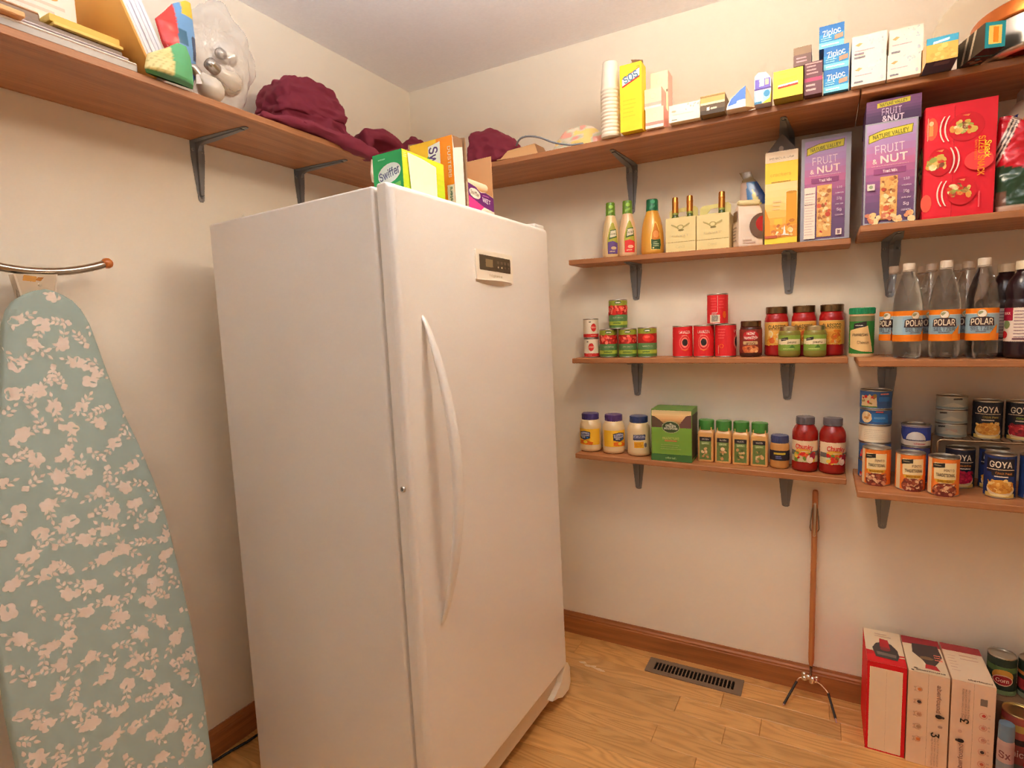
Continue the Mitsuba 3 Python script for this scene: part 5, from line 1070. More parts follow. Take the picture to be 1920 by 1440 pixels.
# yellow carton with its open peaked top
def crisp(p, w, h):
    p.rect(0, w, 0, h, (250, 214, 70)); p.rect(0, w, h * 0.885, h, (246, 226, 196)); p.text('PERCULUM', w * 0.5, h * 0.925, 0.0065, (150, 132, 108), w=0.068, bold=False); p.grad(0, w, 0.018, h * 0.66, [(226, 150, 50), (238, 180, 80), (248, 214, 140), (250, 222, 160)], 8)
    p.rect(w * 0.2, w * 0.78, h * 0.665, h * 0.675, (190, 130, 60)); p.text('crackers', w * 0.48, h * 0.75, 0.010, (236, 190, 60), w=0.06)
    p.rect(w * 0.66, w * 0.98, h * 0.20, h * 0.545, (226, 156, 44)); p.ell(w * 0.82, h * 0.545, w * 0.16, 0.004, (206, 140, 40)); p.poly([(0, 0.02), (w * 0.18, 0.02), (w * 0.16, h * 0.25), (0, h * 0.40)], (232, 146, 44)); p.rect(w * 0.3, w * 0.55, h * 0.20, h * 0.27, (240, 190, 70)); p.ell(w * 0.84, h * 0.24, 0.008, 0.005, (200, 120, 40))
    p.bits(26, w * 0.25, w * 0.95, 0.024, h * 0.2, 0.007, [(226, 150, 60), (246, 206, 130), (206, 120, 60), (252, 232, 190)]); p.poly([(w * 0.5, 0.026), (w * 0.82, 0.022), (w * 0.66, h * 0.1), (w * 0.62, h * 0.2), (w * 0.57, h * 0.1)], (254, 244, 232)); p.rect(0, w * 0.4, 0.018, 0.026, (190, 90, 60))
    p.lines(w * 0.25, w * 0.55, h * 0.36, h * 0.48, 3, (232, 200, 140))
yc_ = carton('cracker_carton', 1.526, 1.620, -0.142, 0.080, z2(1.57), 0.287, (246, 206, 74), crisp, 'tall yellow carton with a peaked open top, left of the purple bar box', 'carton')
g = MB(); g.prism(Polygon([(-0.045, 0), (0.045, 0), (0.004, 0.053), (-0.002, 0.055)]), -0.028, 0.028, (92, 80, 70), ((1.573, -0.102, z2(1.57) + 0.2868), (1, 0, 0), (0, 0, 1), (0, -1, 0))); p = Print(g, flat=((1.528, -0.130, z2(1.57) + 0.2868), (1, 0, 0), (0, 0, 1)), lift=0.0006); p.ell(0.043, 0.010, 0.007, 0.009, (164, 146, 128)); g.add(part(yc_, 'open_top'), 'card')  # solid dark prism: shade inside the open box put into its colour
# purple granola bar boxes
def granola(back):
    def fn(p, w, h):
        e = 0.010 if back else 0.004
        p.rect(0, w, 0, h, (158, 158, 170)); p.grad(e, w - e * (1.3 if back else 1), 0.004, h - e, [(92, 70, 104), (104, 72, 110), (140, 84, 130), (190, 106, 150), (170, 130, 180), (176, 156, 196)], 14)
        c = w * 0.5
        p.poly([(c - 0.052, h - 0.054), (c - 0.02, h - 0.044), (c + 0.048, h - 0.038), (c + 0.050, h - 0.015), (c - 0.02, h - 0.021), (c - 0.052, h - 0.031)], (120, 112, 34)); p.poly([(c - 0.050, h - 0.051), (c - 0.02, h - 0.042), (c + 0.046, h - 0.036), (c + 0.048, h - 0.017), (c - 0.02, h - 0.023), (c - 0.050, h - 0.033)], (214, 196, 60))
        p.text('NATURE VALLEY', c - 0.001, h - 0.0335, 0.0105, (92, 84, 26), w=0.082, rot=0.10)
        p.text('FRUIT', c - 0.002, h - 0.071, 0.0225, (226, 202, 214), w=0.068, rot=0.04, bold=False); p.text('&', c - 0.036, h - 0.103, 0.012, (246, 216, 210)); p.text('NUT', c + 0.008, h - 0.0985, 0.020, (248, 218, 210), w=0.062, rot=0.04); p.rect(c - 0.044, c + 0.042, h - 0.1165, h - 0.1155, (236, 200, 206))
        p.rect(c - 0.038, c + 0.036, h - 0.139, h - 0.124, (140, 66, 116)); p.text('Trail Mix', c, h - 0.1315, 0.0075, (248, 230, 226), w=0.034)
        u0, u1 = c - 0.022, c + 0.018; top = h - 0.146
        p.rect(u0, u1, 0.010, top, (222, 168, 96)); p.bits(70, u0 + 0.005, u1 - 0.005, 0.016, top - 0.006, 0.0062, [(240, 206, 140), (206, 140, 74), (232, 186, 116), (176, 110, 60), (246, 220, 166), (150, 90, 50)]); p.bits(5, u0 + 0.006, u1 - 0.006, 0.016, top - 0.01, 0.008, [(190, 70, 50), (206, 96, 60), (110, 90, 40)])
        for i, (s_, hh) in enumerate((('110', 0.006), ('calories', 0.004), ('10g', 0.008), ('whole grain', 0.0045), ('5g', 0.008), ('SUGARS', 0.0045))):
            p.text(s_, c + 0.038, top - 0.012 - 0.0165 * i, hh, (222, 206, 220), w=0.022 if len(s_) > 3 else 0.013)
        if back:
            p.rect(e, c - 0.026, 0.006, top - 0.004, (240, 222, 206)); p.lines(e + 0.002, c - 0.028, 0.016, top - 0.02, 16, (214, 190, 180), 0.3); p.rect(e + 0.001, c - 0.027, top - 0.024, top - 0.022, (150, 120, 120)); p.rect(e + 0.001, c - 0.027, top - 0.056, top - 0.054, (150, 120, 120)); p.rect(c + 0.030, c + 0.046, 0.012, 0.030, (240, 216, 206)); p.rect(c + 0.034, c + 0.042, 0.015, 0.026, (140, 110, 120))
        else:
            p.rect(e + 0.004, e + 0.022, top - 0.034, top - 0.017, (240, 216, 206)); p.ell(e + 0.013, top - 0.025, 0.005, 0.005, (150, 160, 130)); p.bits(26, e + 0.004, w - e - 0.004, 0.006, 0.030, 0.009, [(236, 190, 130), (222, 150, 110), (246, 210, 160), (200, 120, 90)])
    return fn
PUR = (150, 152, 164)
carton('bar_box', 1.629, 1.7625, -0.143, 0.070, z2(1.70), 0.312, PUR, granola(True), 'purple bar box with a nutrition panel at the end of the dressing board', 'box')
carton('bar_box', 1.7905, 1.911, -0.277, 0.072, ZR2, 0.272, (108, 82, 120), granola(False), 'upright purple bar box at the left end of the deep board', 'box', left=lambda p, w, h: p.rect(0, w, 0, h, (86, 70, 96)))
def lying(p, w, h):
    p.grad(0, w, 0, h, [(66, 44, 78), (74, 50, 86), (110, 70, 112), (128, 84, 128)], 8); p.poly([(w * 0.2, h * 0.66), (w * 0.8, h * 0.74), (w * 0.8, h * 0.95), (w * 0.2, h * 0.86)], (206, 190, 60)); p.text('NATURE VALLEY', w * 0.5, h * 0.80, 0.0075, (100, 90, 30), w=w * 0.5, rot=0.06); p.text('FRUIT', w * 0.47, h * 0.47, 0.0175, (214, 190, 214), w=w * 0.36, bold=False); p.text('&NUT', w * 0.5, h * 0.17, 0.0145, (226, 206, 220), w=w * 0.40)
carton('bar_box', 1.7925, 1.918, -0.265, 0.165, ZR2 + 0.2728, 0.062, (84, 60, 94), lying, 'purple bar box lying flat on top of the upright one', 'box')
def redbox(p, w, h):
    R2 = (236, 60, 62); Wt = (248, 206, 196)
    p.rect(0, w, 0, h, (212, 24, 40)); p.rect(0.004, w * 0.415, 0.006, h - 0.004, (222, 34, 48)); p.rect(w * 0.415, w * 0.42, 0.0, h * 0.98, (150, 10, 24))
    p.ell(w * 0.10, h * 0.80, w * 0.085, h * 0.10, (236, 92, 60)); p.rect(w * 0.06, w * 0.12, h * 0.74, h * 0.83, (240, 150, 80)); p.ell(w * 0.09, h * 0.85, 0.005, 0.006, (248, 200, 150)); p.rect(w * 0.035, w * 0.05, h * 0.70, h * 0.90, (244, 150, 130)); p.ell(w * 0.05, h * 0.14, w * 0.08, h * 0.08, (238, 90, 70))
    for (u, v, du) in ((0.55, 0.78, 0.24), (0.20, 0.50, 0.17), (0.52, 0.22, 0.20)):
        p.ell(w * (u + 0.03), h * v, w * du * 1.05, h * 0.125, (196, 18, 32), 24); p.bits(26, w * (u - du * 0.75), w * (u + du * 0.65), h * (v - 0.045), h * (v + 0.05), 0.0085, [(236, 190, 110), (222, 150, 70), (246, 226, 170), (150, 160, 70), (200, 60, 40), (206, 170, 80), (120, 60, 40)])
        p.poly([(w * (u - 0.03), h * (v + 0.10)), (w * (u + 0.08), h * (v + 0.105)), (w * (u + 0.06), h * (v + 0.085))], (240, 130, 80))
    for (c, v, sg) in ((0.27, 0.78, -1), (0.44, 0.50, 1), (0.26, 0.21, -1)):     # curved lines of lettering
        for q in range(2):
            a = np.linspace(-0.55, 0.55, 12); r = 0.062 - 0.0 * q; cx = w * c - sg * (0.062 - 0.010 * q)
            o = [(cx + sg * (r) * math.cos(t), h * v + r * math.sin(t)) for t in a]; i_ = [(cx + sg * (r - 0.0036) * math.cos(t), h * v + r * math.sin(t)) for t in a[::-1]]; p.poly(o + i_, Wt)
    p.ell(w * 0.77, h * 0.47, w * 0.20, h * 0.085, (236, 66, 64), 28); p.text('Snack', w * 0.885, h * 0.555, 0.0125, (250, 214, 60), rot=-math.pi / 2, w=0.042); p.text('SIZED SNACK', w * 0.80, h * 0.505, 0.0135, (240, 140, 30), rot=-math.pi / 2, w=0.098); p.text('lunch makers', w * 0.725, h * 0.56, 0.006, (238, 110, 50), rot=-math.pi / 2, w=0.05); p.rect(w * 0.78, w * 0.80, h * 0.06, h * 0.20, (236, 90, 96))
def redside(p, w, h):
    p.rect(0, w, 0, h, (190, 26, 40)); p.ell(w * 0.5, h * 0.52, w * 0.4, h * 0.17, (70, 50, 30)); p.bits(20, w * 0.25, w * 0.75, h * 0.38, h * 0.66, 0.012, [(150, 160, 70), (190, 180, 90), (120, 130, 50), (226, 190, 110)]); p.ell(w * 0.5, h * 0.18, w * 0.4, h * 0.14, (226, 110, 60))
carton('snack_box', 1.926, 2.0755, -0.277, 0.11, ZR2, 0.289, (206, 24, 38), redbox, 'large red snack box with pictures of filled crackers', 'box', left=redside)
# white jug and crumpled red bag at the picture's edge
jk = num('plastic_jug'); jx, jy = 2.178, -0.125
MB().lathe([(0, 0.002), (0.08, 0.001), (0.087, 0.006), (0.0885, 0.02), (0.0885, 0.165), (0.086, 0.195), (0.078, 0.225), (0.066, 0.255), (0.052, 0.280), (0.040, 0.296), (0.033, 0.304), (0.0001, 0.306)], (jx, jy, ZR2 + 0.0003), 44, (240, 226, 206)).add(part(jk, 'body'), 'gloss', True)
MB().lathe([(0.031, 0.302), (0.034, 0.303), (0.034, 0.303), (0.033, 0.328), (0.028, 0.334), (0.028, 0.334), (0.0001, 0.336)], (jx, jy, ZR2), 32, (176, 160, 146)).add(part(jk, 'cap'), 'gloss', True)
lb = MB(); zs_ = np.array([0, 0.165, 0.195, 0.225, 0.255, 0.28]); rs_ = np.array([0.0885, 0.0885, 0.086, 0.078, 0.066, 0.052])
p = Print(lb, rnd=(jx, jy, ZR2, lambda v: np.interp(v, zs_, rs_), facing(jx, jy)), lift=0.0008, step=0.0004)
p.rect(-0.075, 0.075, 0.15, 0.206, (206, 200, 200), 8); p.poly([(-0.068, 0.195), (-0.036, 0.205), (-0.034, 0.262), (-0.060, 0.258)], (62, 66, 128)); p.text('S', -0.046, 0.214, 0.020, (220, 210, 220)); p.poly([(-0.058, 0.225), (-0.046, 0.228), (-0.050, 0.256)], (236, 206, 70)); p.poly([(-0.018, 0.218), (0.05, 0.222), (0.05, 0.272), (-0.016, 0.268)], (236, 150, 50)); p.text('ULTRA', 0.016, 0.247, 0.020, (206, 50, 30), w=0.06); p.rect(-0.014, 0.05, 0.222, 0.228, (80, 150, 60)); lb.add(part(jk, 'label'), 'card', True)
tag(jk, 'white plastic jug with blue and orange patches at the right edge', 'jug')
rb = num('crisp_bag')
def rbcol(u, v):
    if v < 0.014: return (232, 206, 190)
    w_ = v - 0.50 * (u + 0.048)
    if v < 0.105 - 0.25 * u: return (36, 60, 38) if (u > -0.03 or v > 0.05) else (110, 76, 60)
    d = (u + 0.046) * 0.9 - (v - 0.16) * 0.35
    if -0.006 < d < 0.012: return (236, 214, 200) if int((d + 0.006) / 0.0035) % 2 == 0 else (60, 40, 36)
    return (206, 28, 44)
pillow(part(rb, 'bag'), [(0, -0.045, 0.06, 0.010), (0.02, -0.048, 0.064, 0.020), (0.10, -0.050, 0.066, 0.022), (0.16, -0.050, 0.050, 0.018), (0.20, -0.050, 0.026, 0.014), (0.225, -0.049, 0.0, 0.008), (0.240, -0.047, -0.022, 0.004)], 0, rbcol, pose(2.131, -0.253, ZR2 + 0.0006, 0.0), 'gloss', 0.010, 9, 40, 60, freq=34)
tag(rb, 'crumpled red and green bag leaning on the white jug', 'bag')

# ------------------------------------------------------------------ uppermost back board, from the corner
ZS = ZT
def plain(c): return lambda p, w, h: p.rect(0, w, 0, h, c)
cu = num('cup_stack'); m = MB(); pr = [(0, 0.004), (0.0245, 0.001), (0.0255, 0.001)]
for i in range(13): pr += [(0.0285 + 0.0002 * i, 0.088 + i * 0.0118), (0.0318, 0.0895 + i * 0.0118), (0.0322, 0.092 + i * 0.0118), (0.0316, 0.0945 + i * 0.0118), (0.0298, 0.0955 + i * 0.0118)]
pr = [(0, 0.244), (0.0235, 0.243), (0.0245, 0.240), (0.0300, 0.158)] + [q for i in range(13) for q in ((0.0302, 0.157 - i * 0.0118), (0.0326, 0.155 - i * 0.0118), (0.0330, 0.152 - i * 0.0118), (0.0326, 0.149 - i * 0.0118), (0.0304, 0.147 - i * 0.0118))] + [(0.0324, 0.001), (0.0001, 0.0005)]
m.lathe(pr[::-1], (1.062, -0.285, ZS + 0.0003), 32, (240, 230, 214)); m.add(cu, 'card', True); tag(cu, 'upside down stack of plain white cups left of the yellow scouring pad box', 'cup stack')
def sos(p, w, h):
    p.rect(0, w, 0, h, (246, 214, 50)); sl = 0.42
    p.poly([(0.008, h * 0.66), (w - 0.006, h * 0.66 + (w - 0.014) * sl), (w - 0.006, h * 0.85 + (w - 0.014) * sl * 0.6), (0.008, h * 0.80)], (214, 52, 44)); p.poly([(0.008, h * 0.685), (w - 0.006, h * 0.685 + (w - 0.014) * sl), (w - 0.006, h * 0.84 + (w - 0.014) * sl * 0.6), (0.008, h * 0.785)], (248, 240, 232))
    p.text('SOS', w * 0.5, h * 0.80, 0.0215, (66, 110, 150), w=0.048, rot=0.33); p.lines(0.01, w - 0.012, h * 0.2, h * 0.5, 5, (240, 204, 44), 0.3); p.rect(w * 0.78, w * 0.92, h * 0.925, h * 0.94, (200, 150, 60))
k = carton('scouring_pad_box', 1.1075, 1.1785, -0.325, 0.052, ZS, 0.207, (240, 206, 50), sos, 'tall yellow SOS scouring pad box with a torn top', 'box')
g = MB(); g.prism(Polygon([(0, 0), (0.07, 0), (0.069, 0.012), (0.048, 0.018), (0.03, 0.022), (0.034, 0.013), (0.010, 0.006)]), 0, 0.0012, (120, 84, 50), ((1.108, -0.300, ZS + 0.207), (1, 0, 0), (0, 0, 1), (0, -1, 0))); g.add(part(k, 'torn_flap'), 'card')
def pink(c2):
    return lambda p, w, h: (p.rect(0, w, 0, h, (246, 220, 192)), p.ring(w * 0.5, h * 0.62, 0.009, 0.0012, (226, 196, 176)), p.rect(0, w, 0, h * 0.16, (248, 236, 222)), p.rect(0, w, h * 0.14, h * 0.30, c2))
carton('bulb_box', 1.186, 1.2435, -0.310, 0.062, ZS, 0.062, (246, 222, 200), pink((230, 150, 140)), 'lower pink and white box right of the yellow scouring pad box', 'box', right=plain((236, 170, 156)))
carton('bulb_box', 1.181, 1.2355, -0.302, 0.060, ZS + 0.0626, 0.062, (246, 222, 200), pink((236, 178, 168)), 'upper pink and white box on its twin', 'box', right=plain((236, 186, 172)))
carton('bulb_box', 1.184, 1.2405, -0.236, 0.060, ZS, 0.197, (244, 228, 186), lambda p, w, h: (p.rect(0, w, 0, h, (246, 234, 194)), p.ring(w * 0.5, h * 0.85, 0.010, 0.0012, (230, 214, 170)), p.rect(w * 0.9, w, h * 0.66, h * 0.70, (130, 110, 96))), 'tall cream box behind the pair of pink boxes', 'box', right=plain((240, 200, 184)))
def whitecard(p, w, h):
    p.rect(0, w, 0, h, (250, 238, 216)); p.bits(7, w * 0.5, w * 0.95, h * 0.6, h * 0.92, 0.003, [(170, 160, 140), (190, 180, 160)]); p.ell(w * 0.16, h * 0.62, 0.007, 0.003, (190, 176, 150)); p.lines(w * 0.12, w * 0.95, h * 0.36, h * 0.50, 1, (226, 212, 190), 0.3); p.rect(w * 0.08, w * 0.26, h * 0.10, h * 0.14, (120, 110, 96))
carton('napkin_box', 1.2625, 1.3555, -0.322, 0.090, ZS, 0.051, (248, 236, 214), whitecard, 'low white box between the pink boxes and the brown one', 'box', rz=0.03)
def brown(p, w, h):
    p.rect(0, w, 0, h, (212, 170, 104)); p.rect(0, w, 0, h * 0.5, (96, 78, 62)); p.rect(0, w, 0, h * 0.22, (62, 50, 42)); p.rect(0, w, h * 0.5, h * 0.62, (226, 206, 176)); p.rect(0, w, h * 0.90, h * 0.96, (150, 116, 70)); p.rect(w * 0.26, w * 0.38, h * 0.18, h * 0.36, (236, 228, 214)); p.rect(w * 0.42, w * 0.68, h * 0.22, h * 0.32, (206, 196, 180))
carton('trash_bag_box', 1.3605, 1.4305, -0.334, 0.10, ZS, 0.054, (120, 96, 70), brown, 'small brown and tan box beside the blue wedge shaped one', 'box')
wk = num('tissue_wedge'); y0 = -0.336
pf = Polygon([(0, 0), (0.0535, 0), (0.0535, 0.060), (0.040, 0.052), (0.012, 0.030), (0.003, 0.014)])
MB().prism(pf, 0, 0.045, (236, 220, 206), ((1.4345, y0 + 0.045, ZS + 0.0003), (1, 0, 0), (0, 0, 1), (0, -1, 0))).add(part(wk, 'carton'), 'card')
lb = MB(); p = Print(lb, flat=((1.4345, y0, ZS), (1, 0, 0), (0, 0, 1))); p.poly([(0.001, 0.001), (0.053, 0.001), (0.053, 0.058), (0.040, 0.050), (0.013, 0.028), (0.004, 0.013)], (226, 226, 240)); p.poly([(0.004, 0.009), (0.030, 0.014), (0.053, 0.022), (0.053, 0.058), (0.038, 0.049), (0.013, 0.028)], (76, 120, 206)); p.rect(0.006, 0.048, 0.002, 0.005, (190, 200, 236)); p.poly([(0.028, 0.010), (0.05, 0.016), (0.05, 0.022), (0.03, 0.020)], (240, 236, 242)); lb.add(part(wk, 'print'), 'card')
g = MB(); g.raw([(1.488, y0 + 0.001, ZS + 0.0005), (1.514, y0 + 0.030, ZS + 0.0005), (1.4885, y0 + 0.012, ZS + 0.059), (1.488, y0 + 0.044, ZS + 0.0005)], [[0, 1, 2], [1, 3, 2], [0, 2, 3], [0, 3, 1]], (236, 204, 164)); g.add(part(wk, 'side_flap'), 'card')
tag(wk, 'blue and white wedge shaped carton with a tan side', 'carton')
bk = num('detergent_box'); pf = Polygon([(0, 0), (0.044, 0), (0.044, 0.066), (0.030, 0.085), (0.010, 0.087), (0.0, 0.078)]); y0 = -0.331
MB().prism(pf, 0, 0.05, (190, 186, 206), ((1.511, y0 + 0.05, ZS + 0.0003), (1, 0, 0), (0, 0, 1), (0, -1, 0))).add(part(bk, 'carton'), 'card')
lb = MB(); p = Print(lb, flat=((1.511, y0, ZS), (1, 0, 0), (0, 0, 1))); p.poly([(0, 0), (0.044, 0), (0.044, 0.066), (0.030, 0.085), (0.010, 0.087), (0, 0.078)], (226, 222, 240)); p.rect(0.002, 0.042, 0.042, 0.068, (110, 96, 190)); p.rect(0.013, 0.026, 0.048, 0.070, (236, 226, 240)); p.rect(0.028, 0.038, 0.05, 0.066, (216, 180, 170)); p.rect(0, 0.044, 0.039, 0.043, (84, 66, 150)); p.rect(0.0, 0.044, 0.006, 0.036, (150, 190, 222)); p.poly([(0.004, 0.008), (0.024, 0.010), (0.022, 0.034), (0.003, 0.032)], (226, 206, 206)); p.ell(0.033, 0.026, 0.008, 0.009, (60, 140, 190)); p.poly([(0.02, 0.0), (0.044, 0.0), (0.044, 0.030), (0.040, 0.012)], (240, 214, 70)); p.rect(0, 0.02, 0.0, 0.006, (50, 110, 150)); lb.add(part(bk, 'print'), 'card')
tag(bk, 'small blue and violet carton with a clipped top', 'carton')
def yellowb(p, w, h):
    p.rect(0, w, 0, h, (248, 220, 70)); p.poly([(w * 0.16, h * 0.34), (w * 0.84, h * 0.38), (w * 0.84, h * 0.52), (w * 0.16, h * 0.48)], (190, 52, 40)); p.poly([(w * 0.16, h * 0.41), (w * 0.84, h * 0.45), (w * 0.84, h * 0.52), (w * 0.16, h * 0.48)], (250, 236, 206)); p.text('SUNSHINE', w * 0.5, h * 0.66, 0.007, (226, 190, 50), w=w * 0.6, rot=0.05); p.lines(w * 0.2, w * 0.5, h * 0.82, h * 0.9, 1, (226, 190, 60))
carton('yellow_box', 1.562, 1.6365, -0.345, 0.12, ZS, 0.073, (236, 202, 60), yellowb, 'yellow box with a red and white stripe beside the violet box', 'box', bottom=plain((150, 124, 40)))  # olive bottom: shading of the overhanging underside put into the colour
def violet(p, w, h):
    p.rect(0, w, 0, h, (104, 66, 78)); p.rect(0, w, h * 0.40, h * 0.52, (170, 70, 110)); p.lines(w * 0.12, w * 0.9, h * 0.60, h * 0.92, 3, (176, 142, 148)); p.lines(w * 0.1, w * 0.7, h * 0.08, h * 0.36, 2, (196, 170, 172)); p.rect(w * 0.05, w * 0.95, h * 0.93, h * 0.97, (206, 150, 150))
carton('tea_box', 1.639, 1.6835, -0.323, 0.10, ZS, 0.0865, (92, 58, 68), violet, 'violet box between the yellow box and the zipper bag boxes', 'box')
carton('tea_box', 1.611, 1.6555, -0.312, 0.09, ZS + 0.0870, 0.0505, (86, 62, 66), lambda p, w, h: (p.rect(0, w, 0, h, (110, 84, 84)), p.rect(0, w, h * 0.6, h, (140, 116, 96)), p.lines(w * 0.15, w * 0.85, h * 0.15, h * 0.5, 2, (190, 150, 160))), 'small violet box perched on top of the other', 'box', bottom=plain((60, 44, 46)))  # underside painted darker, the shadow below the box in its colour
def ziploc(p, w, h):
    p.rect(0, w, 0, h, (56, 146, 206)); p.rect(0, w, h * 0.62, h, (48, 116, 190)); p.rect(0, w, 0, h * 0.26, (120, 200, 226)); p.text('Ziploc', w * 0.50, h * 0.68, 0.0155, (248, 248, 250), w=w * 0.72, rot=0.12); p.poly([(w * 0.62, h * 0.30), (w * 0.96, h * 0.36), (w * 0.96, h * 0.56), (w * 0.62, h * 0.50)], (236, 150, 130)); p.lines(w * 0.08, w * 0.55, h * 0.30, h * 0.48, 2, (150, 206, 232)); p.lines(w * 0.1, w * 0.9, h * 0.06, h * 0.2, 1, (236, 244, 248))
ZB_ = (60, 140, 200)
carton('zipper_bag_box', 1.6865, 1.7465, -0.310, 0.17, ZS, 0.0595, ZB_, ziploc, 'bottom blue zipper bag box of the stack of three', 'box')
carton('zipper_bag_box', 1.6860, 1.7460, -0.310, 0.17, ZS + 0.0600, 0.0595, ZB_, ziploc, 'middle blue zipper bag box of the stack of three', 'box')
carton('zipper_bag_box', 1.6740, 1.7340, -0.307, 0.17, ZS + 0.1200, 0.0590, ZB_, ziploc, 'top blue zipper bag box of the stack of three', 'box')
def whitebox(i):
    def fn(p, w, h):
        p.rect(0, w, 0, h, (248, 234, 220)); p.bits(12, w * 0.45, w * 0.97, h * 0.55, h * 0.97, 0.0032, [(206, 210, 206), (222, 220, 222), (190, 200, 206)]); p.poly([(w * 0.10, h * 0.64), (w * 0.20, h * 0.58), (w * 0.32, h * 0.68), (w * 0.22, h * 0.72)], (222, 170, 116)); p.lines(w * 0.10, w * 0.75, h * 0.36, h * 0.46, 1, (206, 178, 184), 0.35); p.rect(w * 0.08, w * (0.34 if i % 2 else 0.40), h * 0.10, h * 0.17, (130, 124, 134)); p.ell(w * 0.88, h * 0.18, 0.003, 0.005, (190, 196, 206))
        if i in (0, 2): p.rect(w * 0.08, w * 0.36, h * 0.24, h * 0.31, (150, 134, 146))
    return fn
carton('white_box', 1.753, 1.832, -0.318, 0.16, ZS, 0.0630, (246, 232, 216), whitebox(1), 'lower white sprinkled box next to the zipper bag boxes', 'box')
carton('white_box', 1.7525, 1.8315, -0.316, 0.16, ZS + 0.0635, 0.0640, (246, 232, 216), whitebox(0), 'upper white sprinkled box next to the zipper bag boxes', 'box')
carton('white_box', 1.8345, 1.9075, -0.318, 0.16, ZS, 0.0600, (246, 232, 216), whitebox(3), 'lower white sprinkled box of the right pair', 'box')
carton('white_box', 1.8375, 1.9120, -0.303, 0.16, ZS + 0.0605, 0.0670, (246, 232, 216), whitebox(5), 'upper white sprinkled box of the right pair', 'box')
def bybox(p, w, h):
    p.rect(0, w, 0, h, (238, 186, 92)); p.rect(0, w, h * 0.72, h, (70, 170, 206)); p.poly([(w * 0.2, h * 0.72), (w * 0.72, h * 0.80), (w * 0.74, h * 0.90), (w * 0.22, h * 0.82)], (240, 248, 250)); p.bits(18, w * 0.1, w * 0.95, h * 0.1, h * 0.62, 0.006, [(226, 160, 70), (246, 206, 120), (232, 176, 84)])
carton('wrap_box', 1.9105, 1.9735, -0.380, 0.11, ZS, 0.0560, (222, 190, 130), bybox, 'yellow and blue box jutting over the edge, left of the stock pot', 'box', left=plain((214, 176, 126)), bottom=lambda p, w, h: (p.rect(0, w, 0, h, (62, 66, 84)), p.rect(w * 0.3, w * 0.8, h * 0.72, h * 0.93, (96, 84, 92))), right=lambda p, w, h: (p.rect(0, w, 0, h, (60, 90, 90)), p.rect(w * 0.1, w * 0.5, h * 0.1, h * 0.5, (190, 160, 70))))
def tealf(p, w, h): p.rect(0, w, 0, h, (40, 150, 160)); p.rect(w * 0.18, w * 0.82, h * 0.14, h * 0.86, (246, 214, 110)); p.rect(w * 0.40, w * 0.66, h * 0.2, h * 0.8, (240, 150, 40))
carton('wrap_box', 2.003, 2.045, -0.393, 0.115, ZS, 0.0580, (60, 70, 70), tealf, 'dark box with a teal and yellow end in front of the stock pot', 'box', rz=0.30,
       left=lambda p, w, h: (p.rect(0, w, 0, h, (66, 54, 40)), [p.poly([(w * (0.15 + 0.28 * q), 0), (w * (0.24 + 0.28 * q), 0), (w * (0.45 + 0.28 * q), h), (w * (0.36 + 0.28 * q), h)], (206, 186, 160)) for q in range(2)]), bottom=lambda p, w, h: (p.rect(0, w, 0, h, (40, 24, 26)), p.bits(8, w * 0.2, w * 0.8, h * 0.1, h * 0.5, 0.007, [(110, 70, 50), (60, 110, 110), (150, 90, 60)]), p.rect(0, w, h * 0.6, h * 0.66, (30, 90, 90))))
pk_ = num('stock_pot'); px0, py0 = 2.195, -0.212; ST = (226, 220, 212)
MB().lathe([(0, 0.001), (0.150, 0.001), (0.162, 0.006), (0.166, 0.016), (0.166, 0.082), (0.166, 0.082), (0.1675, 0.083)], (px0, py0, ZS + 0.0004), 64, ST).add(part(pk_, 'pot'), 'metal', True)
MB().lathe([(0.1675, 0.082), (0.1695, 0.083), (0.1705, 0.088), (0.1705, 0.088), (0.1695, 0.116), (0.165, 0.122), (0.165, 0.122), (0.02, 0.134), (0.0001, 0.135)], (px0, py0, ZS), 64, (214, 122, 64)).add(part(pk_, 'copper_lid'), 'metal', True)  # copper orange tone over the lid and its band
lm_ = MB(); lm_.lathe([(0.0001, 0.156), (0.010, 0.156), (0.014, 0.152), (0.010, 0.142), (0.008, 0.133)][::-1], (px0, py0, ZS), 24, (60, 52, 48)); lm_.add(part(pk_, 'lid_knob'), 'gloss', True)
tag(pk_, 'shiny steel stock pot with a copper coloured lid', 'stock pot')
pl_ = num('serving_bowl'); M = pose(2.120, -0.0185, ZS + 0.160, 0, math.radians(88))
MB().lathe([(0.0001, 0.004), (0.10, 0.003), (0.125, -0.002), (0.152, -0.011), (0.156, -0.012), (0.158, -0.010), (0.154, -0.004), (0.128, 0.006), (0.10, 0.010), (0.0001, 0.011)][::-1], (0, 0, 0), 60, (232, 220, 196)).add(pl_, 'gloss', True, M); tag(pl_, 'large white plate leaning on the wall behind the stock pot', 'plate')
# loose things between the corner and the cups
fk = num('cardboard_piece'); g = MB()
g.prism(Polygon([(0, 0), (0.17, 0.02), (0.16, 0.10), (-0.01, 0.08)]), 0, 0.0025, (196, 150, 104), ((0.625, -0.300, ZS + 0.0005), (1, 0, 0), (0, 1, 0), (0, 0, 1))); g.raw([(0.64, -0.298, ZS + 0.003), (0.785, -0.280, ZS + 0.003), (0.765, -0.262, ZS + 0.046), (0.66, -0.278, ZS + 0.034)], [[0, 1, 2, 3]], (206, 160, 112)); g.raw([(0.785, -0.280, ZS + 0.003), (0.80, -0.23, ZS + 0.003), (0.785, -0.225, ZS + 0.035), (0.765, -0.262, ZS + 0.046)], [[0, 1, 2, 3]], (150, 106, 70)); g.add(fk, 'card'); tag(fk, 'torn cardboard flap lying near the maroon cloth on the back board', 'cardboard')
ck2 = num('cable'); pts = []
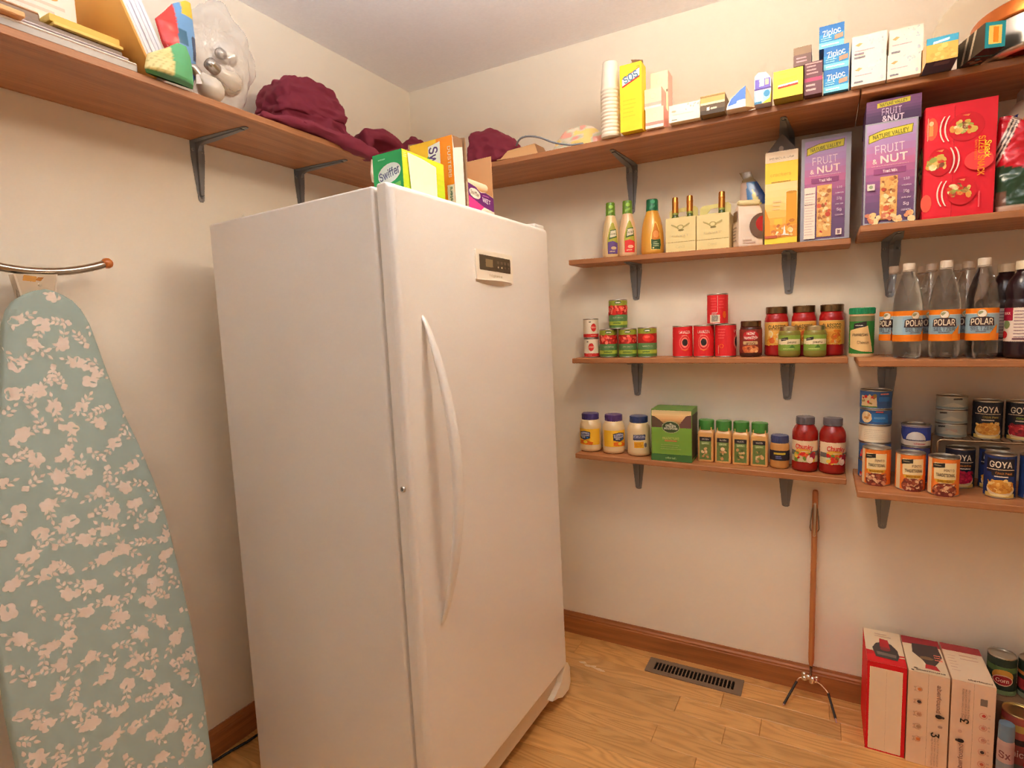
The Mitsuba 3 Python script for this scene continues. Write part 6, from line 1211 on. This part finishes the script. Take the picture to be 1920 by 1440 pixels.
ctrl = np.array([(0.69, -0.262, ZS + 0.052), (0.705, -0.275, ZS + 0.062), (0.74, -0.285, ZS + 0.068), (0.80, -0.29, ZS + 0.052), (0.85, -0.295, ZS + 0.026), (0.90, -0.300, ZS + 0.008), (0.925, -0.290, ZS + 0.005), (0.96, -0.282, ZS + 0.005)])
from scipy.interpolate import CubicSpline
cs_ = CubicSpline(np.arange(len(ctrl)), ctrl); MB().tube(cs_(np.linspace(0, len(ctrl) - 1, 40)), 0.0035, (126, 132, 142), 8).add(ck2, 'gloss', True); tag(ck2, 'grey blue cable curling over the uppermost back board', 'cable')
bgk = num('plastic_bag')
def pastel(u, v):
    n_ = float(meshkit.noise(np.array([u * 40 + 3, v * 60, 1.0]), 3)); return (246, 222, 140) if n_ < 0.38 else (240, 176, 160) if n_ > 0.66 else (214, 216, 190) if n_ > 0.52 else (238, 224, 204)
pillow(bgk, [(0, -0.10, 0.10, 0.030), (0.02, -0.105, 0.105, 0.034), (0.055, -0.085, 0.095, 0.026), (0.085, -0.05, 0.060, 0.010), (0.095, -0.03, 0.03, 0.002)], 0, pastel, pose(0.905, -0.195, ZS + 0.0005), 'gloss', 0.012, 4, 40, 24); tag(bgk, 'pastel plastic bag of trinkets left of the white cups', 'plastic bag')

# ------------------------------------------------------------------ things on top of the freezer (in its own frame)
def fbox(key, lo, hi, col, ch=0.001, bsdf='card'): MB().box(lo, hi, col, ch).add(key, bsdf, False, FM)
def fprint(key, O, U, V, fn, sz, lift=0.0004, bsdf='card'):
    m = MB(); p = Print(m, flat=(O, U, V), lift=lift); fn(p, *sz); m.add(key, bsdf, False, FM)
TOP = FH + 0.0006
sw = num('duster_box')
fbox(part(sw, 'carton'), (0.502, 0.132, TOP), (0.598, 0.302, TOP + 0.117), (176, 204, 40))
def green(p, w, h):
    p.rect(0, w, 0, h, (40, 142, 76)); p.ell(w * 0.55, h * 0.56, w * 0.40, h * 0.20, (214, 222, 214), 20, 0.22); p.text('Swiffer', w * 0.55, h * 0.56, 0.020, (88, 92, 120), w=w * 0.70, rot=0.22); p.poly([(w * 0.14, h * 0.14), (w * 0.62, h * 0.22), (w * 0.62, h * 0.31), (w * 0.14, h * 0.23)], (226, 236, 226)); p.poly([(w * 0.64, h * 0.22), (w * 0.92, h * 0.27), (w * 0.92, h * 0.36), (w * 0.64, h * 0.31)], (110, 186, 90)); p.lines(w * 0.2, w * 0.5, h * 0.84, h * 0.9, 1, (120, 190, 140))
fprint(part(sw, 'print'), (0.502, 0.132, TOP), (1, 0, 0), (0, 0, 1), green, (0.096, 0.117))
fprint(part(sw, 'print'), (0.598, 0.132, TOP), (0, 1, 0), (0, 0, 1), lambda p, w, h: (p.grad(0, w, 0, h, [(170, 206, 40), (196, 214, 44), (232, 226, 50)], 8), p.lines(0.004, 0.022, h * 0.84, h * 0.96, 3, (248, 240, 160)), p.ell(0.016, h * 0.2, 0.006, 0.006, (206, 226, 80))), (0.170, 0.117))
fprint(part(sw, 'torn_window'), (0.598, 0.158, TOP), (0, 1, 0), (0, 0, 1), lambda p, w, h: p.poly([(0.0, 0), (w, 0), (w * 1.02, h * 0.90), (w * 0.5, h * 0.97), (-0.008, h)], (250, 232, 204)), (0.105, 0.112), 0.003)
tag(sw, 'green and lime duster refill box with a torn white front on the freezer', 'box')
db = num('duster_box')
fbox(part(db, 'carton'), (0.450, 0.348, TOP), (0.600, 0.396, TOP + 0.208), (232, 226, 216))
def orange(p, w, h):
    p.rect(0, w, 0, h, (240, 170, 40)); p.poly([(0, 0), (w * 0.62, 0), (w * 0.62, h), (0, h)], (240, 190, 50)); p.poly([(w * 0.58, 0), (w, 0), (w, h), (w * 0.64, h)], (238, 140, 34)); p.poly([(w * 0.40, h * 0.30), (w * 0.70, h * 0.34), (w * 0.72, h * 0.96), (w * 0.44, h * 0.92)], (226, 226, 222)); p.text('Swiffer', w * 0.56, h * 0.64, 0.030, (84, 60, 110), w=0.11, rot=-math.pi / 2); p.poly([(w * 0.38, h * 0.70), (w * 0.45, h * 0.72), (w * 0.45, h * 0.80), (w * 0.38, h * 0.76)], (70, 160, 110))
    p.rect(w * 0.84, w, 0, h * 0.36, (236, 226, 206)); p.text('DUSTERS', w * 0.92, h * 0.66, 0.010, (250, 230, 196), w=0.085, rot=-math.pi / 2); p.text('dusters', w * 0.92, h * 0.19, 0.009, (40, 84, 60), w=0.06, rot=math.pi / 2)
fprint(part(db, 'print'), (0.450, 0.348, TOP), (1, 0, 0), (0, 0, 1), orange, (0.150, 0.208))
fprint(part(db, 'print'), (0.600, 0.348, TOP), (0, 1, 0), (0, 0, 1), lambda p, w, h: (p.rect(0, w, 0, h, (236, 232, 226)), p.poly([(0, h), (w, h), (w, h * 0.90), (w * 0.1, h * 0.84)], (140, 104, 76))), (0.048, 0.208))
tag(db, 'tall orange and white duster box in the middle of the freezer top', 'box')
oc = num('open_carton'); KR = (206, 158, 112); t = 0.003
b0, b1, a0, a1 = 0.402, 0.545, 0.400, 0.604
cm = MB()
cm.box((a0, b0, TOP), (a1, b1, TOP + t), KR).box((a0, b0, TOP), (a0 + t, b1, TOP + 0.232), KR).box((a0, b1 - t, TOP), (a1, b1, TOP + 0.196), KR)
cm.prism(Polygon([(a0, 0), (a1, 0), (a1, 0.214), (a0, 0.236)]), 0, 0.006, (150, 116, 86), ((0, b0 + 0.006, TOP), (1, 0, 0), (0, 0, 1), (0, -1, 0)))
cm.add(part(oc, 'carton'), 'card', False, FM)
fp = Polygon([(0, 0), (b1 - b0, 0), (b1 - b0, 0.072), (0.10, 0.080), (0.07, 0.076), (0.045, 0.088), (0.0, 0.094)])
MB().prism(fp, 0, 0.003, (232, 214, 196), ((a1 - 0.003, b0, TOP), (0, 1, 0), (0, 0, 1), (1, 0, 0))).add(part(oc, 'front_panel'), 'card', False, FM)
def wet(p, w, h):
    p.poly([(0.006, 0), (w, 0), (w, 0.070), (0.10, 0.078), (0.07, 0.074), (0.045, 0.086), (0.006, 0.092)], (96, 36, 100)); p.poly([(0.006, 0), (w * 0.3, 0), (w * 0.6, 0.034), (0.006, 0.056)], (236, 60, 140)); p.poly([(w * 0.25, 0), (w, 0), (w, 0.028), (w * 0.6, 0.034)], (246, 226, 206)); p.ell(w * 0.27, 0.066, 0.030, 0.014, (240, 226, 214), 16, -0.12); p.text('Swiffer', w * 0.27, 0.066, 0.012, (120, 110, 90), w=0.048, rot=-0.12); p.text('WET', w * 0.70, 0.054, 0.013, (240, 220, 236), w=0.045, rot=-0.08); p.lines(w * 0.55, w * 0.92, 0.064, 0.072, 1, (170, 90, 160)); p.poly([(w * 0.5, 0.004), (w * 0.62, 0.004), (w * 0.75, 0.024), (w * 0.66, 0.024)], (196, 176, 150)); p.poly([(w * 0.7, 0.004), (w * 0.8, 0.004), (w * 0.88, 0.02), (w * 0.82, 0.02)], (206, 186, 160))
fprint(part(oc, 'print'), (a1, b0, TOP), (0, 1, 0), (0, 0, 1), wet, (b1 - b0, 0.094), 0.0006)
tag(oc, 'open brown carton with a torn purple and pink front on the freezer', 'carton')
for i, (zq, dz) in enumerate(((0.010, 0.026), (0.038, 0.026), (0.066, 0.026), (0.094, 0.022))):
    k = num('cloth_pack'); m = MB(); m.mesh(rbox((a0 + 0.012, b0 + 0.012, TOP + zq - 0.006), (a1 - 0.008, b1 - 0.010, TOP + zq + dz - 0.007), 0.009, 2), (250, 226, 196)); v = m.v[0]; v[:, 2] += 0.012 * (meshkit.fbm(v * 18 + i, 2, 3) - 0.5) * (v[:, 2] > TOP + zq + 0.012); m.add(k, 'card', True, FM)
    tag(k, ('bottom white cloth pack in the open carton', 'second white cloth pack from the bottom of the open carton', 'third white cloth pack from the bottom of the open carton', 'top white cloth pack in the open carton')[i], 'cloth pack')
pc = num('paper_scrap'); m = MB(); m.raw([(0.05, 0.045, TOP), (0.11, 0.05, TOP), (0.088, 0.075, TOP), (0.085, 0.05, TOP + 0.026), (0.068, 0.052, TOP + 0.010)], [[0, 1, 4], [1, 3, 4], [1, 2, 3], [2, 4, 3], [2, 0, 4]], (226, 222, 206)); m.add(pc, 'card', False, FM); tag(pc, 'small white paper scrap on the rear left corner of the freezer top', 'paper')

# ------------------------------------------------------------------ high left board
MAR = (110, 26, 42)
def cloth(key, balls, links, r, seed, fold=0.010, fine=0.006, res=0.0075):
    """soft folded cloth: hulls of the given balls joined, creased by noise"""
    M3 = None
    for ln in links:
        h = trimesh.convex.convex_hull(np.vstack([trimesh.creation.icosphere(2, balls[i][3]).vertices * balls[i][4] + balls[i][:3] for i in ln]))
        mm = m3.Manifold(m3.Mesh(np.asarray(h.vertices, np.float32), np.asarray(h.faces, np.uint32)))
        M3 = mm if M3 is None else M3 + mm
    mm = M3.refine_to_length(res).to_mesh(); tm = trimesh.Trimesh(np.array(mm.vert_properties)[:, :3], np.array(mm.tri_verts), process=True)
    trimesh.smoothing.filter_taubin(tm, iterations=14)
    v, n = np.array(tm.vertices), np.array(tm.vertex_normals)
    a = v * (20, 13, 27) + seed; ridg = 1 - np.abs(2 * meshkit.fbm(a, 2, seed) - 1) * 2.2
    v = v + n * (fold * (ridg - 0.4) + fine * (meshkit.fbm(v * 60, 2, seed + 5) - 0.5))[:, None]
    m = MB(); m.raw(v, tm.faces, MAR); m.add(key, 'cloth', True)
scene['cloth'] = two({'type': 'principled', 'base_color': {'type': 'rgb', 'value': [0.165, 0.020, 0.036]}, 'roughness': 0.75, 'sheen': 0.4, 'specular': 0.2})
one = (1, 1, 1)
mk = num('folded_cloth')
cloth(part(mk, 'bundle'), [(0.205, -0.880, 1.998, 0.028, one), (0.225, -0.690, 1.998, 0.028, one), (0.09, -0.86, 2.00, 0.03, one), (0.09, -0.69, 2.00, 0.03, one), (0.200, -0.880, 2.035, 0.024, one), (0.220, -0.690, 2.040, 0.026, one), (0.09, -0.87, 2.04, 0.03, one), (0.09, -0.69, 2.04, 0.03, one),
       (0.195, -0.884, 2.066, 0.030, one), (0.210, -0.682, 2.078, 0.030, one), (0.09, -0.87, 2.07, 0.030, one), (0.09, -0.69, 2.08, 0.030, one), (0.185, -0.862, 2.128, 0.028, one), (0.190, -0.688, 2.142, 0.028, one), (0.10, -0.85, 2.13, 0.03, one), (0.10, -0.70, 2.145, 0.03, one), (0.240, -0.655, 2.005, 0.022, one), (0.185, -0.785, 2.158, 0.024, one), (0.10, -0.78, 2.16, 0.024, one)],
      [(0, 1, 2, 3, 4, 5, 6, 7), (8, 9, 10, 11, 12, 13, 14, 15, 17, 18), (1, 5, 16)], 0, 3, 0.014, 0.010)
cloth(part(mk, 'apron'), [(0.12, -0.98, 1.974, 0.010, one), (0.285, -1.035, 1.973, 0.009, one), (0.305, -0.93, 1.980, 0.013, one), (0.305, -0.80, 1.978, 0.018, one), (0.14, -0.80, 1.985, 0.018, one), (0.308, -0.70, 1.968, 0.024, one), (0.312, -0.625, 1.957, 0.022, one), (0.20, -0.62, 1.985, 0.016, one), (0.255, -0.60, 1.985, 0.018, one)],
      [(0, 1, 2, 4), (2, 3, 4), (3, 5, 4, 7), (5, 6, 8, 7)], 0, 8, 0.007, 0.005)
tag(mk, 'maroon cloth bundle on the high left board, its hem draped over the edge', 'cloth')
hk2 = num('folded_cloth')
cloth(part(hk2, 'hood'), [(0.23, -0.555, 2.058, 0.022, one), (0.25, -0.500, 2.068, 0.024, one), (0.245, -0.405, 2.056, 0.022, one), (0.12, -0.50, 2.03, 0.04, one), (0.26, -0.385, 1.992, 0.016, one), (0.14, -0.42, 1.99, 0.018, one), (0.14, -0.545, 1.99, 0.018, one), (0.235, -0.550, 1.985, 0.014, one)],
      [(0, 1, 3), (1, 2, 3), (2, 4, 5, 3), (0, 3, 6, 7), (3, 5, 6)], 0, 15, 0.006, 0.004)
MB().tube([(0.285, -0.475, 2.000), (0.287, -0.44, 2.008), (0.286, -0.405, 2.022), (0.276, -0.385, 2.040)], 0.0022, (226, 160, 150), 6).add(part(hk2, 'piping'), 'card', True)
tag(hk2, 'maroon cloth hood with a pale piping line, right of the draped bundle', 'cloth')
k = num('folded_cloth'); cloth(k, [(0.15, -0.20, 1.992, 0.022, one), (0.24, -0.16, 1.99, 0.02, one), (0.17, -0.20, 2.125, 0.028, one), (0.22, -0.17, 2.08, 0.03, one), (0.10, -0.26, 2.06, 0.03, one)], [(0, 1, 2, 3), (0, 2, 4)], 0, 21); tag(k, 'maroon cloth peak in the corner behind the orange duster box', 'cloth')
k = num('folded_cloth'); cloth(k, [(0.47, -0.20, 2.0, 0.03, one), (0.50, -0.23, 2.075, 0.03, one), (0.545, -0.20, 2.090, 0.028, one), (0.60, -0.22, 2.05, 0.03, one), (0.655, -0.22, 2.025, 0.022, one), (0.50, -0.26, 1.99, 0.022, one), (0.60, -0.255, 1.986, 0.02, one)], [(0, 1, 2, 5), (1, 2, 3, 5, 6), (2, 3, 4, 6)], 0, 27, 0.010, 0.006); tag(k, 'maroon cloth heap on the back board behind the open carton', 'cloth')
sb = num('small_bag'); pillow(part(sb, 'bag'), [(0, -0.026, 0.022, 0.006), (0.03, -0.03, 0.03, 0.012), (0.075, -0.024, 0.03, 0.008), (0.105, -0.03, 0.034, 0.003)], 0, lambda u, v: (56, 84, 60) if v > 0.07 and u > -0.005 else (206, 186, 166), pose(0.316, -0.612, 1.862, math.pi / 2), 'gloss', 0.006, 12); tag(sb, 'small crumpled bag hanging below the cloth next to the green box', 'bag')
# stacked cases, pads and papers at the left edge
def case(y0, y1, x0, x1, z0, z1, col, name, label, cat, ch=0.003, bsdf='gloss', cap=None):
    k = num(name)
    if cap is None: MB().box((x0, y0, z0), (x1, y1, z1), col, ch).add(k, bsdf)
    else:
        MB().box((x0, y0, z0), (x1, y1, z1), col, ch).add(part(k, 'body'), bsdf); MB().box((x1 - 0.004, y0 + 0.002, z1 - 0.005), (x1 + 0.002, y1 - 0.002, z1 + 0.0002), cap, 0.002).add(part(k, 'rim'), bsdf)  # pale edge strip; on the grey trays a highlight painted into its colour
    tag(k, label, cat); return k
Z0 = ZT + 0.0006
case(-1.98, -1.380, 0.06, 0.288, Z0, Z0 + 0.021, (166, 158, 150), 'tray', 'grey tray with a pale rim at the bottom of the pile, left edge', 'tray', cap=(236, 226, 216))
case(-1.97, -1.388, 0.05, 0.272, Z0 + 0.0216, Z0 + 0.034, (150, 138, 144), 'tray', 'mauve grey tray second from the bottom of the pile', 'tray', cap=(196, 184, 188))
case(-1.95, -1.392, 0.05, 0.255, Z0 + 0.0346, Z0 + 0.052, (112, 84, 64), 'tray', 'dark brown tray below the yellow pads', 'tray')
case(-1.530, -1.394, 0.08, 0.262, Z0 + 0.0526, Z0 + 0.060, (236, 204, 112), 'paper_pad', 'lower yellow pad on the brown tray', 'pad', 0.001, 'card')
case(-1.535, -1.398, 0.07, 0.256, Z0 + 0.0606, Z0 + 0.076, (226, 194, 96), 'paper_pad', 'upper yellow pad on the brown tray', 'pad', 0.001, 'card')
case(-1.93, -1.545, 0.04, 0.240, Z0 + 0.0526, Z0 + 0.074, (130, 100, 76), 'tray', 'brown tray behind the yellow pads with a pale edge', 'tray', cap=(206, 160, 120))
k = num('wood_block'); MB().box((0.270, -1.86, Z0 + 0.0222), (0.306, -1.598, Z0 + 0.0335), (238, 182, 126), 0.002).add(k, 'card'); tag(k, 'pale wooden strip lying on the trays at the left edge', 'wood strip')
k = num('white_carton'); MB().box((0.06, -1.88, Z0 + 0.0768), (0.20, -1.455, Z0 + 0.16), (240, 232, 220), 0.002).add(part(k, 'carton'), 'card'); tag(k, 'white carton on the pads, cut off by the top of the picture', 'carton')
m = MB(); p = Print(m, flat=((0.20, -1.88, Z0 + 0.0768), (0, 1, 0), (0, 0, 1))); p.lines(0.30, 0.41, 0.02, 0.05, 2, (226, 206, 190)); p.ell(0.38, 0.06, 0.01, 0.006, (236, 160, 90)); m.add(part(k, 'print'), 'card')
LM = pose(0, -1.345, ZT + 0.001, 0, math.radians(23))       # slabs leaning back on the pile
k = num('manila_folder'); MB().box((0.03, 0.0, 0.0), (0.292, 0.006, 0.30), (222, 164, 82), 0.001).add(part(k, 'cover'), 'card', False, LM); MB().box((0.03, 0.006, 0.002), (0.288, 0.012, 0.297), (232, 222, 206), 0.0005).add(part(k, 'sheets'), 'card', False, LM); tag(k, 'manila folder leaning on the pile of trays', 'folder')
k = num('paper_stack'); m = MB(); prn = random.Random(4)
for i in range(9):
    e = prn.uniform(-0.002, 0.002); m.box((0.04 + e, 0.0125 + i * 0.0052, 0.001), (0.285 + e, 0.0125 + (i + 1) * 0.0052 - 0.0003, 0.292 + e), (228 - prn.randrange(6), 228 - prn.randrange(6), 234), 0.0004)
m.add(k, 'card', False, LM); labels[k] = {}; tag(k, 'thick stack of white paper leaning against the manila folder', 'paper stack')
gk2 = num('seed_packet')
pillow(part(gk2, 'packet'), [(0, -0.052, 0.060, 0.004), (0.012, -0.054, 0.062, 0.020), (0.045, -0.045, 0.062, 0.020), (0.075, 0.0, 0.060, 0.012), (0.098, 0.03, 0.052, 0.002)], 0, lambda u, v: (52, 96, 46) if v < 0.010 else (((236, 220, 150) if math.sin(u * 420) * math.sin(v * 420) < 0.5 else (206, 190, 110)) if u < 0.004 + 0.1 * (v - 0.03) else (96, 178, 120)), pose(0.3075, -1.322, ZT + 0.0008, math.pi / 2), 'gloss', 0.004, 2, 30, 30); tag(gk2, 'yellow and green packet on the edge below the red and blue bag', 'packet')
rbk = num('toy_bag')
def rbl(u, v):
    if u < -0.006: return (216, 62, 54) if v > 0.06 + 0.8 * (-(u + 0.02)) * 0.5 else (96, 76, 70)
    if v > 0.168: return (236, 196, 60) if u > 0.012 else (110, 160, 210)
    if u > 0.032 and 0.06 < v < 0.12: return (60, 70, 96)
    if 0.09 < v < 0.125 and u < 0.018: return (60, 106, 136)
    if v < 0.035: return (66, 108, 176)
    return (112, 160, 208)
pillow(part(rbk, 'bag'), [(0, 0.005, 0.030, 0.004), (0.03, -0.012, 0.040, 0.012), (0.08, -0.040, 0.046, 0.016), (0.13, -0.052, 0.047, 0.016), (0.155, -0.030, 0.046, 0.012), (0.185, -0.006, 0.045, 0.008), (0.208, 0.028, 0.044, 0.003)], 0, rbl, pose(0.262, -1.262, ZT + 0.028, math.pi / 2, 0.0), 'gloss', 0.003, 6, 40, 60)
p_ = MB(); p = Print(p_, flat=((0.280, -1.262, ZT + 0.03), (0, 1, 0), (0, 0, 1))); p.poly([(0.028, 0.0), (0.046, 0.006), (0.046, 0.030), (0.030, 0.024)], (222, 218, 222)); p.ell(0.010, 0.05, 0.007, 0.004, (226, 150, 170)); p_.add(part(rbk, 'label'), 'card')
tag(rbk, 'red and blue bag standing between the paper stack and the clear bag', 'bag')
for i, (x, y, z, r) in enumerate(((0.268, -1.185, ZT + 0.034, 0.033), (0.245, -1.118, ZT + 0.085, 0.040), (0.215, -1.10, ZT + 0.165, 0.034))):
    k = num('light_bulb'); s_ = trimesh.creation.icosphere(3, r); M = pose(x, y, z, 0.4 * i, 0.9 + 0.5 * i)
    MB().lathe([(0.0001, -r), (r * 0.5, -r * 0.87), (r * 0.87, -r * 0.5), (r, 0), (r * 0.9, r * 0.45), (r * 0.62, r * 0.9), (r * 0.42, r * 1.3), (0.0001, r * 1.32)], (0, 0, 0), 28, (214, 204, 192)).add(part(k, 'globe'), 'gloss', True, M)
    MB().lathe([(r * 0.42, r * 1.25), (r * 0.42, r * 1.9), (r * 0.2, r * 2.1), (0.0001, r * 2.12)], (0, 0, 0), 18, (190, 180, 170)).add(part(k, 'screw_base'), 'metal', True, M)
    tag(k, ('lowest round bulb at the shelf edge in the clear bag', 'middle and largest round bulb in the clear bag', 'uppermost round bulb in the clear bag')[i], 'light bulb')
cb = num('clear_bag'); s_ = trimesh.creation.icosphere(4, 1.0); v = np.array(s_.vertices)
n_ = meshkit.fbm(v * 2.3 + 4, 3, 8)[:, None]; q_ = v * (0.085, 0.095, 0.140) * (0.80 + 0.42 * n_); q_ += (0.205, -1.118, ZT + 0.150); q_[:, 2] = np.maximum(q_[:, 2], ZT + 0.002)
m = MB(); m.raw(q_, s_.faces, (255, 255, 255)); m.add(cb, 'film', True); tag(cb, 'clear plastic bag holding round bulbs on the high left board', 'plastic bag')

# repeats share a group
GROUPS = {'mayonnaise_jar': 'mayonnaise jars on the lowest narrow board', 'spice_shaker': 'green lidded spice shakers', 'sauce_jar': 'chunky sauce jars', 'small_can': 'small white and red cans', 'tomato_can': 'green tomato cans', 'coffee_can': 'red coffee cans',
          'pasta_sauce_jar': 'tall pasta sauce jars', 'relish_jar': 'small green jars', 'seltzer_bottle': 'seltzer bottles on the deep board', 'juice_bottle': 'dark juice bottles', 'bean_can': 'orange bean cans', 'fish_can': 'flat cans of the blue stack',
          'goods_can': 'dark bean and vegetable cans on the lowest deep board', 'tuna_can': 'grey tuna cans on the riser', 'wine_box': 'white floor cartons', 'vegetable_can': 'vegetable cans on the floor at the right', 'dressing_bottle': 'salad dressing bottles',
          'wine_carrier': 'cream wine carriers', 'wine_bottle': 'gold topped bottles in the carriers', 'bar_box': 'purple bar boxes', 'bulb_box': 'pink and cream boxes', 'tea_box': 'violet boxes', 'zipper_bag_box': 'blue zipper bag boxes', 'white_box': 'white sprinkled boxes',
          'wrap_box': 'boxes jutting over the edge by the stock pot', 'duster_box': 'duster boxes on the freezer', 'cloth_pack': 'white cloth packs in the open carton', 'folded_cloth': 'maroon cloths', 'tray': 'trays piled at the left edge', 'paper_pad': 'yellow pads',
          'light_bulb': 'round bulbs in the clear bag', 'wall_shelf': 'brown wall boards', 'shelf_bracket': 'shelf brackets', 'soup_can': 'cans behind the bean cans'}
for k in list(labels):
    base = k[:-4] if k[-4:-3] == '_' and k[-3:].isdigit() else k
    if '__' not in k and base in GROUPS and 'category' in labels[k]: labels[k]['group'] = GROUPS[base]
